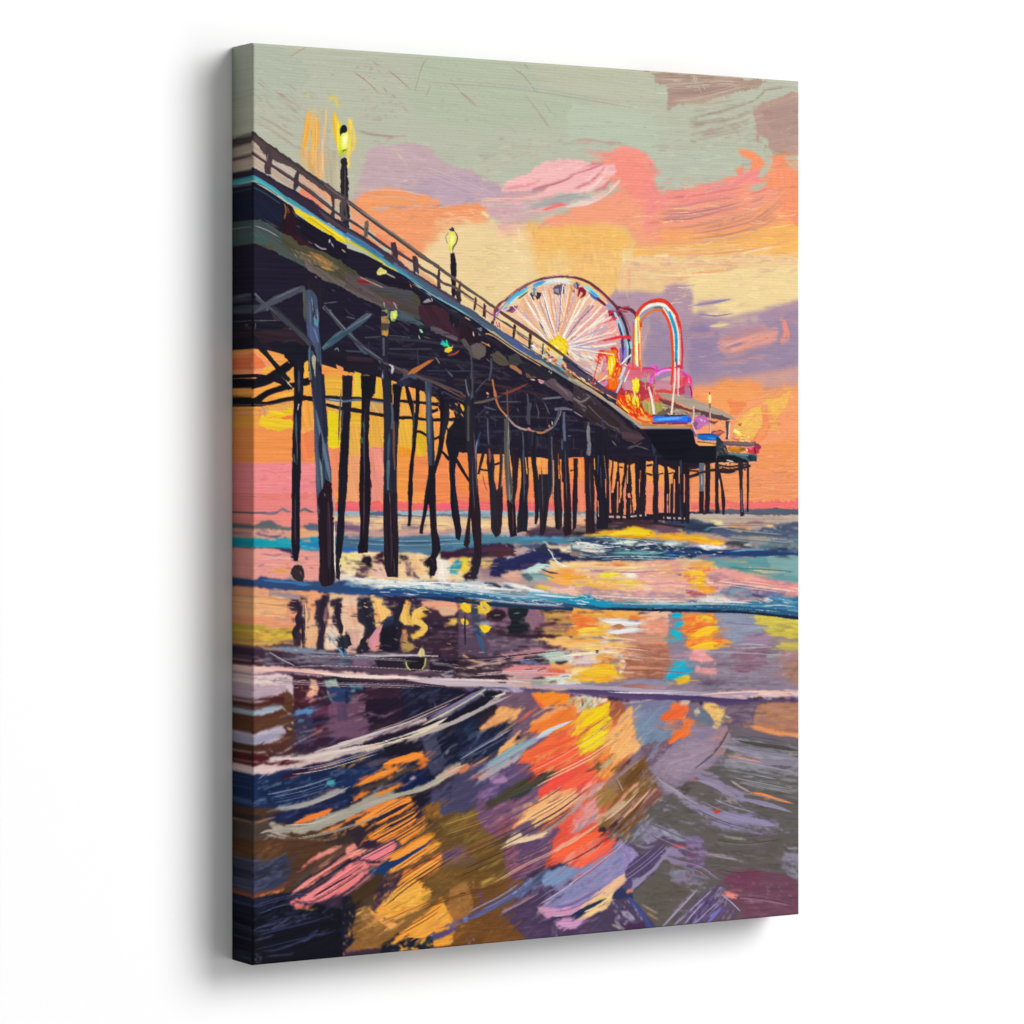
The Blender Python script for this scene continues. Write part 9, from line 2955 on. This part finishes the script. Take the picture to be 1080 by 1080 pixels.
S e09c8c 18:37:27t 5140,2661 280,-114 282,-97
S e8a08c 15:27:15t 5051,2607 256,-77 226,-58
S f08c78 18:37:18t 5793,2357 35,91 0,93
S 8c7ca0 9:15:9t 4752,2294 221,14 222,-32
S 9480a4 13:27:18t 4697,2214 220,-32 245,-42
S ecd4a0 13:22:13t 4895,2410 133,-12 112,-20
S 2c2a34 59:59:59 164,2309 151,115 151,115 115,116
S 40424e 34:42:42 33,2245 140,81 142,106 132,107 134,116
S 585a64 8:13:8t 14,2212 112,81 113,90
S 4a4c5a 25:50:50:42t 5,2388 121,-78 142,-70 141,-70 105,-45
S 6a6c7a 8:12:8t 202,2258 132,-61 142,-63
S 3c3e4a 25:42:42:42:34:25 714,2306 96,91 97,100 116,100 136,101 156,91
S 70747e 8:14:12:8t 724,2306 106,108 115,108 117,100
S 6c6c78 8:10:8t 1081,2648 117,66 117,67
S 54484c 17:26:26:17 1315,2798 137,50 139,50 128,41 150,42 281,93
S 3e5464 25:42:42:25t 705,2704 105,-78 116,-87 136,-78 136,-80
S 6c7484 9:12:9t 907,2531 135,-79 146,-70
S b8703c 17:43:34:17t 1551,2924 89,-53 99,-52 80,-36
S 48485a 14:26:26t 1472,2967 99,-43 79,-27
S c8c8cc 9:17:9t 1374,2814 39,26 -10,60
S 4c5468 21:26:26 1759,2965 10,155 10,172
S 3c3038 14:17:17 2230,3100 41,-157 -20,-174
S 4c4c58 12:12:12 2240,2726 11,200 10,191
S 484c58 10:14:10t 2281,3073 71,-79 81,-70
S 5c5450 12:17:12t 2271,3160 152,-27 153,-44
S 5c5250 26:34:34:34:34:26 945,1350 185,121 185,113 206,122 198,132 170,81
S 8c8078 8:12:12:8t 1003,1391 224,128 245,146 297,188
S 3c363c 8:10:9 965,1384 311,193 394,245
S 5c5048 23:26:23:21 1889,1919 230,141 202,117 224,135
S 5c4444 23:26:26:23 2545,2312 257,135 269,154 272,173
S 3c2c34 22:22 1630,1832 10,171
S 3c2c34 21:21 1899,1945 -10,173
S 3c2c34 23:23 2119,2077 -10,148
S 342a34 43:43 2089,2130 30,103
S 483038 17:17 2291,2186 -20,122
S 402c38 17:17 2382,2245 -10,122
S 40282c 21:23 2709,2431 -20,132
S 40282c 21:23 2885,2516 -21,140
S 3c2c34 18:18 3019,2601 -10,106
S 5a4c48 17:21:21:17 1889,2049 180,56 202,108
S 6a5450 12:12:12 2271,2230 254,152 360,195
S 4c5c74 35:43:43:35 1571,1979 298,174 301,166 304,168
S 7cb4c0 9:14:14:9t 1521,1998 298,173 300,141 202,108
S 283040 12:16:12 1571,2056 298,174 301,167
S 4a5c8c 26:35:35:26t 2474,2470 205,119 206,120 155,68
S c8a47c 8:12:9 2474,2540 256,145 258,128
S 2a2430 26:35:26 1969,2306 302,168 305,169
S ec8a68 14:18 3756,3910 5,276
S ec8a68 16:14 3846,3892 -5,295
S ec8a68 18:16 3926,3956 0,241
S ec8a68 13 4028,4001 0,188
S ec8868 9 4093,3867 0,269
S e88058 12:12 3803,3732 -26,267
S f0a058 11 3959,3732 -6,179
S ec8a68 14 4494,3870 -5,325
S f0a058 13 4549,3753 0,162
S e88868 11 4603,3825 0,272
S e8a080 9 4440,4005 0,189
S c8a098 18:18 3745,4221 192,7
S b8a8a8 14:18 3969,4224 205,-15
S b8a8a8 18:22 4369,4238 240,12
S 3a2830 22:27:22 3777,4258 483,33 349,41
S 2b2028 27:30 3817,4044 -2,214
S 2b2028 27:30 3889,4045 -2,214
S 2b2028 27:30 3975,4045 0,197
S 2b2028 36:36 4077,4002 0,259
S 2b2028 36:36 4136,4002 0,251
S 27202c 45:54 4277,3823 3,468
S 27202c 31:32 4391,4004 0,253
S 27202c 31:32 4465,3915 2,361
S 27202c 31:33 4521,3960 0,316
S 27202c 33:36 4576,3825 6,470
S 27202c 27:31 4642,3826 0,470
S 2a2026 23:35:44t 2484,4206 21,131 0,61
S f0b890 9 3401,4244 79,36
S 6c5c68 9:11:9t 3113,3508 10,309 0,264
S 6c6874 9:12:9t 2627,3421 5,306 16,218
S 5c5468 9:11:9t 2802,3640 5,219 5,219
S 6c5448 9:10:9t 2271,3421 20,304 20,261
S 4c3440 9:11:9t 2679,4121 10,131 0,105
H f4f0e8/dce4e0/b8ccd4 60 61 9 6 1003,4740 568,30 700,33 614,67 0,52 -816,-55 -793,-44
H e8e4dc/a8c4cc/e8c8b8 50 72 8 4 3301,4950 1068,63 1562,21 0,56 -1562,-23 -1068,-64
H 2c4468/1c3454/4c88a8 60 80 8 4 1276,4848 2025,173 2630,106 0,74 -2630,-145 -2025,-156
H e8e4dc/c4d4d4 40 63 9 4 3385,4438 1202,56 553,37 -553,17 -1202,-21
S f0b04c 14:25:17t 609,510 -9,254 -19,237
S f0bc58 12:17:8t 734,521 -10,237 0,212
S e8b458 8:14:8t 667,491 -10,186 0,211
S f0e040 17:25:17t 859,633 0,161 0,144
S ecd850 14:17:9t 994,643 29,118 -10,136
H d8e0dc/8cb0c0/5c8cac/ece8e0 90 104 8 5 945,4755 626,32 700,68 614,85 627,69 0,53 -1241,-103 -995,-94
H 2c4468/4c7898/1c3050 50 123 9 4 1081,4827 1190,97 1241,120 1295,71 0,36 -1506,-77 -2025,-174
S e8ece8 8:17:9:16:8t 1276,4780 295,15 298,-1 301,24 304,33
S dce4e4 8:16:8t 2885,4922 311,34 210,15
S a8b8b8 8:14:9:13t 3724,5032 536,23 547,5 557,33
S f0b888 23:18:9 2916,2164 103,173 104,183
S f0a878 21:16:9 3082,2089 41,229 42,193
S f0b080 27:18:9 3448,2116 -115,197 -105,206
S e8a090 27:18:9 3660,2307 -191,137 -157,135
S e8a8a0 23:18:9 3830,2500 -266,58 -231,47
S f0c090 21:16:9 2761,2255 144,137 166,165
S 7c5c84 9:9:7 3217,2068 -10,204 -21,221
S 7c5c84 9:9:7 3575,2238 -169,163 -136,152
S 7478a0 9:9:7 3030,2196 52,166 62,149
S 8c3c54 17:21:17 2484,2365 0,-52 31,-53
S a878b8 14:17:12t 2515,2365 20,-53 51,-54
S 54b0d4 14:17:14 2566,2285 82,-89 102,-73
H e8e0d4/2c3c5c/9cb8bc/c8a890 70 54 8 3 3301,4402 1341,75 722,85 -722,78 -1341,-44
H f4d0a0/e8a888/d890a0/f4e0b8 70 81 8 2 3196,4647 1611,14 221,314 -1516,-37
H 3c2c3c/c8a8a0/7c6470 60 87 7 1 1670,5408 1215,41 416,262 -1332,-68
H 241c28/e8c090/9c7470 60 43 8 10 409,4912 1660,42 0,468 -1660,-56
'''

# three round softboxes square to the wall: place, width, height, watts; world: faint studio bounce
BOXES = [
    ('key_softbox', (0.3 + 1.13 * 16.0, -16.0, 1.5 + 0.72 * 16.0), 1.54 * 16.0, 1.06 * 16.0, 12650.0),
    ('side_softbox', (0.3 + 1.41 * 16.0, -16.0, 1.5 + 0.10 * 16.0), 1.22 * 16.0, 2.94 * 16.0, 8220.0),
    ('fill_softbox', (0.3 - 0.10 * 16.0, -16.0, 1.5 + 0.10 * 16.0), 3.76 * 16.0, 3.24 * 16.0, 4000.0),
]
WORLD = 0.03
GAP = 0.001                                           # the hanger holds the print just off the wall

# ------------------------------------------------------------------ scene
scene = bpy.context.scene
PRINT_W, PRINT_H, DEPTH = 0.5966, 0.8128, 0.0399      # metres
TOP = 1.9064                                          # height of the print's top edge on the wall
ALBEDO = 0.72                                         # ink on coated cotton: white ink-free cloth would be this bright


def to_linear(c):
    c = np.clip(c, 0, 1)
    return np.where(c <= 0.04045, c / 12.92, ((c + 0.055) / 1.055) ** 2.4)


def grid_mesh(name, X, Y, Z, col, material, parent, flip=False):
    """one mesh from three (rows, cols) coordinate arrays and a colour per vertex"""
    r, c = X.shape
    me = bpy.data.meshes.new(name)
    n = r * c
    me.vertices.add(n)
    me.vertices.foreach_set('co', np.stack([X, Y, Z], -1).astype(np.float32).ravel())
    i = np.arange(n).reshape(r, c)
    q = np.stack([i[:-1, :-1], i[1:, :-1], i[1:, 1:], i[:-1, 1:]], -1).reshape(-1, 4)
    if flip:
        q = q[:, ::-1]
    m = len(q)
    me.loops.add(m * 4)
    me.loops.foreach_set('vertex_index', q.astype(np.int32).ravel())
    me.polygons.add(m)
    me.polygons.foreach_set('loop_start', (np.arange(m) * 4).astype(np.int32))
    me.update(calc_edges=True)
    me.polygons.foreach_set('use_smooth', np.ones(m, bool))
    a = me.attributes.new('ink', 'FLOAT_COLOR', 'POINT')
    a.data.foreach_set('color', np.concatenate([col.reshape(-1, 3), np.ones((n, 1))], 1).astype(np.float32).ravel())
    me.materials.append(material)
    me.validate()
    ob = bpy.data.objects.new(name, me)
    scene.collection.objects.link(ob)
    ob.parent = parent
    return ob


def cloth_material():
    m = bpy.data.materials.new('printed_cotton_canvas')
    m.use_nodes = True
    nt = m.node_tree
    N, L = nt.nodes, nt.links
    b = N['Principled BSDF']
    b.inputs['Roughness'].default_value = 0.72
    b.inputs['Specular IOR Level'].default_value = 0.02
    at = N.new('ShaderNodeAttribute'); at.attribute_name = 'ink'
    tc = N.new('ShaderNodeTexCoord')
    # weft rows and warp knots of the cloth, broken up by slubs in the yarn
    mp = N.new('ShaderNodeMapping'); mp.inputs['Scale'].default_value = (1, 1, 1)
    L.new(tc.outputs['Object'], mp.inputs['Vector'])
    rows = N.new('ShaderNodeTexWave'); rows.wave_type = 'BANDS'; rows.bands_direction = 'Z'
    rows.inputs['Scale'].default_value = 118.0
    rows.inputs['Distortion'].default_value = 0.9
    rows.inputs['Detail'].default_value = 1.0
    rows.inputs['Detail Scale'].default_value = 6.0
    L.new(mp.outputs['Vector'], rows.inputs['Vector'])
    ms = N.new('ShaderNodeMapping'); ms.inputs['Scale'].default_value = (300, 300, 620)
    L.new(tc.outputs['Object'], ms.inputs['Vector'])
    knots = N.new('ShaderNodeTexNoise'); knots.inputs['Scale'].default_value = 1.0
    knots.inputs['Detail'].default_value = 2.0
    L.new(ms.outputs['Vector'], knots.inputs['Vector'])
    mix = N.new('ShaderNodeMath'); mix.operation = 'MULTIPLY_ADD'
    L.new(rows.outputs['Fac'], mix.inputs[0]); mix.inputs[1].default_value = 0.35
    L.new(knots.outputs['Fac'], mix.inputs[2])
    rng = N.new('ShaderNodeMapRange')
    rng.inputs['From Min'].default_value = 0.3; rng.inputs['From Max'].default_value = 1.05
    rng.inputs['To Min'].default_value = 0.93; rng.inputs['To Max'].default_value = 1.06
    L.new(mix.outputs[0], rng.inputs['Value'])
    mul = N.new('ShaderNodeVectorMath'); mul.operation = 'SCALE'
    L.new(at.outputs['Color'], mul.inputs[0]); L.new(rng.outputs['Result'], mul.inputs['Scale'])
    L.new(mul.outputs['Vector'], b.inputs['Base Color'])
    bp = N.new('ShaderNodeBump'); bp.inputs['Strength'].default_value = 0.12; bp.inputs['Distance'].default_value = 0.0004
    L.new(mix.outputs[0], bp.inputs['Height']); L.new(bp.outputs['Normal'], b.inputs['Normal'])
    return m


def wall_material():
    m = bpy.data.materials.new('white_wall_paint')
    m.use_nodes = True
    nt = m.node_tree
    N, L = nt.nodes, nt.links
    b = N['Principled BSDF']
    b.inputs['Base Color'].default_value = (0.735, 0.735, 0.735, 1)
    b.inputs['Roughness'].default_value = 0.9
    b.inputs['Specular IOR Level'].default_value = 0.1
    tc = N.new('ShaderNodeTexCoord'); n = N.new('ShaderNodeTexNoise')
    n.inputs['Scale'].default_value = 260.0; n.inputs['Detail'].default_value = 3.0
    L.new(tc.outputs['Object'], n.inputs['Vector'])
    bp = N.new('ShaderNodeBump'); bp.inputs['Strength'].default_value = 0.03; bp.inputs['Distance'].default_value = 0.0003
    L.new(n.outputs['Fac'], bp.inputs['Height']); L.new(bp.outputs['Normal'], b.inputs['Normal'])
    return m


# ---- the picture
picture = to_linear(paint(PICTURE)) * ALBEDO
cloth = cloth_material()

root = bpy.data.objects.new('canvas_print', None)
scene.collection.objects.link(root)
root.location = (0, 0, TOP - PRINT_H)
root.empty_display_size = 0.1
root['label'] = 'stretched canvas print of a lit fairground pier at sunset, hung on a white wall'
root['category'] = 'canvas print'

# printed face, its rim rolled over the stretcher with a small radius
RAD = 0.0022
ue = np.concatenate([[0, .0001, .0004, .0009, .0015], np.linspace(.0022, PRINT_W - .0022, GX), PRINT_W - np.array([.0015, .0009, .0004, .0001, 0])])
ve = np.concatenate([[0, .0001, .0004, .0009, .0015], np.linspace(.0022, PRINT_H - .0022, GY), PRINT_H - np.array([.0015, .0009, .0004, .0001, 0])])
U, V = np.meshgrid(ue, ve)


def roll(d):
    d = np.clip(d, 0, RAD)
    return RAD - np.sqrt(np.clip(RAD ** 2 - (RAD - d) ** 2, 0, None))


back = np.maximum.reduce([roll(U), roll(PRINT_W - U), roll(V), roll(PRINT_H - V)])
iu = np.clip((U / PRINT_W * GX - .5).round().astype(int), 0, GX - 1)
iv = np.clip((V / PRINT_H * GY - .5).round().astype(int), 0, GY - 1)
col = picture[iv, iu]
grid_mesh('printed_front', U, -DEPTH + back, PRINT_H - V, col, cloth, root)


def folded_edge(side):
    """the picture's border carried round the stretcher bar as drawn-out streaks"""
    t = np.linspace(0, 1, 26)
    y = -DEPTH + RAD + t * (DEPTH - RAD)
    if side in ('left', 'right'):
        T, S = np.meshgrid(t, ve[:: 1])
        r = np.clip((S / PRINT_H * GY - .5).round().astype(int), 0, GY - 1)
        k = (3 + T * 6).astype(int)
        c = picture[r, k] if side == 'left' else picture[r, GX - 1 - k]
        m = (picture[:, 2:12] if side == 'left' else picture[:, -12:-2]).mean(1)[r]
        c = c * .35 + m * .65
        X = np.full_like(T, 0.0 if side == 'left' else PRINT_W)
        return grid_mesh('folded_edge', X, -DEPTH + RAD + T * (DEPTH - RAD), PRINT_H - S, c, cloth, root, flip=(side == 'left'))
    T, S = np.meshgrid(t, ue)
    q = np.clip((S / PRINT_W * GX - .5).round().astype(int), 0, GX - 1)
    k = (3 + T * 6).astype(int)
    c = picture[k, q] if side == 'top' else picture[GY - 1 - k, q]
    Z = np.full_like(T, PRINT_H if side == 'top' else 0.0)
    return grid_mesh('folded_edge', S, -DEPTH + RAD + T * (DEPTH - RAD), Z, c, cloth, root, flip=(side == 'bottom'))


for side in ('left', 'right', 'top', 'bottom'):
    folded_edge(side)

# ---- the wall: one slab behind the print
me = bpy.data.meshes.new('wall')
x0, x1, y0, y1, z0, z1 = -30, 32, GAP, GAP + 0.12, -30, 32
vs = [(x, y, z) for x in (x0, x1) for y in (y0, y1) for z in (z0, z1)]
me.from_pydata(vs, [], [(0, 4, 5, 1), (2, 3, 7, 6), (0, 1, 3, 2), (4, 6, 7, 5), (1, 5, 7, 3), (0, 2, 6, 4)])
me.materials.append(wall_material())
wall = bpy.data.objects.new('wall', me)
scene.collection.objects.link(wall)
wall['kind'] = 'structure'

# ---- light: overlapping round softboxes up to the right and in front, dim studio around them
w = bpy.data.worlds.new('World'); scene.world = w; w.use_nodes = True
w.node_tree.nodes['Background'].inputs['Color'].default_value = (1, 1, 1, 1)
w.node_tree.nodes['Background'].inputs['Strength'].default_value = WORLD


def softbox(name, loc, sx, sy, power):
    l = bpy.data.lights.new(name, 'AREA'); l.shape = 'ELLIPSE'; l.size = sx; l.size_y = sy; l.energy = power
    o = bpy.data.objects.new(name, l); scene.collection.objects.link(o)
    o.location = loc
    o.rotation_euler = (math.radians(90), 0, 0)
    return o


for b in BOXES:
    softbox(*b)

# ---- camera
ang = math.radians(31.51)
ca, sa = math.cos(ang), math.sin(ang)
dist, off, drop = 2.9006, -0.22836, -0.34817
cd = bpy.data.cameras.new('camera'); cam = bpy.data.objects.new('camera', cd); scene.collection.objects.link(cam)
cam.location = (-(off * ca + dist * sa), -DEPTH - (-off * sa + dist * ca), TOP + drop)
cam.rotation_euler = (math.radians(90), 0, -ang)
cd.sensor_width = 36; cd.lens = 3474 / 1080 * 36; cd.shift_y = -78 / 1080; cd.clip_start = 0.05; cd.clip_end = 60
scene.camera = cam

scene.render.engine = 'CYCLES'
vs_ = scene.view_settings
scene.display_settings.display_device = 'sRGB'
vs_.view_transform = 'Standard'; vs_.look = 'None'; vs_.exposure = 0; vs_.gamma = 1; vs_.use_curve_mapping = False
